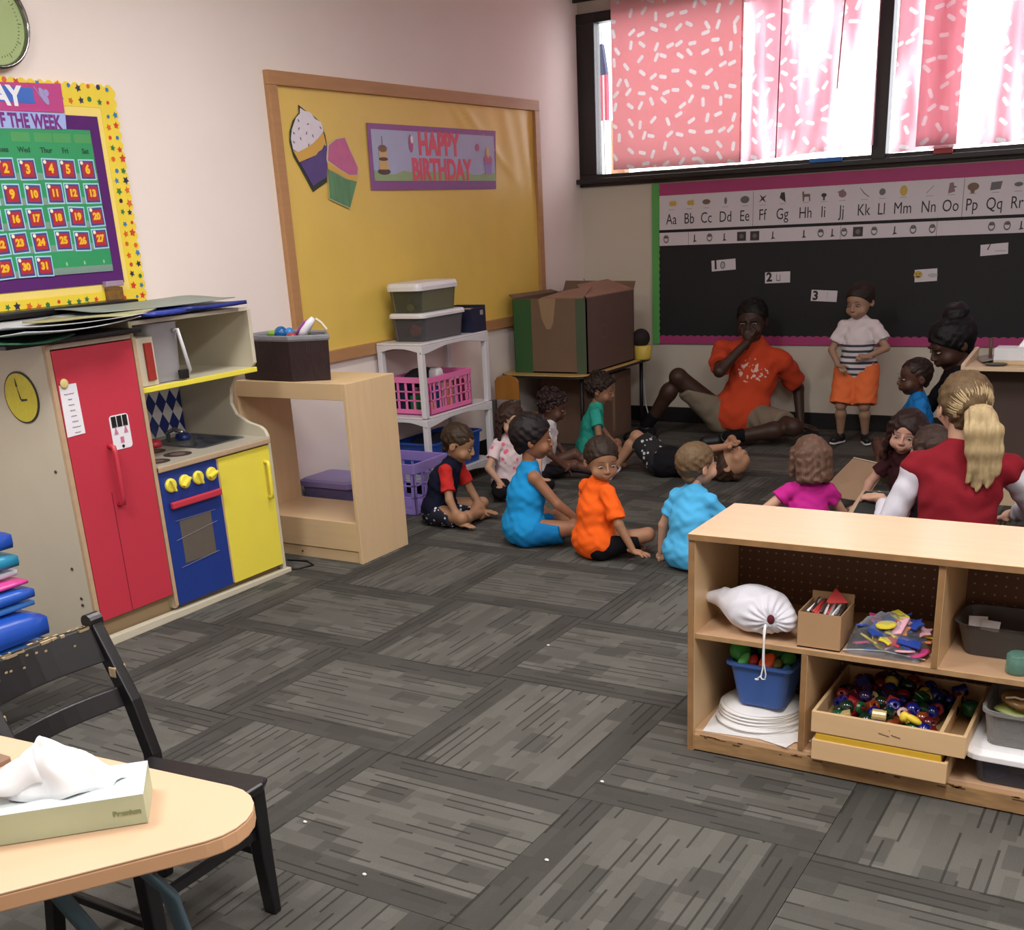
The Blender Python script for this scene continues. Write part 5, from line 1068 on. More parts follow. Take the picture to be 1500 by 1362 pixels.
# blue tub with plastic food
t = thing('blue_toy_tub', 'blue plastic tub of green and orange toys on paper stack', 'tub', (-.888, 2.735, .13))
TB = mat('tub_slate_blue', '3f62a8', .4, var=.03); cx, cy = -.888, 2.742
MB().loft([rring(cx, cy, z, w, l, .022) for z, w, l in ((.135, .122, .115), (.132, .128, .12), (.248, .165, .155), (.250, .185, .175), (.258, .185, .175), (.258, .158, .148), (.14, .118, .11))], cap=False).build('tub_body', TB, t, smooth=False, bevel=.001)
MB().loft([rring(cx, cy, z, .12, .112, .02) for z in (.134, .139)]).build('tub_bottom', TB, t)
fd = [('green leafy plastic lettuce at left in blue tub', (-.955, 2.715, .268), (.026, .022, .03), '3fa84a'), ('pale green plastic leaf curling over blue tub rim', (-.935, 2.68, .262), (.022, .012, .018), '5cb85c'), ('bright orange plastic wedge at the front of blue tub', (-.873, 2.685, .262), (.030, .016, .02), 'f0602c'),
      ('small red plastic piece beside the orange wedge', (-.912, 2.69, .256), (.02, .014, .013), 'b82820'), ('dark green plastic pepper behind the orange wedge', (-.865, 2.75, .268), (.04, .03, .024), '2c6a34'), ('green plastic ring at right in blue tub', (-.825, 2.72, .266), (.022, .018, .016), '3a8a3c'), ('brown green plastic piece right of the orange wedge', (-.845, 2.69, .256), (.018, .014, .014), '6a6a2c'), ('teal plastic piece at right rim of blue tub', (-.82, 2.685, .252), (.018, .01, .01), '2c7a9a'), ('dark green plastic leaf at back of the blue tub', (-.905, 2.78, .27), (.03, .03, .024), '2f7a38')]
for lb, c, r, hx in fd: blob('plastic_food', lb, 'toy', c, r, mat('pf_'+hx, hx, .35), rot=(c[0]*40, c[1]*9, c[2]*50), noise=.003)
# plates and sheets of paper
wpl2 = mat('plate_white', 'efeeee', .7, var=.02)
rr = random.Random(8)
for k, (x, y, z, r) in enumerate(((-.90, 2.76, .066, .125), (-.895, 2.765, .0705, .122), (-.91, 2.75, .075, .12), (-.905, 2.76, .0795, .118), (-.90, 2.765, .084, .117), (-.91, 2.76, .0885, .116), (-.905, 2.765, .093, .114), (-.91, 2.76, .0975, .114), (-.905, 2.763, .102, .112), (-.91, 2.76, .1065, .112), (-.905, 2.765, .111, .11))):
    o = MB().lathe([(.0, .0145), (r*.66, .0145), (r*.74, .0125), (r*.92, .004), (r, .0015), (r*.995, .0), (r*.9, .0015), (r*.7, .0115), (.0, .0125)], (x, y, z), 28, close=False).build('paper_plate', wpl2, smooth=True)
    setp(o, 'white upturned paper plate, '+('lowest', 'second lowest', 'third lowest', 'fourth lowest', 'fifth lowest', 'middle', 'fifth from top', 'fourth from top', 'third from top', 'second from top', 'topmost')[k]+' of the stack under blue tub', 'plate', 'paper plates under the blue tub')
for k, (x, y, a, w, l) in enumerate(((-.93, 2.70, .1, .20, .16), (-.86, 2.70, -.25, .19, .15), (-.815, 2.70, .5, .10, .14))):
    M = Matrix.Translation((x, y, .0632+.0012*k)) @ Matrix.Rotation(a, 4, 'Z'); o = MB().box((-w/2, -l/2, 0), (w/2, l/2, .0009), M).build('paper_sheet', wpl2); setp(o, ('white paper sheet poking out left below the plates', 'white paper sheet pointing forward below the plates', 'white paper sheet at the divider below the plates')[k], 'paper')
# wooden trays with beads
def tray(name, label, x0, x1, y0, y1, z0, h, th=.009, div=None):
    t = thing(name, label, 'tray', ((x0+x1)/2, (y0+y1)/2, z0)); tw = wood('tray_wood', 'dcb98c', 'x', .45, .06)
    bx((x0, y0, z0), (x1, y0+th, z0+h)).build('front_board', tw, t, bevel=.002); bx((x0, y1-th, z0), (x1, y1, z0+h)).build('back_board', tw, t, bevel=.002)
    bx((x0, y0+th, z0), (x0+th, y1-th, z0+h)).build('side_board', tw, t, bevel=.002); bx((x1-th, y0+th, z0), (x1, y1-th, z0+h)).build('side_board', tw, t, bevel=.002)
    bx((x0+th, y0+th, z0+.002), (x1-th, y1-th, z0+.007)).build('tray_bottom', mat('tray_bottom_wood', 'b89468', .6), t)
    if div: bx((div-.005, y0+th, z0+.007), (div+.005, y1-th, z0+h-.004)).build('divider', tw, t, bevel=.001)
    return t
tray('wooden_tray', 'lower shallow wooden tray sticking out of the shelf', -.712, -.382, 2.573, 2.90, .063, .056)
bx_ = bx((-.704, 2.5765, .072), (-.398, 2.885, .1378)).build('yellow_case', mat('case_yellow', 'd8ae34', .45), bevel=.004); setp(bx_, 'flat yellow case between the two stacked wooden trays', 'case')
tray('wooden_tray', 'upper wooden tray full of coloured beads resting on yellow case', -.716, -.345, 2.574, 2.915, .139, .058, div=-.405)
m = MB()
for a, n_ in ((-.548, 9), (-.518, 8)): m.tube([(a+.0032*i, 2.5732, .168-.0006*i+.0014*math.sin(i*2.6+a*99)) for i in range(n_)], .0009, 4)
m.build('stamped_mark', mat('tray_ink', '4a3420', .6), [o for o in bpy.data.objects if o.name.startswith('wooden_tray')][-1])
bc_ = {'red': '7c1418', 'blue': '10186a', 'green': '11502c', 'yellow': 'cbb040', 'orange': '7a3414', 'purple': '241440', 'dark red': '521018', 'natural': 'c0a870', 'dark green': '0c2a1c'}
rr = random.Random(17); pts = []
for lay in range(3):
    for i in range(8):
        for j in range(9):
            x = -.688+.036*i+rr.uniform(-.006, .006)+.012*(lay % 2); y = 2.614+.0315*j+rr.uniform(-.004, .006); z = .163+lay*.017+rr.uniform(-.003, .003)
            if lay == 2 and (abs((x+.56)/.12)**2+abs((y-2.74)/.14)**2 > 1): continue
            if lay == 0 and rr.random() < .8: continue
            if x > -.425: continue
            pts.append((x, y, z))
shp = {}
for x, y, z in pts:
    cn = rr.choice(('red', 'blue', 'blue', 'green', 'orange', 'purple', 'dark red', 'blue', 'dark green', 'red', 'dark green') if rr.random() < .87 else ('yellow', 'natural', 'orange')); k = rr.choice(('round', 'round', 'round', 'cylinder', 'cylinder', 'cube', 'ring'))
    if k == 'ring' and cn != 'natural' and rr.random() < .6: k = 'round'
    key = (cn, k)
    if key not in shp:
        m = MB()
        if k == 'round': m.lathe([(.004, -.013), (.010, -.011), (.0145, -.004), (.0145, .004), (.010, .011), (.004, .013), (.004, .0), (.004, -.013)], (0, 0, 0), 14, close=False)
        elif k == 'cylinder': m.lathe([(.004, -.014), (.0125, -.014), (.0125, .014), (.004, .014), (.004, -.014)], (0, 0, 0), 14, close=False)
        elif k == 'ring': m.lathe([(.006, -.006), (.013, -.004), (.013, .004), (.006, .006), (.006, -.006)], (0, 0, 0), 16, close=False)
        else: m.box((-.0115, -.0115, -.0115), (.0115, .0115, .0115))
        o = m.build('bead', mat('bead_'+cn.replace(' ', '_'), bc_[cn], .16, var=.05, coat=.5), smooth=(k in ('round',)), bevel=.0018 if k != 'round' else 0); shp[key] = o.data; src = o
        dat = o; dat_new = o
    else:
        o = bpy.data.objects.new('bead', shp[key]); COL.objects.link(o)
        if k != 'round': md = o.modifiers.new('b', 'BEVEL'); md.width = .0018; md.segments = 2
    o.scale = (1.25,)*3; o.location = (x, y, z); o.rotation_euler = (rr.uniform(0, 3), rr.uniform(0, 3), rr.uniform(0, 3))
    pl_ = ('front', 'middle', 'back')[min(2, int((y-2.58)/.105))]+' '+('left', 'centre', 'right')[min(2, int((x+.70)/.095))]+(' top' if z > .19 else '')
    setp(o, f'glossy {cn} {k} wooden bead, {pl_} of the upper tray', 'bead', f'{cn} {k} beads, {pl_} of the upper tray')
o = MB().lathe([(.02, 0), (.024, .006), (.024, .03), (.018, .036)], (-.372, 2.80, .156), 20).build('green_cup', mat('bead_cup_green', '1c5a38', .2), smooth=True); setp(o, 'dark green round cup in the side lane of upper tray', 'cup')
blob('yellow_bow', 'curved yellow wooden piece at front of the bead tray', 'toy', (-.475, 2.607, .205), (.024, .010, .009), mat('bow_yellow', 'e8cc40', .35), rot=(.2, .5, .2)); blob('yellow_bow', 'second curved yellow piece touching the first in bead tray', 'toy', (-.497, 2.607, .208), (.011, .012, .014), mat('bow_yellow', 'e8cc40', .35), rot=(.2, .2, .8))
# clear tubs at the right edge
frost = clear('tub_frosted', 'c4c2c0', .3, .25)
t = tub('lidded_tub', 'clear tub of blue toys with a white lid at right edge', -.335, -.145, 2.615, 2.86, .063, .075, clear('tub_frost2', '8c8894', .2, .25), mat('lid_bright', 'f0eff2', .35), .022, ov=.02)
for c, r, hx, lb in (((-.285, 2.66, .085), (.03, .025, .018), '2468b8', 'blue toy in the lidded tub at right edge'), ((-.235, 2.65, .10), (.02, .014, .01), 'c8cc6c', 'yellow green toy in the lidded tub at right edge'), ((-.20, 2.67, .085), (.03, .03, .016), '3c8a5c', 'green toy in the lidded tub at right edge'), ((-.30, 2.70, .085), (.02, .03, .016), '9a4a68', 'dull red toy in the lidded tub at right edge')): blob('small_toy', lb, 'toy', c, r, mat('st_'+hx, hx, .4))
t = tub('open_tub', 'frosted open tub holding plastic bread on the white lid', -.322, -.145, 2.625, 2.84, .161, .085, frost, frost, lid=False, ov=.006)
brd = mat('bread_brown', '8e6a3c', .25, var=.3, scale=25, coat=.3)
blob('plastic_bread', 'brown glossy plastic sandwich on top of frosted tub', 'toy', (-.235, 2.70, .262), (.062, .05, .018), brd, noise=.002)
blob('plastic_bread', 'second brown plastic bread slice under the glossy one', 'toy', (-.22, 2.72, .245), (.06, .05, .015), mat('bread_tan', 'b8925c', .4), noise=.002)
blob('plastic_lettuce', 'pale green plastic lettuce edge beneath plastic sandwich', 'toy', (-.262, 2.69, .235), (.045, .035, .007), mat('lettuce_pale', 'a8b468', .5), noise=.003)
m = MB(); m.tube([(-.28, 2.66, .277), (-.26, 2.662, .281), (-.245, 2.66, .279), (-.225, 2.663, .282), (-.205, 2.66, .28)], .0025, 6); setp(m.build('icing_line', mat('icing', 'efe8dc', .4)), 'thin white icing line across the plastic sandwich', 'toy')
# ================================================================== CABINET AT THE RIGHT
kx0, kx1, ky0, ky1, kz = -.945, .3, 5.62, 5.98, .648
c = thing('side_cabinet', 'maple cabinet with raised side behind the blonde woman', 'cabinet', ((kx0+kx1)/2, 5.8, 0)); cw2 = wood('cabinet_maple', 'cfb595', 'x', .4, .05)
m = MB(); m.prism([(kx0, ky0, 0), (kx0, ky1, 0), (kx0, ky1, kz+.05), (kx0, ky0+.03, kz+.015), (kx0, ky0, kz+.01)], (.018, 0, 0)); m.build('side_panel', cw2, c, bevel=.002)
bx((kx1-.018, ky0, 0), (kx1, ky1, kz)).build('side_panel', cw2, c); bx((kx0+.018, ky0, kz-.018), (kx1-.018, ky1, kz)).build('top_board', cw2, c, bevel=.002)
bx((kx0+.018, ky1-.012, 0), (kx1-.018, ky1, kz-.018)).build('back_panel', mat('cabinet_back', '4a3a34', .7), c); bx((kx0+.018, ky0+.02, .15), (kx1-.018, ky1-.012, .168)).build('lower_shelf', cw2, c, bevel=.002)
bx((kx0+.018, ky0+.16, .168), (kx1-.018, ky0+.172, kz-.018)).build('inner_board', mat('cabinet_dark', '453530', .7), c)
bx((kx0+.018, ky0+.03, 0), (kx1-.018, ky0+.045, .15)).build('kick_board', cw2, c)
A = Yp(1456, 517, ky0+.09)
t = thing('tissue_box', 'white and tan tissue box on the cabinet at right edge', 'tissue box', (A.x+.12, ky0+.15, kz))
bx((A.x, ky0+.09, kz+.001), (A.x+.24, ky0+.21, kz+.02)).build('carton_base', mat('tb_tan', 'c8ac84', .5), t, bevel=.001); bx((A.x, ky0+.09, kz+.02), (A.x+.24, ky0+.21, kz+.075)).build('carton', mat('tb_white', 'dcdce0', .5), t, bevel=.002)
V = []; F = []
for i in range(9):
    for j in range(7): a, b = i/8, j/6; V.append((A.x+.09+.1*a+.02*b, ky0+.14+.03*math.sin(a*3+b*2), kz+.072+.07*b*math.sin(PI*(a*.8+.15))+.004*math.sin(a*15)))
for i in range(8):
    for j in range(6): q = i*7+j; F.append((q, q+7, q+8, q+1))
m = MB(); m.add(V, F); m.build('tissue', mat('tissue_white', 'f2f3f6', .9, var=.02), t, smooth=True, solid=.001)
sheet('paper_pile', 'crumpled grey papers at left end of the cabinet top', 'paper', (kx0+.13, ky0+.2, kz+.012), .16, .18, .3, .004, mat('paper_dull', '8d857c', .6, var=.3, scale=30), .01)
o = MB().lathe([(.045, 0), (.05, .008), (.03, .012)], (kx0+.14, ky0+.08, kz), 20).build('black_dish', mat('dish_dark', '3a3836', .4)); setp(o, 'flat dark round dish on the cabinet front left', 'dish')
o = MB().tube([(A.x-.03, ky0+.2, kz), (A.x-.034, ky0+.2, kz+.11)], .008, 8).build('brown_stick', mat('stick_brown', '5a4436', .6)); setp(o, 'dark upright stick beside the white tissue box on cabinet', 'stick')
# ================================================================== SCULPTOR (distance fields -> mesh)
def nrm(v): v = np.asarray(v, float); return v/(np.linalg.norm(v)+1e-9)
class SD:
    def __init__(s): s.P = []; s.cuts = []; s.nz = None
    def cap(s, a, b, ra, rb, k=.01, flat=False, sub=False, sq=None):
        s.P.append(('c', np.asarray(a, float), np.asarray(b, float), ra, rb, k, flat, sub, sq)); return s
    def ell(s, c, r, k=.01, R=None, sub=False):
        r = np.asarray([r]*3 if isinstance(r, (int, float)) else r, float); s.P.append(('e', np.asarray(c, float), r, None, None, k, R, sub, None)); return s
    def cut(s, p, n, k=.0): s.cuts.append((np.asarray(p, float), nrm(n), k)); return s
    def mesh(s, h):
        lo = np.array([1e9]*3); hi = -lo
        for q in s.P:
            if q[7]: continue
            if q[0] == 'c': r = max(q[3], q[4])+.006; pts = (q[1]-r, q[1]+r, q[2]-r, q[2]+r)
            else: r = q[2].max()+.006; pts = (q[1]-r, q[1]+r)
            for p in pts: lo = np.minimum(lo, p); hi = np.maximum(hi, p)
        lo -= h*2; hi += h*3; n = np.ceil((hi-lo)/h).astype(int)+1
        V = np.full(n, .05, np.float32); ax = [lo[i]+h*np.arange(n[i]) for i in range(3)]
        for q in s.P:
            k = q[5]; mg = k*1.5+.02
            if q[0] == 'c': r = max(q[3], q[4])+mg; a = np.minimum(q[1], q[2])-r; b = np.maximum(q[1], q[2])+r
            else: r = q[2].max()+mg; a = q[1]-r; b = q[1]+r
            i0 = np.maximum(0, np.floor((a-lo)/h).astype(int)); i1 = np.minimum(n, np.ceil((b-lo)/h).astype(int)+1)
            if (i1 <= i0).any(): continue
            X = ax[0][i0[0]:i1[0], None, None]; Y = ax[1][None, i0[1]:i1[1], None]; Z = ax[2][None, None, i0[2]:i1[2]]
            if q[0] == 'c':
                A, B = q[1], q[2]; ba = B-A; L2 = ba@ba+1e-12; px, py, pz = X-A[0], Y-A[1], Z-A[2]
                tt = (px*ba[0]+py*ba[1]+pz*ba[2])/L2; t = np.clip(tt, 0, 1)
                dx, dy, dz = px-t*ba[0], py-t*ba[1], pz-t*ba[2]
                if q[8] is not None:
                    nn, f = q[8]; dd = dx*nn[0]+dy*nn[1]+dz*nn[2]; dx, dy, dz = dx+nn[0]*dd*(f-1), dy+nn[1]*dd*(f-1), dz+nn[2]*dd*(f-1)
                d = np.sqrt(dx*dx+dy*dy+dz*dz)-(q[3]+(q[4]-q[3])*t)
                if q[6]: d = np.maximum(d, (tt-1)*math.sqrt(L2))
            else:
                px, py, pz = X-q[1][0], Y-q[1][1], Z-q[1][2]; R = q[6]
                if R is not None: px, py, pz = (R[0][i]*px+R[1][i]*py+R[2][i]*pz for i in range(3))
                r = q[2]; k0 = np.sqrt((px/r[0])**2+(py/r[1])**2+(pz/r[2])**2); k1 = np.sqrt((px/r[0]**2)**2+(py/r[1]**2)**2+(pz/r[2]**2)**2)+1e-9; d = k0*(k0-1)/k1
            W_ = V[i0[0]:i1[0], i0[1]:i1[1], i0[2]:i1[2]]
            if q[7]: d = -d; hh = np.clip(.5-.5*(W_-d)/k, 0, 1); W_[...] = W_*(1-hh)+d*hh+k*hh*(1-hh)
            else: hh = np.clip(.5+.5*(W_-d)/k, 0, 1); W_[...] = W_*(1-hh)+d*hh-k*hh*(1-hh)
        X = ax[0][:, None, None]; Y = ax[1][None, :, None]; Z = ax[2][None, None, :]
        if s.nz:
            amp, fr = s.nz; V += (amp*(np.sin(X*fr+3*np.sin(Z*fr*.7))*np.sin(Y*fr*1.1+1)+.6*np.sin(Z*fr*1.7+2*np.sin(X*fr*.9)+Y*fr))).astype(np.float32)
        for p, nn, k in s.cuts:
            V = np.maximum(V, (X-p[0])*nn[0]+(Y-p[1])*nn[1]+(Z-p[2])*nn[2])
        V[0] = V[-1] = .05; V[:, 0] = V[:, -1] = .05; V[:, :, 0] = V[:, :, -1] = .05
        return surfnet(V, lo, h)
def surfnet(V, lo, h):
    sgn = V < 0; nx, ny, nz = V.shape; cs = (nx-1, ny-1, nz-1); NC = cs[0]*cs[1]*cs[2]
    ids, pos, quads = [], [], []
    for axis in range(3):
        sl0 = [slice(None)]*3; sl1 = [slice(None)]*3; sl0[axis] = slice(0, -1); sl1[axis] = slice(1, None)
        a, b = sgn[tuple(sl0)], sgn[tuple(sl1)]; I = np.argwhere(a != b)
        v0 = V[tuple(sl0)][tuple(I.T)]; v1 = V[tuple(sl1)][tuple(I.T)]; t = v0/(v0-v1); P = I.astype(float); P[:, axis] += t
        u, w = (axis+1) % 3, (axis+2) % 3; q = []
        for du, dw in ((0, 0), (-1, 0), (-1, -1), (0, -1)):
            J = I.copy(); J[:, u] += du; J[:, w] += dw; id_ = (J[:, 0]*cs[1]+J[:, 1])*cs[2]+J[:, 2]; q.append(id_); ids.append(id_); pos.append(P)
        Q = np.stack(q, 1); ins = sgn[tuple(sl0)][tuple(I.T)]; Q[~ins] = Q[~ins][:, ::-1]; quads.append(Q)
    ids = np.concatenate(ids); pos = np.concatenate(pos); uq, inv = np.unique(ids, return_inverse=True)
    cnt = np.bincount(inv).astype(float); VV = np.stack([np.bincount(inv, pos[:, k])/cnt for k in range(3)], 1)*h+lo
    Q = np.searchsorted(uq, np.concatenate(quads)); return VV, Q
def join_meshes(L):
    n = 0; Vs, Qs = [], []
    for V, Q in L: Vs.append(V); Qs.append(Q+n); n += len(V)
    return np.concatenate(Vs), np.concatenate(Qs)
def mkobj(name, VQ, mt, parent=None, sc=1.0):
    V, Q = VQ; V = V*sc; me = bpy.data.meshes.new(name)
    loc = None
    if parent is None:
        lo, hi = V.min(0), V.max(0); loc = np.array([(lo[0]+hi[0])/2, (lo[1]+hi[1])/2, lo[2]]); V = V-loc
    me.vertices.add(len(V)); me.vertices.foreach_set('co', V.astype(np.float32).ravel())
    me.loops.add(len(Q)*4); me.loops.foreach_set('vertex_index', Q.astype(np.int32).ravel())
    me.polygons.add(len(Q)); me.polygons.foreach_set('loop_start', np.arange(0, len(Q)*4, 4, dtype=np.int32))
    me.polygons.foreach_set('use_smooth', np.ones(len(Q), bool)); me.update(calc_edges=True); me.materials.append(mt)
    o = bpy.data.objects.new(name, me); COL.objects.link(o)
    if parent is not None: o.parent = parent
    else: o.location = loc
    return o
# ------------------------------------------------------------------ white drawstring bag
t = thing('drawstring_bag', 'white drawstring bag with hanging cord on the front shelf', 'bag', (-.90, 2.66, .346))
g = SD(); g.ell((-.895, 2.675, .412), (.088, .066, .060), .02); g.cap((-.93, 2.68, .418), (-1.035, 2.70, .418), .05, .012, .03, sq=((0, .3, 1), 1.0)); g.cap((-.86, 2.66, .41), (-.815, 2.645, .405), .05, .032, .02)
g.cap((-1.0, 2.70, .43), (-1.052, 2.705, .424), .02, .004, .015)
g.ell((-.842, 2.607, .412), (.010, .012, .014), .006, sub=True); g.cut((-.9, 2.67, .346), (0, 0, -1)); g.nz = (.0016, 70)
VQ = g.mesh(.0035); V = VQ[0]; d = V-np.array([-.842, 2.607, .405]); rad = np.sqrt((d**2).sum(1)); an = np.arctan2(d[:, 2], d[:, 0])
nr_ = np.stack([V[:, 0]+.9, V[:, 1]-2.68, V[:, 2]-.41], 1); nr_ /= np.linalg.norm(nr_, axis=1)[:, None]; V = V + nr_*(.0032*np.sin(an*17)*np.exp(-((rad-.035)/.035)**2))[:, None]
bagm = mat('bag_white', 'e4e4ee', .5, var=.02, bump=.1, bscale=200)
mkobj('bag_cloth', (V-np.array([-.90, 2.66, .346]), VQ[1]), bagm, t)
MB().ball((-.842, 2.612, .412), (.010, .006, .013), 14).build('dark_opening', mat('bag_hole', '5a1020', .8), t, smooth=True)
P = [(-.852, 2.600, .402), (-.853, 2.592, .385), (-.852, 2.592, .355), (-.853, 2.592, .32), (-.852, 2.592, .285), (-.856, 2.592, .262), (-.866, 2.590, .252)]
MB().tube(P, .0022, 6).build('cord', mat('cord_white', 'f4f4f6', .6), t, smooth=True)
MB().tube([(-.850, 2.598, .402), (-.850, 2.590, .36), (-.849, 2.590, .30), (-.843, 2.590, .268), (-.845, 2.590, .254), (-.853, 2.590, .254), (-.858, 2.590, .262)], .0018, 6).build('cord', mat('cord_white', 'f4f4f6', .6), t, smooth=True)
MB().ball((-.867, 2.590, .251), (.006, .003, .003), 8).build('cord_knot', mat('cord_white', 'f4f4f6', .6), t)
# ================================================================== PEOPLE
def rotz(a): c, s = math.cos(a), math.sin(a); return np.array([[c, -s, 0], [s, c, 0], [0, 0, 1.]])
def rotx(a): c, s = math.cos(a), math.sin(a); return np.array([[1., 0, 0], [0, c, -s], [0, s, c]])
def roty(a): c, s = math.cos(a), math.sin(a); return np.array([[c, 0, s], [0, 1., 0], [-s, 0, c]])
def ik(a, b, l1, l2, pole):
    a, b = np.asarray(a, float), np.asarray(b, float); d = b-a; L = np.linalg.norm(d); m = l1+l2-.004
    if L > m: b = a+d*(m/L); d = b-a; L = m
    L = max(L, abs(l1-l2)+.01); x = (l1*l1-l2*l2+L*L)/(2*L); hh = math.sqrt(max(0, l1*l1-x*x)); u = d/np.linalg.norm(d)
    p = np.asarray(pole, float); p = p-u*(p@u); return a+u*x+nrm(p)*hh, b
def hair_mat(name, col, var=.35):
    return mat(name, col, .55, var=var, scale=5, stretch=(14, 14, 2.2), bump=.35, bscale=14, spec=.3)
def skin_mat(name, col):
    if name in _M: return _M[name]
    m = mat(name, col, .5, var=.05, scale=18, spec=.35); b = m.node_tree.nodes['Principled BSDF']; b.inputs['Subsurface Weight'].default_value = .12; b.inputs['Subsurface Radius'].default_value = (.01, .004, .002); b.inputs['Subsurface Scale'].default_value = 1; return m
eyew = mat('eye_white', 'a89f98', .4); eyed = mat('eye_dark', '1d120c', .15)
def hand_sd(w, d, n, side, spread=.25, curl=.3, k=1.0):
    """w wrist, d finger direction, n back-of-hand normal, side +1 right / -1 left hand"""
    d = nrm(d); n = nrm(np.asarray(n, float)-d*(np.asarray(n, float)@d)); x = np.cross(d, n)*side   # x: little finger side
    g = SD(); pc = w+d*.026*k
    R = np.stack([x, d, n]); g.ell(pc, (.0235*k, .031*k, .0115*k), .006, R=R)
    g.cap(w-d*.02*k, w+d*.012*k, .0155*k, .0145*k, .008, sq=(n, 1.2))
    for i, (o, L) in enumerate(((-.0165, .036), (-.0055, .041), (.0055, .038), (.0160, .029))):
        a0 = w+d*(.050-.003*abs(i-1.2))*k+x*o*k; sp = nrm(d+x*(i-1.5)*spread*.33)
        c1 = sp*math.cos(curl)-n*math.sin(curl); c2 = sp*math.cos(curl*2.1)-n*math.sin(curl*2.1)
        a1 = a0+c1*L*.5*k; a2 = a1+c2*L*.5*k; g.cap(a0-sp*.014*k, a1, .0062*k, .0056*k, .0025); g.cap(a1, a2, .0056*k, .0046*k, .002)
    th = nrm(-x*.85+d*.55-n*.25); b0 = w+d*.012*k-x*.014*k; b1 = b0+th*.024*k; b2 = b1+nrm(th*.6+d*.8-n*.1)*.022*k
    g.cap(b0, b1, .0085*k, .0068*k, .005); g.cap(b1, b2, .0066*k, .0052*k, .002); return g
def head_sd(fem=0, adult=0):
    g = SD(); g.ell((0, -.008, .022), (.0705, .086, .074), .012)
    g.ell((0, .018, -.03), (.052 if not adult else .054, .058, .058+.008*adult), .025)
    g.ell((0, .045, -.072-.008*adult), (.022, .022, .018), .022)            # chin
    for s in (-1, 1):
        g.ell((s*.032, .054, -.038), (.027, .023, .024), .02)               # cheeks
        g.ell((s*.029, .0885, .002), (.0150, .0115 if adult else .0095, .0085), .012, sub=True)  # sockets
        if adult: g.ell((s*.027, .077, .017), (.018, .007, .005), .012)               # brow
        g.ell((s*.070, -.008, -.014), (.006, .016, .021), .005, R=rotz(s*-.35).T); g.ell((s*.0765, -.003, -.012), (.004, .008, .012), .004, sub=True)
        g.ell((s*.0085, .0915, -.026), (.0055, .006, .0045), .004)          # nostrils
    g.cap((0, .080, .006), (0, .0955, -.021), .0052, .0078, .008)           # nose
    g.ell((0, .083, -.046), (.016, .009, .0045), .006); g.ell((0, .0815, -.056), (.0135, .009, .0050), .005)
    g.ell((0, .092, -.0510), (.013, .004, .0010), .002, sub=True)
    g.ell((0, .06, -.040), (.03, .024, .022), .02)
    return g
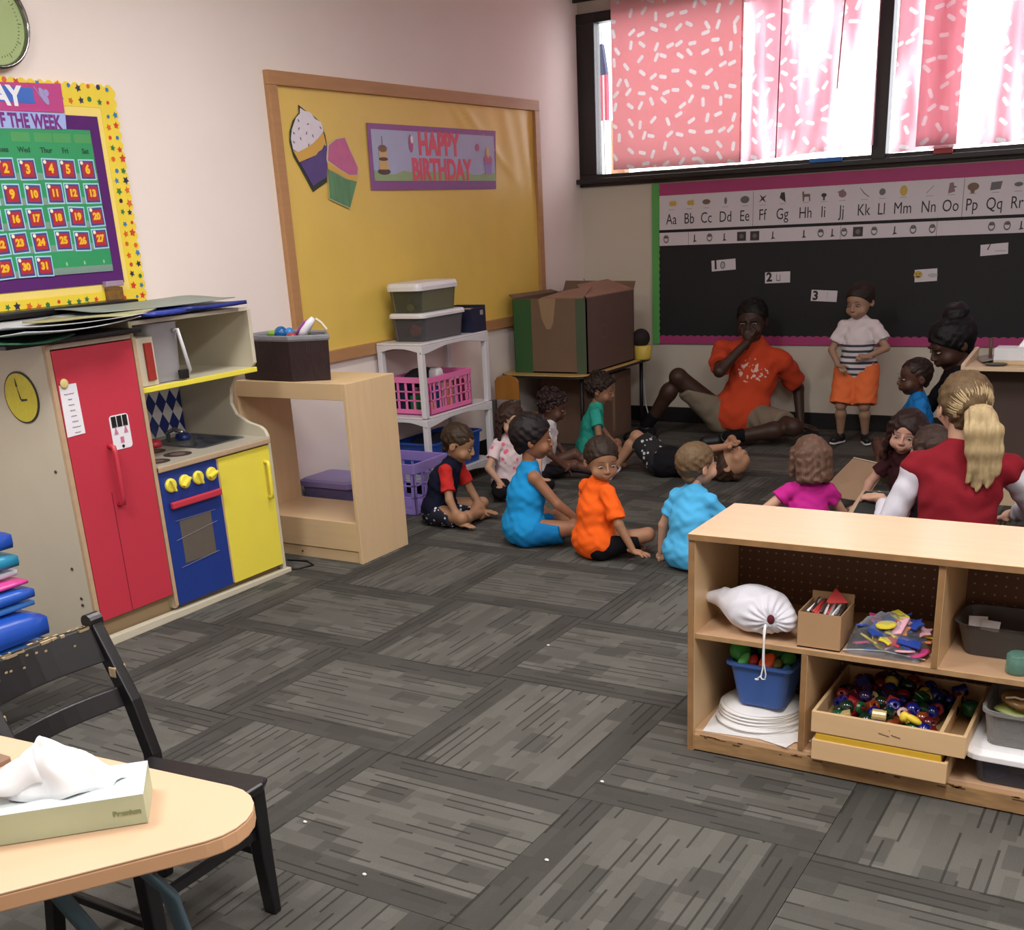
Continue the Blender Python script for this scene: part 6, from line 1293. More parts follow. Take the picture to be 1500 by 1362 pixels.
def person(label, loc, rz, s, P, L):
    """P joints in a 1 m tall body's own frame (+Y forward, +X its right... Z up); L looks"""
    root = thing('person', label, 'person', loc, rz)
    root.scale = (1, 1, 1); hs = P.get('hs', 1.06); ad = L.get('adult', 0); fat = P.get('fat', 1.12)
    pel, che, nek, hd = (np.asarray(P[k], float) for k in ('pel', 'chest', 'neck', 'head'))
    cy = P.get('cyaw', 0); up_ = nrm(nek-pel); fwd = rotz(cy)@np.array([0, 1, 0.]); rgt = nrm(np.cross(fwd, up_)); fwd = np.cross(up_, rgt)
    py_ = P.get('pyaw', cy); prt = rotz(py_)@np.array([1., 0, 0]); prt = np.asarray(P.get('prt', prt), float)
    shw, hpw = P.get('shw', .090)*1.0, P.get('hpw', .055); la, lf, lt, lc = P.get('len', (.165, .145, .235, .225))
    J = {}
    for s_, q in ((1, 'r'), (-1, 'l')):
        sh = nek-up_*.052+rgt*s_*shw+np.asarray(P.get('shoff'+q, (0, 0, 0)), float); el, wr = ik(sh, P['w'+q], la, lf, P.get('ep'+q, (s_*.5, -.6, -.5)))
        hp = pel+prt*s_*hpw-up_*.01; kn, an = ik(hp, P['a'+q], lt, lc, P.get('kp'+q, (s_*.3, .5, 1)))
        J[q] = (sh, el, wr, hp, kn, an)
    R = rotz(P.get('hy', 0))@rotx(P.get('hp', 0))@roty(P.get('hr', 0))
    skin = skin_mat('skin_'+L['skin'], L['skin']); hh = L.get('h', .0062)
    g = SD(); tr = fwd
    g.cap(pel, che, .072*fat, .070*fat, .03, sq=(tr, 1.25)); g.cap(che, nek-up_*.05, .070*fat, .055, .03, sq=(tr, 1.25)); g.cap(nek-up_*.04, hd-R@np.array([0, .008, .03])*hs, .034, .032, .02)
    for q in 'rl':
        sh, el, wr, hp, kn, an = J[q]; af = P.get('af', 1.0)
        g.ell(sh, .029*af, .02); g.cap(nek-up_*.025, sh, .026, .024, .02); g.cap(sh, el, .0275*af, .0225*af, .012); g.cap(el, wr, .0235*af, .0155*af, .008)
        g.ell(hp, .055*fat, .03); g.cap(hp, kn, .050*fat, .034*af, .02); g.ell(kn, .035*af, .01); g.cap(kn+(an-kn)*.25, an, .034*af, .0195*af, .012); g.ell(kn+(an-kn)*.3, .034*af, .01)
    parts = [g.mesh(hh)]
    hm = head_sd(adult=ad).mesh(.0030 if not L.get('far') else .0038); parts.append(((hm[0]*hs)@R.T+hd, hm[1]))
    for s_, q in ((1, 'r'), (-1, 'l')):
        sh, el, wr, hp, kn, an = J[q]; d = P.get('hd'+q, wr-el); n = P.get('hn'+q, (0, 0, 1) if abs(nrm(wr-el)[2]) < .8 else (s_*1., 0, 0))
        parts.append(hand_sd(wr, np.asarray(d, float), np.asarray(n, float), s_, P.get('spr'+q, .25), P.get('cur'+q, .35), P.get('hk', .95)).mesh(.0027))
        if not L.get('shoes') :
            td = nrm(P.get('td'+q, (0, 1, -.1))); lat = nrm(np.cross(td, (0, 0, 1))); upf = np.cross(lat, td); f = SD(); f.cap(an-upf*.012-td*.012, an+td*.062-upf*.022, .0225, .015, .01, sq=(upf, 1.05))
            for i in range(5): b = an+td*(.082-.004*abs(i-1))-upf*.024+lat*(i-2)*.0095*s_; f.cap(b-td*.02, b, .0075, .0062, .006)
            parts.append(f.mesh(.0035))
    mkobj('body', join_meshes(parts), skin, root, s)
    # eyes, brows, lips
    hdm = lambda p: (R@np.asarray(p, float))*hs+hd
    if L.get('face', 1):
        E = MB(); B = MB(); Lp = MB(); Rm = Matrix([list(r) for r in R])
        for q in (-1, 1):
            op = L.get('eyeopen', .0030)
            E.mi = 0; E.ball(hdm((q*.029, .0752, -.001)), (.0118*hs, .0075*hs, op*1.1*hs), 14, Rm); E.mi = 1; E.ball(hdm((q*.029+L.get('gaze', 0), .0798, -.0018)), (.0064*hs, .0038*hs, min(.0056, op*1.12)*hs), 12, Rm)
            pts = [hdm((q*(.0165+.026*i/6), .0815-.010*(i/6)**2, .0035+.0042*math.sin(PI*i/6))) for i in range(7)]; B.tube(pts, .0013*hs, 5)
            pts = [hdm((q*(.012+.034*i/6), .0875-.013*(i/6)**2, .0205+.0045*math.sin(PI*(i+1)/7))) for i in range(7)]; B.tube(pts, [x*hs for x in (.0006, .0011, .0014, .0014, .0012, .0009, .0004)], 5)
        Lp.ball(hdm((0, .0885, -.0475)), (.0135*hs, .0035*hs, .0028*hs), 12, Rm); Lp.ball(hdm((0, .0868, -.0550)), (.0115*hs, .004*hs, .0034*hs), 12, Rm)
        for mb, nm, mt in ((E, 'eyes', [eyew, eyed]), (B, 'eyebrows', mat('brow_'+L['hair'], L['hair'], .8)), (Lp, 'lips', mat('lips_'+L.get('lips', '9a5a50'), L.get('lips', '9a5a50'), .45))):
            mb.V = [tuple(c*s for c in v) for v in mb.V]; mb.build(nm, mt, root, smooth=True, world=False)
    # hair
    st = L.get('style', 'short'); hg = SD(); hmt = hair_mat('hair_'+L['hair'], L['hair'], L.get('hvar', .35)); top = L.get('hthick', .0055)
    hg.ell((0, -.011, .025), (.0705+top, .085+top, .074+top*1.3), .01); hg.nz = (.0022 if st != 'curly' else .0045, 95 if st != 'curly' else 120)
    if st == 'curly':
        rr = random.Random(int(s*1000)+int(hd[2]*999))
        for i in range(46):
            a, e_ = rr.uniform(0, 2*PI), rr.uniform(-.35, 1.5); v = np.array([math.cos(a)*math.cos(e_)*.072, math.sin(a)*math.cos(e_)*.088-.01, math.sin(e_)*.076+.024])
            if v[1] > .045 and v[2] < .055: continue
            hg.ell(v*1.06, rr.uniform(.012, .019), .006)
    if st in ('long', 'bob', 'ponytail'):
        ln = {'long': .17, 'bob': .085, 'ponytail': .0}[st]
        if ln:
            for a in np.linspace(-2.75, -.39, 11):
                x, y = math.cos(a)*.074, math.sin(a)*.082-.012; hg.cap((x, y+.01, .03), (x*1.02, y*.95-.004, -ln+.0), .020, .013 if st == 'long' else .019, .012)
            for q in (-1, 1): hg.cap((q*.072, .012, .03), (q*.078, .016, -ln*.8), .017, .010 if st == 'long' else .015, .01); hg.cap((q*.064, .035, .045), (q*.079, .030, -ln*.55), .012, .008, .01)
    if st in ('short', 'curly', 'ponytail'): hg.cap((0, -.035, .0), (0, -.036, -.040), .050, .038, .015)
    cutn, cutp = np.array([0, .72, -.70]), np.array([0, .070, L.get('hline', .050)])
    if st in ('long', 'bob'): hg.ell((0, .075, -.035), (.052, .060, .078), .006, sub=True)
    elif st == 'ponytail': hg.cut((0, .062, .040), (0, .85, -.5))
    else: hg.cut(cutp, cutn)
    hv = hg.mesh(.0034); V = hv[0]
    bumpy = .0012*np.sin(np.arctan2(V[:, 1]+.01, V[:, 0])*60+V[:, 2]*30); nn = V/np.linalg.norm(V, axis=1)[:, None]; V = V+nn*bumpy[:, None]
    ph = [((V*hs)@R.T+hd, hv[1])]
    ho = mkobj('hair', join_meshes(ph), hmt, root, s)
    if L.get('bun') is not None:
        b = SD(); c = np.array(L['bun'], float); b.ell(c, L.get('bunr', .04), .01); b.nz = (.003, 90); v = b.mesh(.004); mkobj('hair_bun', ((v[0]*hs)@R.T+hd, v[1]), hmt, root, s)
    if st == 'ponytail':
        pt = [np.asarray(p, float) for p in L['tail']]
        lighter = hair_mat('hair_tail_'+L['hair2'], L['hair2'], .3)
        b = SD(); w = [.018, .027, .027, .024, .018, .007]
        for kk in range(5):
            off = np.array([(kk-2)*.011, (-.006, .004, -.002, .005, -.004)[kk], 0])
            for i in range(len(pt)-1):
                f0 = min(1, i*.5); f1 = min(1, (i+1)*.5); b.cap(pt[i]+off*f0, pt[i+1]+off*f1+np.array([0, 0, -.010*(kk % 3)])*(i > 2), w[i]*.72, w[i+1]*.72, .009)
        v = b.mesh(.0032); V = v[0]; V = V+np.stack([.0014*np.sin(V[:, 0]*520+V[:, 2]*22+2*np.sin(V[:, 2]*30)), .0014*np.sin(V[:, 0]*520+V[:, 2]*22), 0*V[:, 0]], 1); mkobj('ponytail', (V, v[1]), lighter, root, s)
        c = pt[0]; b = SD(); b.ell(c+np.array([0, -.004, 0]), (.022, .014, .022), .004); v = b.mesh(.003); mkobj('hair_tie', v, mat('hair_tie_blue', 'a9c4d8', .5), root, s)
        # pulled-back light streaks over the skull
        m = MB(); rr = random.Random(2)
        for i in range(54):
            a = -.3+i/53*3.74+rr.uniform(-.03, .03); st0 = np.array([math.cos(a)*.06, .0+math.sin(a)*.0, .0]); 
            P0 = np.array([math.cos(a)*.074, .005, .022+math.sin(a)*.072]); P2 = np.array(L['tail'][0])*0+np.array(L['tie'], float)
            Pm = (P0+P2)/2; c_ = np.array([0, -.011, .025]); Pm = c_+(Pm-c_)/np.linalg.norm((Pm-c_)/np.array([.079, .0935, .083]))
            Pq = c_+((P0*.4+Pm*.6)-c_)/np.linalg.norm(((P0*.4+Pm*.6)-c_)/np.array([.0785, .093, .0825]))
            tq = rr.uniform(0, .8); Pq = Pq*(1-tq)+Pm*tq; wq = rr.uniform(.5, 1.0)*hs; m.tube([hdm(Pq), hdm(Pm), hdm((Pm+P2*1.4)/2.4*1.02), hdm(P2)], [.0004*wq, .0030*wq, .0040*wq, .004*wq], 6)
        m.V = [tuple(c*s for c in v) for v in m.V]; m.build('light_streaks', lighter, root, smooth=True, world=False, kind='stuff')
    # shirt
    if L.get('shirt') is not None:
        sm = L['shirt']; g = SD(); lo_ = L.get('loose', .012); 
        g.cap(pel+up_*.0, che, .072*fat+lo_+.004, .070*fat+lo_, .03, sq=(tr, 1.22)); g.cap(che, nek-up_*.05, .070*fat+lo_, .058+lo_*.6, .03, sq=(tr, 1.22)); g.cap(nek-up_*.05, nek-up_*.012, .05, .041, .02)
        sl = L.get('sleeve', .55); sep = L.get('sleevemat') is not None; sgs = {'r': SD() if sep else g, 'l': SD() if sep else g}
        for q in 'rl':
            sg = sgs[q]; sh, el, wr, hp, kn, an = J[q]; rs = L.get('slr', .0335)*P.get('af', 1.0)
            g.cap(nek-up_*.035, sh+(nek-sh)*(0 if sl > 0 else .28), .034, .036 if sl > 0 else .026, .025)
            if sg is not g and not L.get('setin'): sg.cap(nek-up_*.03+(sh-nek)*.45, sh, .036, .037, .01)
            if sl > 0:
                if sl <= 1: e_ = sh+(el-sh)*sl; sg.cap(sh, e_, rs, rs+.007, .012 if sg is g else .004, flat=True)
                else: sg.cap(sh, el, rs, rs-.002, .012); sg.cap(el, el+(wr-el)*(sl-1), rs-.002, rs-.010, .01, flat=True)
        hem = pel-up_*L.get('hem', .055)
        if L.get('cover', 1): g.ell(pel+up_*.01, (.088*fat, .080*fat, .075), .03)
        for q in 'rl': g.ell(J[q][3]+up_*.02, .066*fat if L.get('cover', 1) else .05, .03)
        for G in ({id(v): v for v in (g, *sgs.values())}).values():
            G.nz = (L.get('wr', .0026), 62)
            if G is g: G.cut(hem, -up_)
            if P.get('floorz') is not None: G.cut((0, 0, P['floorz']), (0, 0, -1))
        mkobj('shirt', g.mesh(hh*.92), sm, root, s)
        if sep:
            for q in 'rl': mkobj('sleeve', sgs[q].mesh(.005), L['sleevemat'], root, s)
    if L.get('pants') is not None:
        g = SD(); fr_ = L.get('leg', .6)
        g.ell(pel, (.072*fat, .066*fat, .062), .03); pw = P.get('pw', 1.0)
        for q in 'rl':
            sh, el, wr, hp, kn, an = J[q]; g.ell(hp, .060*fat, .03)
            if fr_ <= 1: g.cap(hp, hp+(kn-hp)*fr_, .058*fat*pw, .050*fat*pw, .02, flat=True)
            else: g.cap(hp, kn, .060*fat, .045, .02); g.cap(kn, kn+(an-kn)*(fr_-1), .044, .032, .015, flat=True)
        g.nz = (.0016, 60); 
        if P.get('waistcut', 1): g.cut(pel+up_*.05, up_)
        if P.get('floorz') is not None: g.cut((0, 0, P['floorz']), (0, 0, -1))
        mkobj('shorts' if fr_ <= 1 else 'trousers', g.mesh(hh), L['pants'], root, s)
    if L.get('shoes'):
        for s_, q in ((1, 'r'), (-1, 'l')):
            an = J[q][5]; kn = J[q][4]; td = nrm(P.get('td'+q, (0, 1, -.05))); lat = nrm(np.cross(td, nrm(kn-an)*1.0+np.array([0, 0, .01]))); upf = nrm(np.cross(lat, td))
            f = SD(); f.cap(an-upf*.012-td*.014, an+td*.070-upf*.020, .0265, .022, .012, sq=(upf, 1.1)); f.cap(an-upf*.02, an+upf*.018, .026, .025, .01, flat=True); f.cut(an-upf*.036, -upf)
            o = mkobj('shoe', f.mesh(.0045), L['shoes'], root, s)
            f = SD(); f.cap(an-upf*.040-td*.016, an+td*.072-upf*.040, .0285, .0245, .01, sq=(upf, 3.0)); f.cut(an-upf*.045, -upf); mkobj('sole', f.mesh(.004), L.get('sole', wpl), o, s)
            if L.get('socks') is not None: f = SD(); f.cap(an+upf*.01, an+(kn-an)*.28, .0235*P.get('af', 1), .027*P.get('af', 1), .01, flat=True); mkobj('sock', f.mesh(.005), L['socks'], root, s)
    return root, J, R, hd
def sit(lean=.05, yawc=0, H_=.50, slump=0):     # cross-legged base pose
    return dict(pel=(0, 0, .078), chest=(0, lean*.45, .24), neck=(0, lean, .385-slump), head=(0, lean+.022, .485-slump), al=(.055, .20, .045), ar=(-.055, .235, .04), kpl=(-1, .55, .1), kpr=(1, .55, .1),
                tdl=(1, .1, 0), tdr=(-1, .15, 0), wl=(-.13, .17, .10), wr=(.13, .17, .10), cyaw=yawc, floorz=.004, epl=(-.8, -.3, -.3), epr=(.8, -.3, -.3))
def at(px, py, z=0): v = Zp(px, py, z); return (v.x, v.y, z)
D = math.radians
def dots(name, base, col, sc, thr):
    m, N = newmat(name); tc = N.n('ShaderNodeTexCoord'); vo = N.n('ShaderNodeTexVoronoi', i_Scale=sc); N.l(tc.outputs['Object'], vo.inputs['Vector'])
    f = N.math('LESS_THAN', vo.outputs['Distance'], thr); N.l(N.mix(f, lin(base), lin(col)), N.b.inputs['Base Color']); N.b.inputs['Roughness'].default_value = .85; return m
# 1 boy in navy shirt with red sleeves
p = sit(.10); p.update(head=(.0, .145, .452), neck=(0, .115, .365), hp=-.42, hy=.12, wr=(.17, .20, .028), hdr=(.12, 1, -.15), hnr=(0, .1, 1), wl=(-.10, .24, .035), hdl=(0, 1, -.1), hnl=(0, 0, 1), curr=.08, curl=.1, epr=(.6, -.7, .1), epl=(-.5, -.6, .2))
person('boy in navy shirt with red sleeves sitting hunched by the lilac crate', at(644, 764), D(-78), .88, {**p, 'fat': 1.18}, dict(skin='a87e60', hair='3a2a1c', style='short', hthick=.003, hvar=.3, shirt=cloth('shirt_navy', '181a2e'), sleevemat=cloth('sleeve_red', 'c42f2c'), sleeve=.72, pants=dots('shorts_dotted', '1a1c2c', 'd8d4dc', 42, .3), leg=.72, lips='8c5a4c', gaze=.003))
# 2 girl in white and pink behind
p = sit(.04); p.update(hy=-.1, hp=-.15)
person('girl with long brown hair in white and pink shirt beside white shelf', at(748, 722), D(-125), .84, p, dict(skin='c49a80', hair='3c2820', style='long', shirt=dots('shirt_white_pink', 'dcc8cc', 'e8688c', 26, .28), sleeve=.6, pants=cloth('tights_black', '1a181c'), leg=1.8, lips='b06a60'))
# 3 boy in bright blue sleeveless outfit, from behind
p = sit(.045); p.update(ar=(.14, .40, .03), kpr=(1, .6, .35), tdr=(.1, 1, .3), al=(.07, .26, .04), wr=(.17, .235, .115), hdr=(-.1, 1, .05), hnr=(0, 0, 1), hy=-.22, hp=-.1, head=(.0, .06, .505), curr=.5, epr=(.7, -.6, -.35))
person('boy in bright blue sleeveless outfit seen from behind, next to navy shirt boy', at(768, 795), D(-42), .95, {**p, 'fat': 1.28}, dict(skin='97694e', hair='1c1416', style='short', hthick=.010, hline=.045, shirt=cloth('tank_blue', '1f8fd0'), sleeve=0, loose=.014, pants=cloth('shorts_blue', '1a78b8'), leg=.75, lips='8c5a4c', hem=.07))
# 4 child with reddish hair, behind
p = sit(.06); p.update(hp=-.35, ar=(.07, .44, .035), kpr=(.5, .3, 1), tdr=(.1, .7, .7), al=(.0, .40, .035), kpl=(-.4, .4, 1), tdl=(-.1, .7, .7))
person('dark-haired child in white top and dark trousers with a purple shoe stretched out', at(795, 700), D(-68), .84, p, dict(skin='5c3d30', hair='2a1a18', style='curly', shirt=cloth('top_white', 'cfc8cc'), sleeve=.5, pants=cloth('trousers_dark', '29242a'), leg=1.9, shoes=mat('shoe_purple', '3b3358', .6, var=.2), sole=mat('sole_lilac', 'b8b8d0', .5), lips='6a3c38'))
# 5 teal shirt
p = sit(.07); p.update(hp=-.25, hy=-.08)
person('curly-haired child in teal shirt sitting sideways under the cardboard box table', at(862, 672), D(-64), .86, p, dict(skin='9a7058', hair='2e201a', style='curly', hthick=.008, shirt=cloth('shirt_teal', '35a898'), sleeve=.62, slr=.038, pants=cloth('shorts_dark', '1c1c24'), leg=.8, lips='8a5048'))
# 6 orange shirt boy
p = sit(.03); p.update(hy=D(-112), hp=-.22, hr=.0, head=(.015, .045, .478), wr=(.255, .045, .030), hdr=(.8, .25, -.12), hnr=(0, 0, 1), curr=.12, sprr=.9, epr=(.3, -.9, .1), ar=(.02, .26, .04), kpr=(1, .62, .35), wl=(-.1, .2, .1), cyaw=-.12)
person('boy in orange shirt and black shorts looking back over his right shoulder', at(871, 815), D(-22), .885, {**p, 'fat': 1.22}, dict(skin='a07458', hair='30221a', style='short', hthick=.006, hline=.048, shirt=cloth('shirt_orange', 'f4641e'), sleeve=.86, slr=.038, pants=cloth('shorts_black', '17161a'), leg=.8, hem=.075, lips='94584c', eyeopen=.0026))
# 9 light blue shirt child, back of head
p = sit(.03); p.update(hy=-.35, hp=.05, wl=(-.19, .03, .03), wr=(.14, .2, .1))
person('fair-haired child in light blue shirt seen from behind left of low shelf', at(1010, 832), D(-12), .88, {**p, 'fat': 1.25}, dict(skin='c69a80', hair='6d563e', style='short', hthick=.004, hline=.05, shirt=cloth('shirt_sky', '54b4e8'), sleeve=.6, loose=.016, pants=cloth('shorts_sky', '3f8fc8'), leg=.7, hem=.07))
# 10 girl in magenta shirt
p = sit(.03); p.update(hy=.38, hp=-.1, wl=(-.15, .08, .14), wr=(.13, .2, .12))
person('small girl with brown bob in magenta shirt facing away behind low shelf', (-1.30, 4.48, 0), D(22), .86, p, dict(skin='cda088', hair='6a4e40', style='bob', hvar=.5, shirt=cloth('shirt_magenta', 'c22a8c'), sleeve=.4, slr=.036, pants=cloth('pants_grey', '5c5a60'), leg=.8))
# 7 child lying on the back
def lying():
    return dict(pel=(0, 0, .075), chest=(0, -.16, .075), neck=(0, -.305, .07), head=(0, -.405, .095), hp=PI/2-.25, hy=PI, al=(-.05, .30, .03), ar=(.06, .33, .03), kpl=(0, 0, 1), kpr=(0, 0, 1), tdl=(0, .9, -.3), tdr=(0, .9, -.3),
                wl=(-.05, -.42, .205), wr=(.06, -.40, .20), epl=(-1, 0, .7), epr=(1, -.1, .7), hdl=(.5, .2, .1), hdr=(-.5, .2, 0), prt=(-1, 0, 0), cyaw=PI, floorz=.004, hnl=(0, 0, 1), hnr=(0, 0, 1))
p = lying()
HX = Zp(985, 694)
p.update(len=(.165, .145, .225, .215))
person('child in black patterned shorts lying on back with knees up before the man', (HX.x-.03, HX.y-.03, 0), D(84), 1.0, p, dict(skin='b08468', hair='4a352a', style='short', hthick=.007, shirt=cloth('shirt_black', '1a191d'), sleeve=.55, pants=dots('shorts_scribble', '17171b', 'c4c4c8', 26, .24), leg=.85, hem=.04))
# 11 standing boy
st_mat, N = newmat('shirt_striped'); tc = N.n('ShaderNodeTexCoord'); sp = N.n('ShaderNodeSeparateXYZ'); N.l(tc.outputs['Object'], sp.inputs[0])
zz = sp.outputs[2]; f = N.math('MULTIPLY', N.math('GREATER_THAN', N.math('FRACT', N.math('MULTIPLY', zz, 30.0)), .58), N.math('LESS_THAN', zz, .600))
f2 = N.math('LESS_THAN', zz, .53); base = N.mix(f2, lin('c4c6cf'), lin('7f8e98')); N.l(N.mix(f, lin('d9ced2'), lin('3a424e')), N.b.inputs['Base Color']); N.b.inputs['Roughness'].default_value = .9
p = dict(pel=(0, 0, .465), chest=(0, .01, .63), neck=(0, 0, .775), head=(.0, .02, .875), hy=-.30, hp=-.28, al=(-.075, .0, .052), ar=(.075, .02, .052), kpl=(-.1, 1, 0), kpr=(.1, 1, 0), tdl=(-.35, .9, 0), tdr=(.35, .9, 0), wl=(-.085, .125, .555), wr=(.09, .11, .50), epl=(-1, -.4, -.3), epr=(1, -.5, -.3), hdl=(.8, .4, .1), hdr=(-.6, .5, -.3), hnl=(0, .5, 1), hnr=(0, .5, 1), curl=.8, curr=.7, len=(.155, .135, .215, .205), hk=.95)
LA = (-1.755, 6.93, 0)
person('standing boy in striped white shirt and orange shorts by the black board', LA, D(180+2), .965, {**p, 'pw': 1.3}, dict(skin='a8846e', hair='2a1e1a', style='short', hthick=.006, hline=.052, shirt=st_mat, sleeve=.68, slr=.040, hem=.06, loose=.013, pants=cloth('shorts_orange', 'ee7846'), leg=.97, shoes=mat('shoe_black', '17171a', .5), sole=wpl, lips='8a4a48', h=.006))
# 8 man in orange shirt leaning on one hand
p = dict(pel=(.02, 0, .085), chest=(-.03, -.04, .22), neck=(-.03, -.06, .345), head=(-.02, -.03, .425), hs=.74, hy=-.12, hp=-.15, fat=.98, af=.92, shw=.112, hpw=.055,
         al=(.04, .20, .035), kpl=(-1, .25, .1), tdl=(.8, .3, 0), ar=(.36, .04, .04), kpr=(.2, .3, 1), tdr=(.75, .3, -.15), wr=(-.012, .045, .355), epr=(.9, .5, -.9), hdr=(-.25, .1, .9), hnr=(.3, 1, .2), curr=.9,
         wl=(-.205, -.085, .03), hdl=(-.75, .35, -.1), hnl=(0, 0, 1), curl=.1, epl=(-.2, -1, .2), floorz=.004, hk=.85, len=(.165, .145, .235, .235))
man = dict(skin='3f2a22', hair='120d0d', style='short', hthick=.004, shirt=None, sleeve=.75, slr=.038, hem=.06, pants=cloth('shorts_khaki', '857868'), leg=.80, shoes=mat('shoe_black', '17171a', .5), sole=mat('sole_black', '222222', .6), socks=cloth('sock_black', '141416'), lips='4a2c28', adult=1, h=.0058)
mm, N = newmat('shirt_orange_print'); tc = N.n('ShaderNodeTexCoord'); mp_ = N.n('ShaderNodeMapping'); mp_.inputs['Location'].default_value = (.03*1.7, 0, -.255*1.7); N.l(tc.outputs['Object'], mp_.inputs[0])
s3 = N.n('ShaderNodeSeparateXYZ'); N.l(mp_.outputs[0], s3.inputs[0]); rx = N.math('DIVIDE', s3.outputs[0], .115); rz_ = N.math('DIVIDE', s3.outputs[2], .075); r2_ = N.math('ADD', N.math('MULTIPLY', rx, rx), N.math('MULTIPLY', rz_, rz_))
nz_ = N.n('ShaderNodeTexNoise', i_Scale=34.0); N.l(tc.outputs['Object'], nz_.inputs['Vector']); f = N.math('MULTIPLY', N.math('MULTIPLY', N.math('LESS_THAN', r2_, 1.0), N.math('GREATER_THAN', s3.outputs[1], .02)), N.math('GREATER_THAN', nz_.outputs['Fac'], .56))
N.l(N.mix(f, lin('c4401c'), lin('d8b8ac')), N.b.inputs['Base Color']); N.b.inputs['Roughness'].default_value = .9; man['shirt'] = mm
MX = Zp(1092, 640)
person('man in orange printed t-shirt and khaki shorts leaning on one hand by wall', (MX.x-.01, MX.y-.02, 0), D(180+14), 1.72, p, man)
# 13 woman with dark hair, seated beside the cabinet
p = sit(.05); p.update(hs=.80, adult=1, head=(0, .085, .425), neck=(0, .055, .345), hp=-.45, hy=.15, hk=.85, wl=(-.10, .16, .16), wr=(.08, .2, .16), af=.85, fat=.92, epl=(-1, -.2, -.5), epr=(1, -.2, -.5))
person('woman in dark clothes with a black hair bun leaning over bald child', (-.98, 6.30, 0), D(118), 1.62, p, dict(skin='4a3028', hair='100d12', style='short', hthick=.009, hline=.035, bun=(.0, -.05, .10), bunr=(.052, .052, .04), shirt=cloth('top_black', '17161c'), sleeve=1.5, pants=cloth('pants_black', '15151a'), leg=1.9, adult=1, lips='5a302c', h=.0062))
# 12 close-cropped child in her lap
p = sit(.03); p.update(hp=-.1, hy=.2)
person('close-cropped child in blue t-shirt sitting in lap of dark-haired woman', (-1.15, 5.86, .15), D(112), .86, p, dict(skin='4d3024', hair='22150f', style='short', hthick=.002, hline=.06, shirt=cloth('shirt_mid_blue', '1f6fb4'), sleeve=.7, slr=.040, pants=cloth('shorts_dark2', '20202a'), leg=.8, hem=.05))
# 14 girl with dark hair looking left
p = sit(.05); p.update(hp=-.18, hy=.42, hr=-.12, wl=(-.17, .19, .16), wr=(.12, .22, .12), head=(0, .06, .475))
person('girl with long dark hair and dark top gazing left behind open book', (-1.02, 5.08, .02), D(155), .90, p, dict(skin='c49684', hair='2e1c1a', style='long', shirt=cloth('top_maroon', '3a1c20'), sleeve=.6, pants=cloth('pants_taupe', '6a5648'), leg=1.7, lips='a86c68'))
# 15 child with brown wavy hair next to her, white sleeve
p = sit(.03); p.update(hp=-.1, hy=.2, head=(0, .03, .47), wl=(-.20, .20, .20), hdl=(-.3, .8, .1), epl=(-.6, -.3, -.8))
person('brown-haired child in dark top half hidden behind the blonde woman', (-.885, 4.86, 0), D(60), .88, p, dict(skin='c89c84', hair='46342e', style='bob', shirt=cloth('top_dusk', '3a2c34'), sleeve=.8, slr=.036, loose=.016, pants=cloth('pants_black2', '19181d'), leg=1.8))
# 16 blonde woman with ponytail
p = sit(.03); p.update(hs=.76, hy=.42, hp=.08, hr=.0, head=(-.01, .035, .438), neck=(0, .025, .345), wl=(-.10, .24, .14), wr=(.12, .24, .13), fat=1.0, af=.9, shw=.100, hk=.85); p.update(wl=(-.19, .155, .17), hdl=(-1, .5, .25), hnl=(0, -.3, 1), epl=(-.25, -.35, -1), curl=.5)
hdv = np.array([-.01, .035, .438]); 
Rb = rotz(.42)@rotx(.08); tie = (0.012, -.098, -.005); T0 = (Rb@np.array(tie))*.76+hdv
tail = [T0, T0+np.array([.004, -.028, .002]), T0+np.array([.014, -.040, -.03]), T0+np.array([.020, -.036, -.075]), T0+np.array([.022, -.028, -.115]), T0+np.array([.012, -.03, -.150])]
person('blonde woman with ponytail in red top and white dotted sleeves, back to camera', (-.69, 4.30, 0), D(6), 1.56, p, dict(skin='cfa48c', hair='6e583f', hair2='bda57c', style='ponytail', tail=[tuple(q) for q in tail], tie=tie, hthick=.006, shirt=cloth('top_red', '8a202c'), sleevemat=dots('sleeve_white_dotted', 'dcdae6', '2c3468', 7, .13), setin=1, loose=.016, sleeve=1.8, slr=.037, pants=cloth('jeans_dark', '232a3c'), leg=1.9, adult=1, h=.0062, hem=.06))
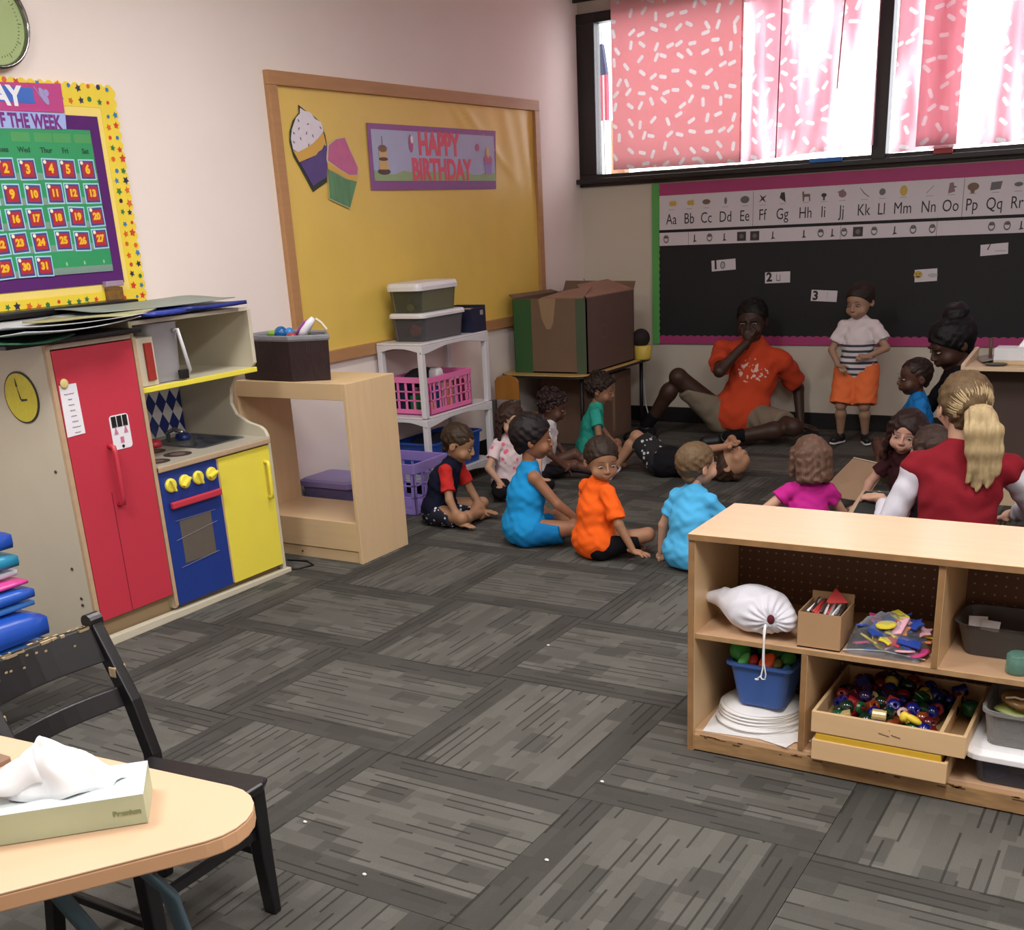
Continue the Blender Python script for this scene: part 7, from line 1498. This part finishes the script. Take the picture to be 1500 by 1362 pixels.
# the open book and white toy on the carpet between the children
t = thing('open_book', 'open picture book with black cover held up behind low shelf', 'book', (-1.05, 4.55, 0))
A = Vector((-1.17, 4.50, .012)); B = Vector((-1.03, 4.62, .30)); C2 = Vector((-.93, 4.50, .012))
def slab(P, th, nm, mt): m = MB(); P = [Vector(q) for q in P]; n_ = (P[1]-P[0]).cross(P[2]-P[0]).normalized()*th; m.prism(P, n_); return m.build(nm, mt, t, bevel=.002)
slab([(-1.20, 4.46, .02), (-1.02, 4.50, .02), (-.95, 4.56, .29), (-1.09, 4.55, .29)], .004, 'cover', mat('book_black', '121214', .5))
slab([(-1.205, 4.472, .02), (-1.025, 4.512, .02), (-.955, 4.572, .288), (-1.095, 4.562, .288)], .008, 'pages', mat('book_pages', 'a8927c', .7))
slab([(-1.24, 4.46, .02), (-1.20, 4.46, .02), (-1.09, 4.552, .29), (-1.105, 4.56, .285)], .006, 'spine', mat('book_spine', 'b89c84', .6))
t = thing('picture_book', 'large tan picture book lying open near the standing boy', 'book', (-1.4, 5.4, 0))
slab([(-1.46, 5.18, .10), (-1.22, 5.10, .10), (-1.20, 5.42, .20), (-1.40, 5.55, .20)], .006, 'cover', mat('book_tan', '9c8064', .7))
slab([(-1.40, 5.55, .207), (-1.20, 5.42, .207), (-1.10, 5.55, .06), (-1.28, 5.68, .06)], .006, 'pages', mat('book_pages2', 'c8b49c', .7))
g = SD(); g.ell((-1.255, 4.62, .07), (.02, .03, .055), .01); g.ell((-1.235, 4.61, .15), (.022, .02, .028), .01); g.ell((-1.285, 4.60, .03), (.04, .02, .02), .012); g.nz = (.003, 80)
o = mkobj('soft_toy', g.mesh(.005), cloth('soft_toy_white', 'c8c0bc')); setp(o, 'small dirty white soft toy on carpet left of the black book', 'toy')
# specks of litter on the carpet
for k, (x, y) in enumerate(((803, 946), (801, 1261), (534, 1282), (447, 1205), (882, 1146))):
    q = Zp(x, y, 0); o = MB().ball((q.x, q.y, .003), (.006, .004, .003), 8).build('paper_scrap', mat('scrap_white', 'd8d8d4', .7)); setp(o, 'tiny white scrap on the grey carpet ' + ('nearest the seated children', 'midway on a dark seam', 'closest to the chair leg', 'nearest the black chair', 'nearest the low shelf')[k], 'scrap')
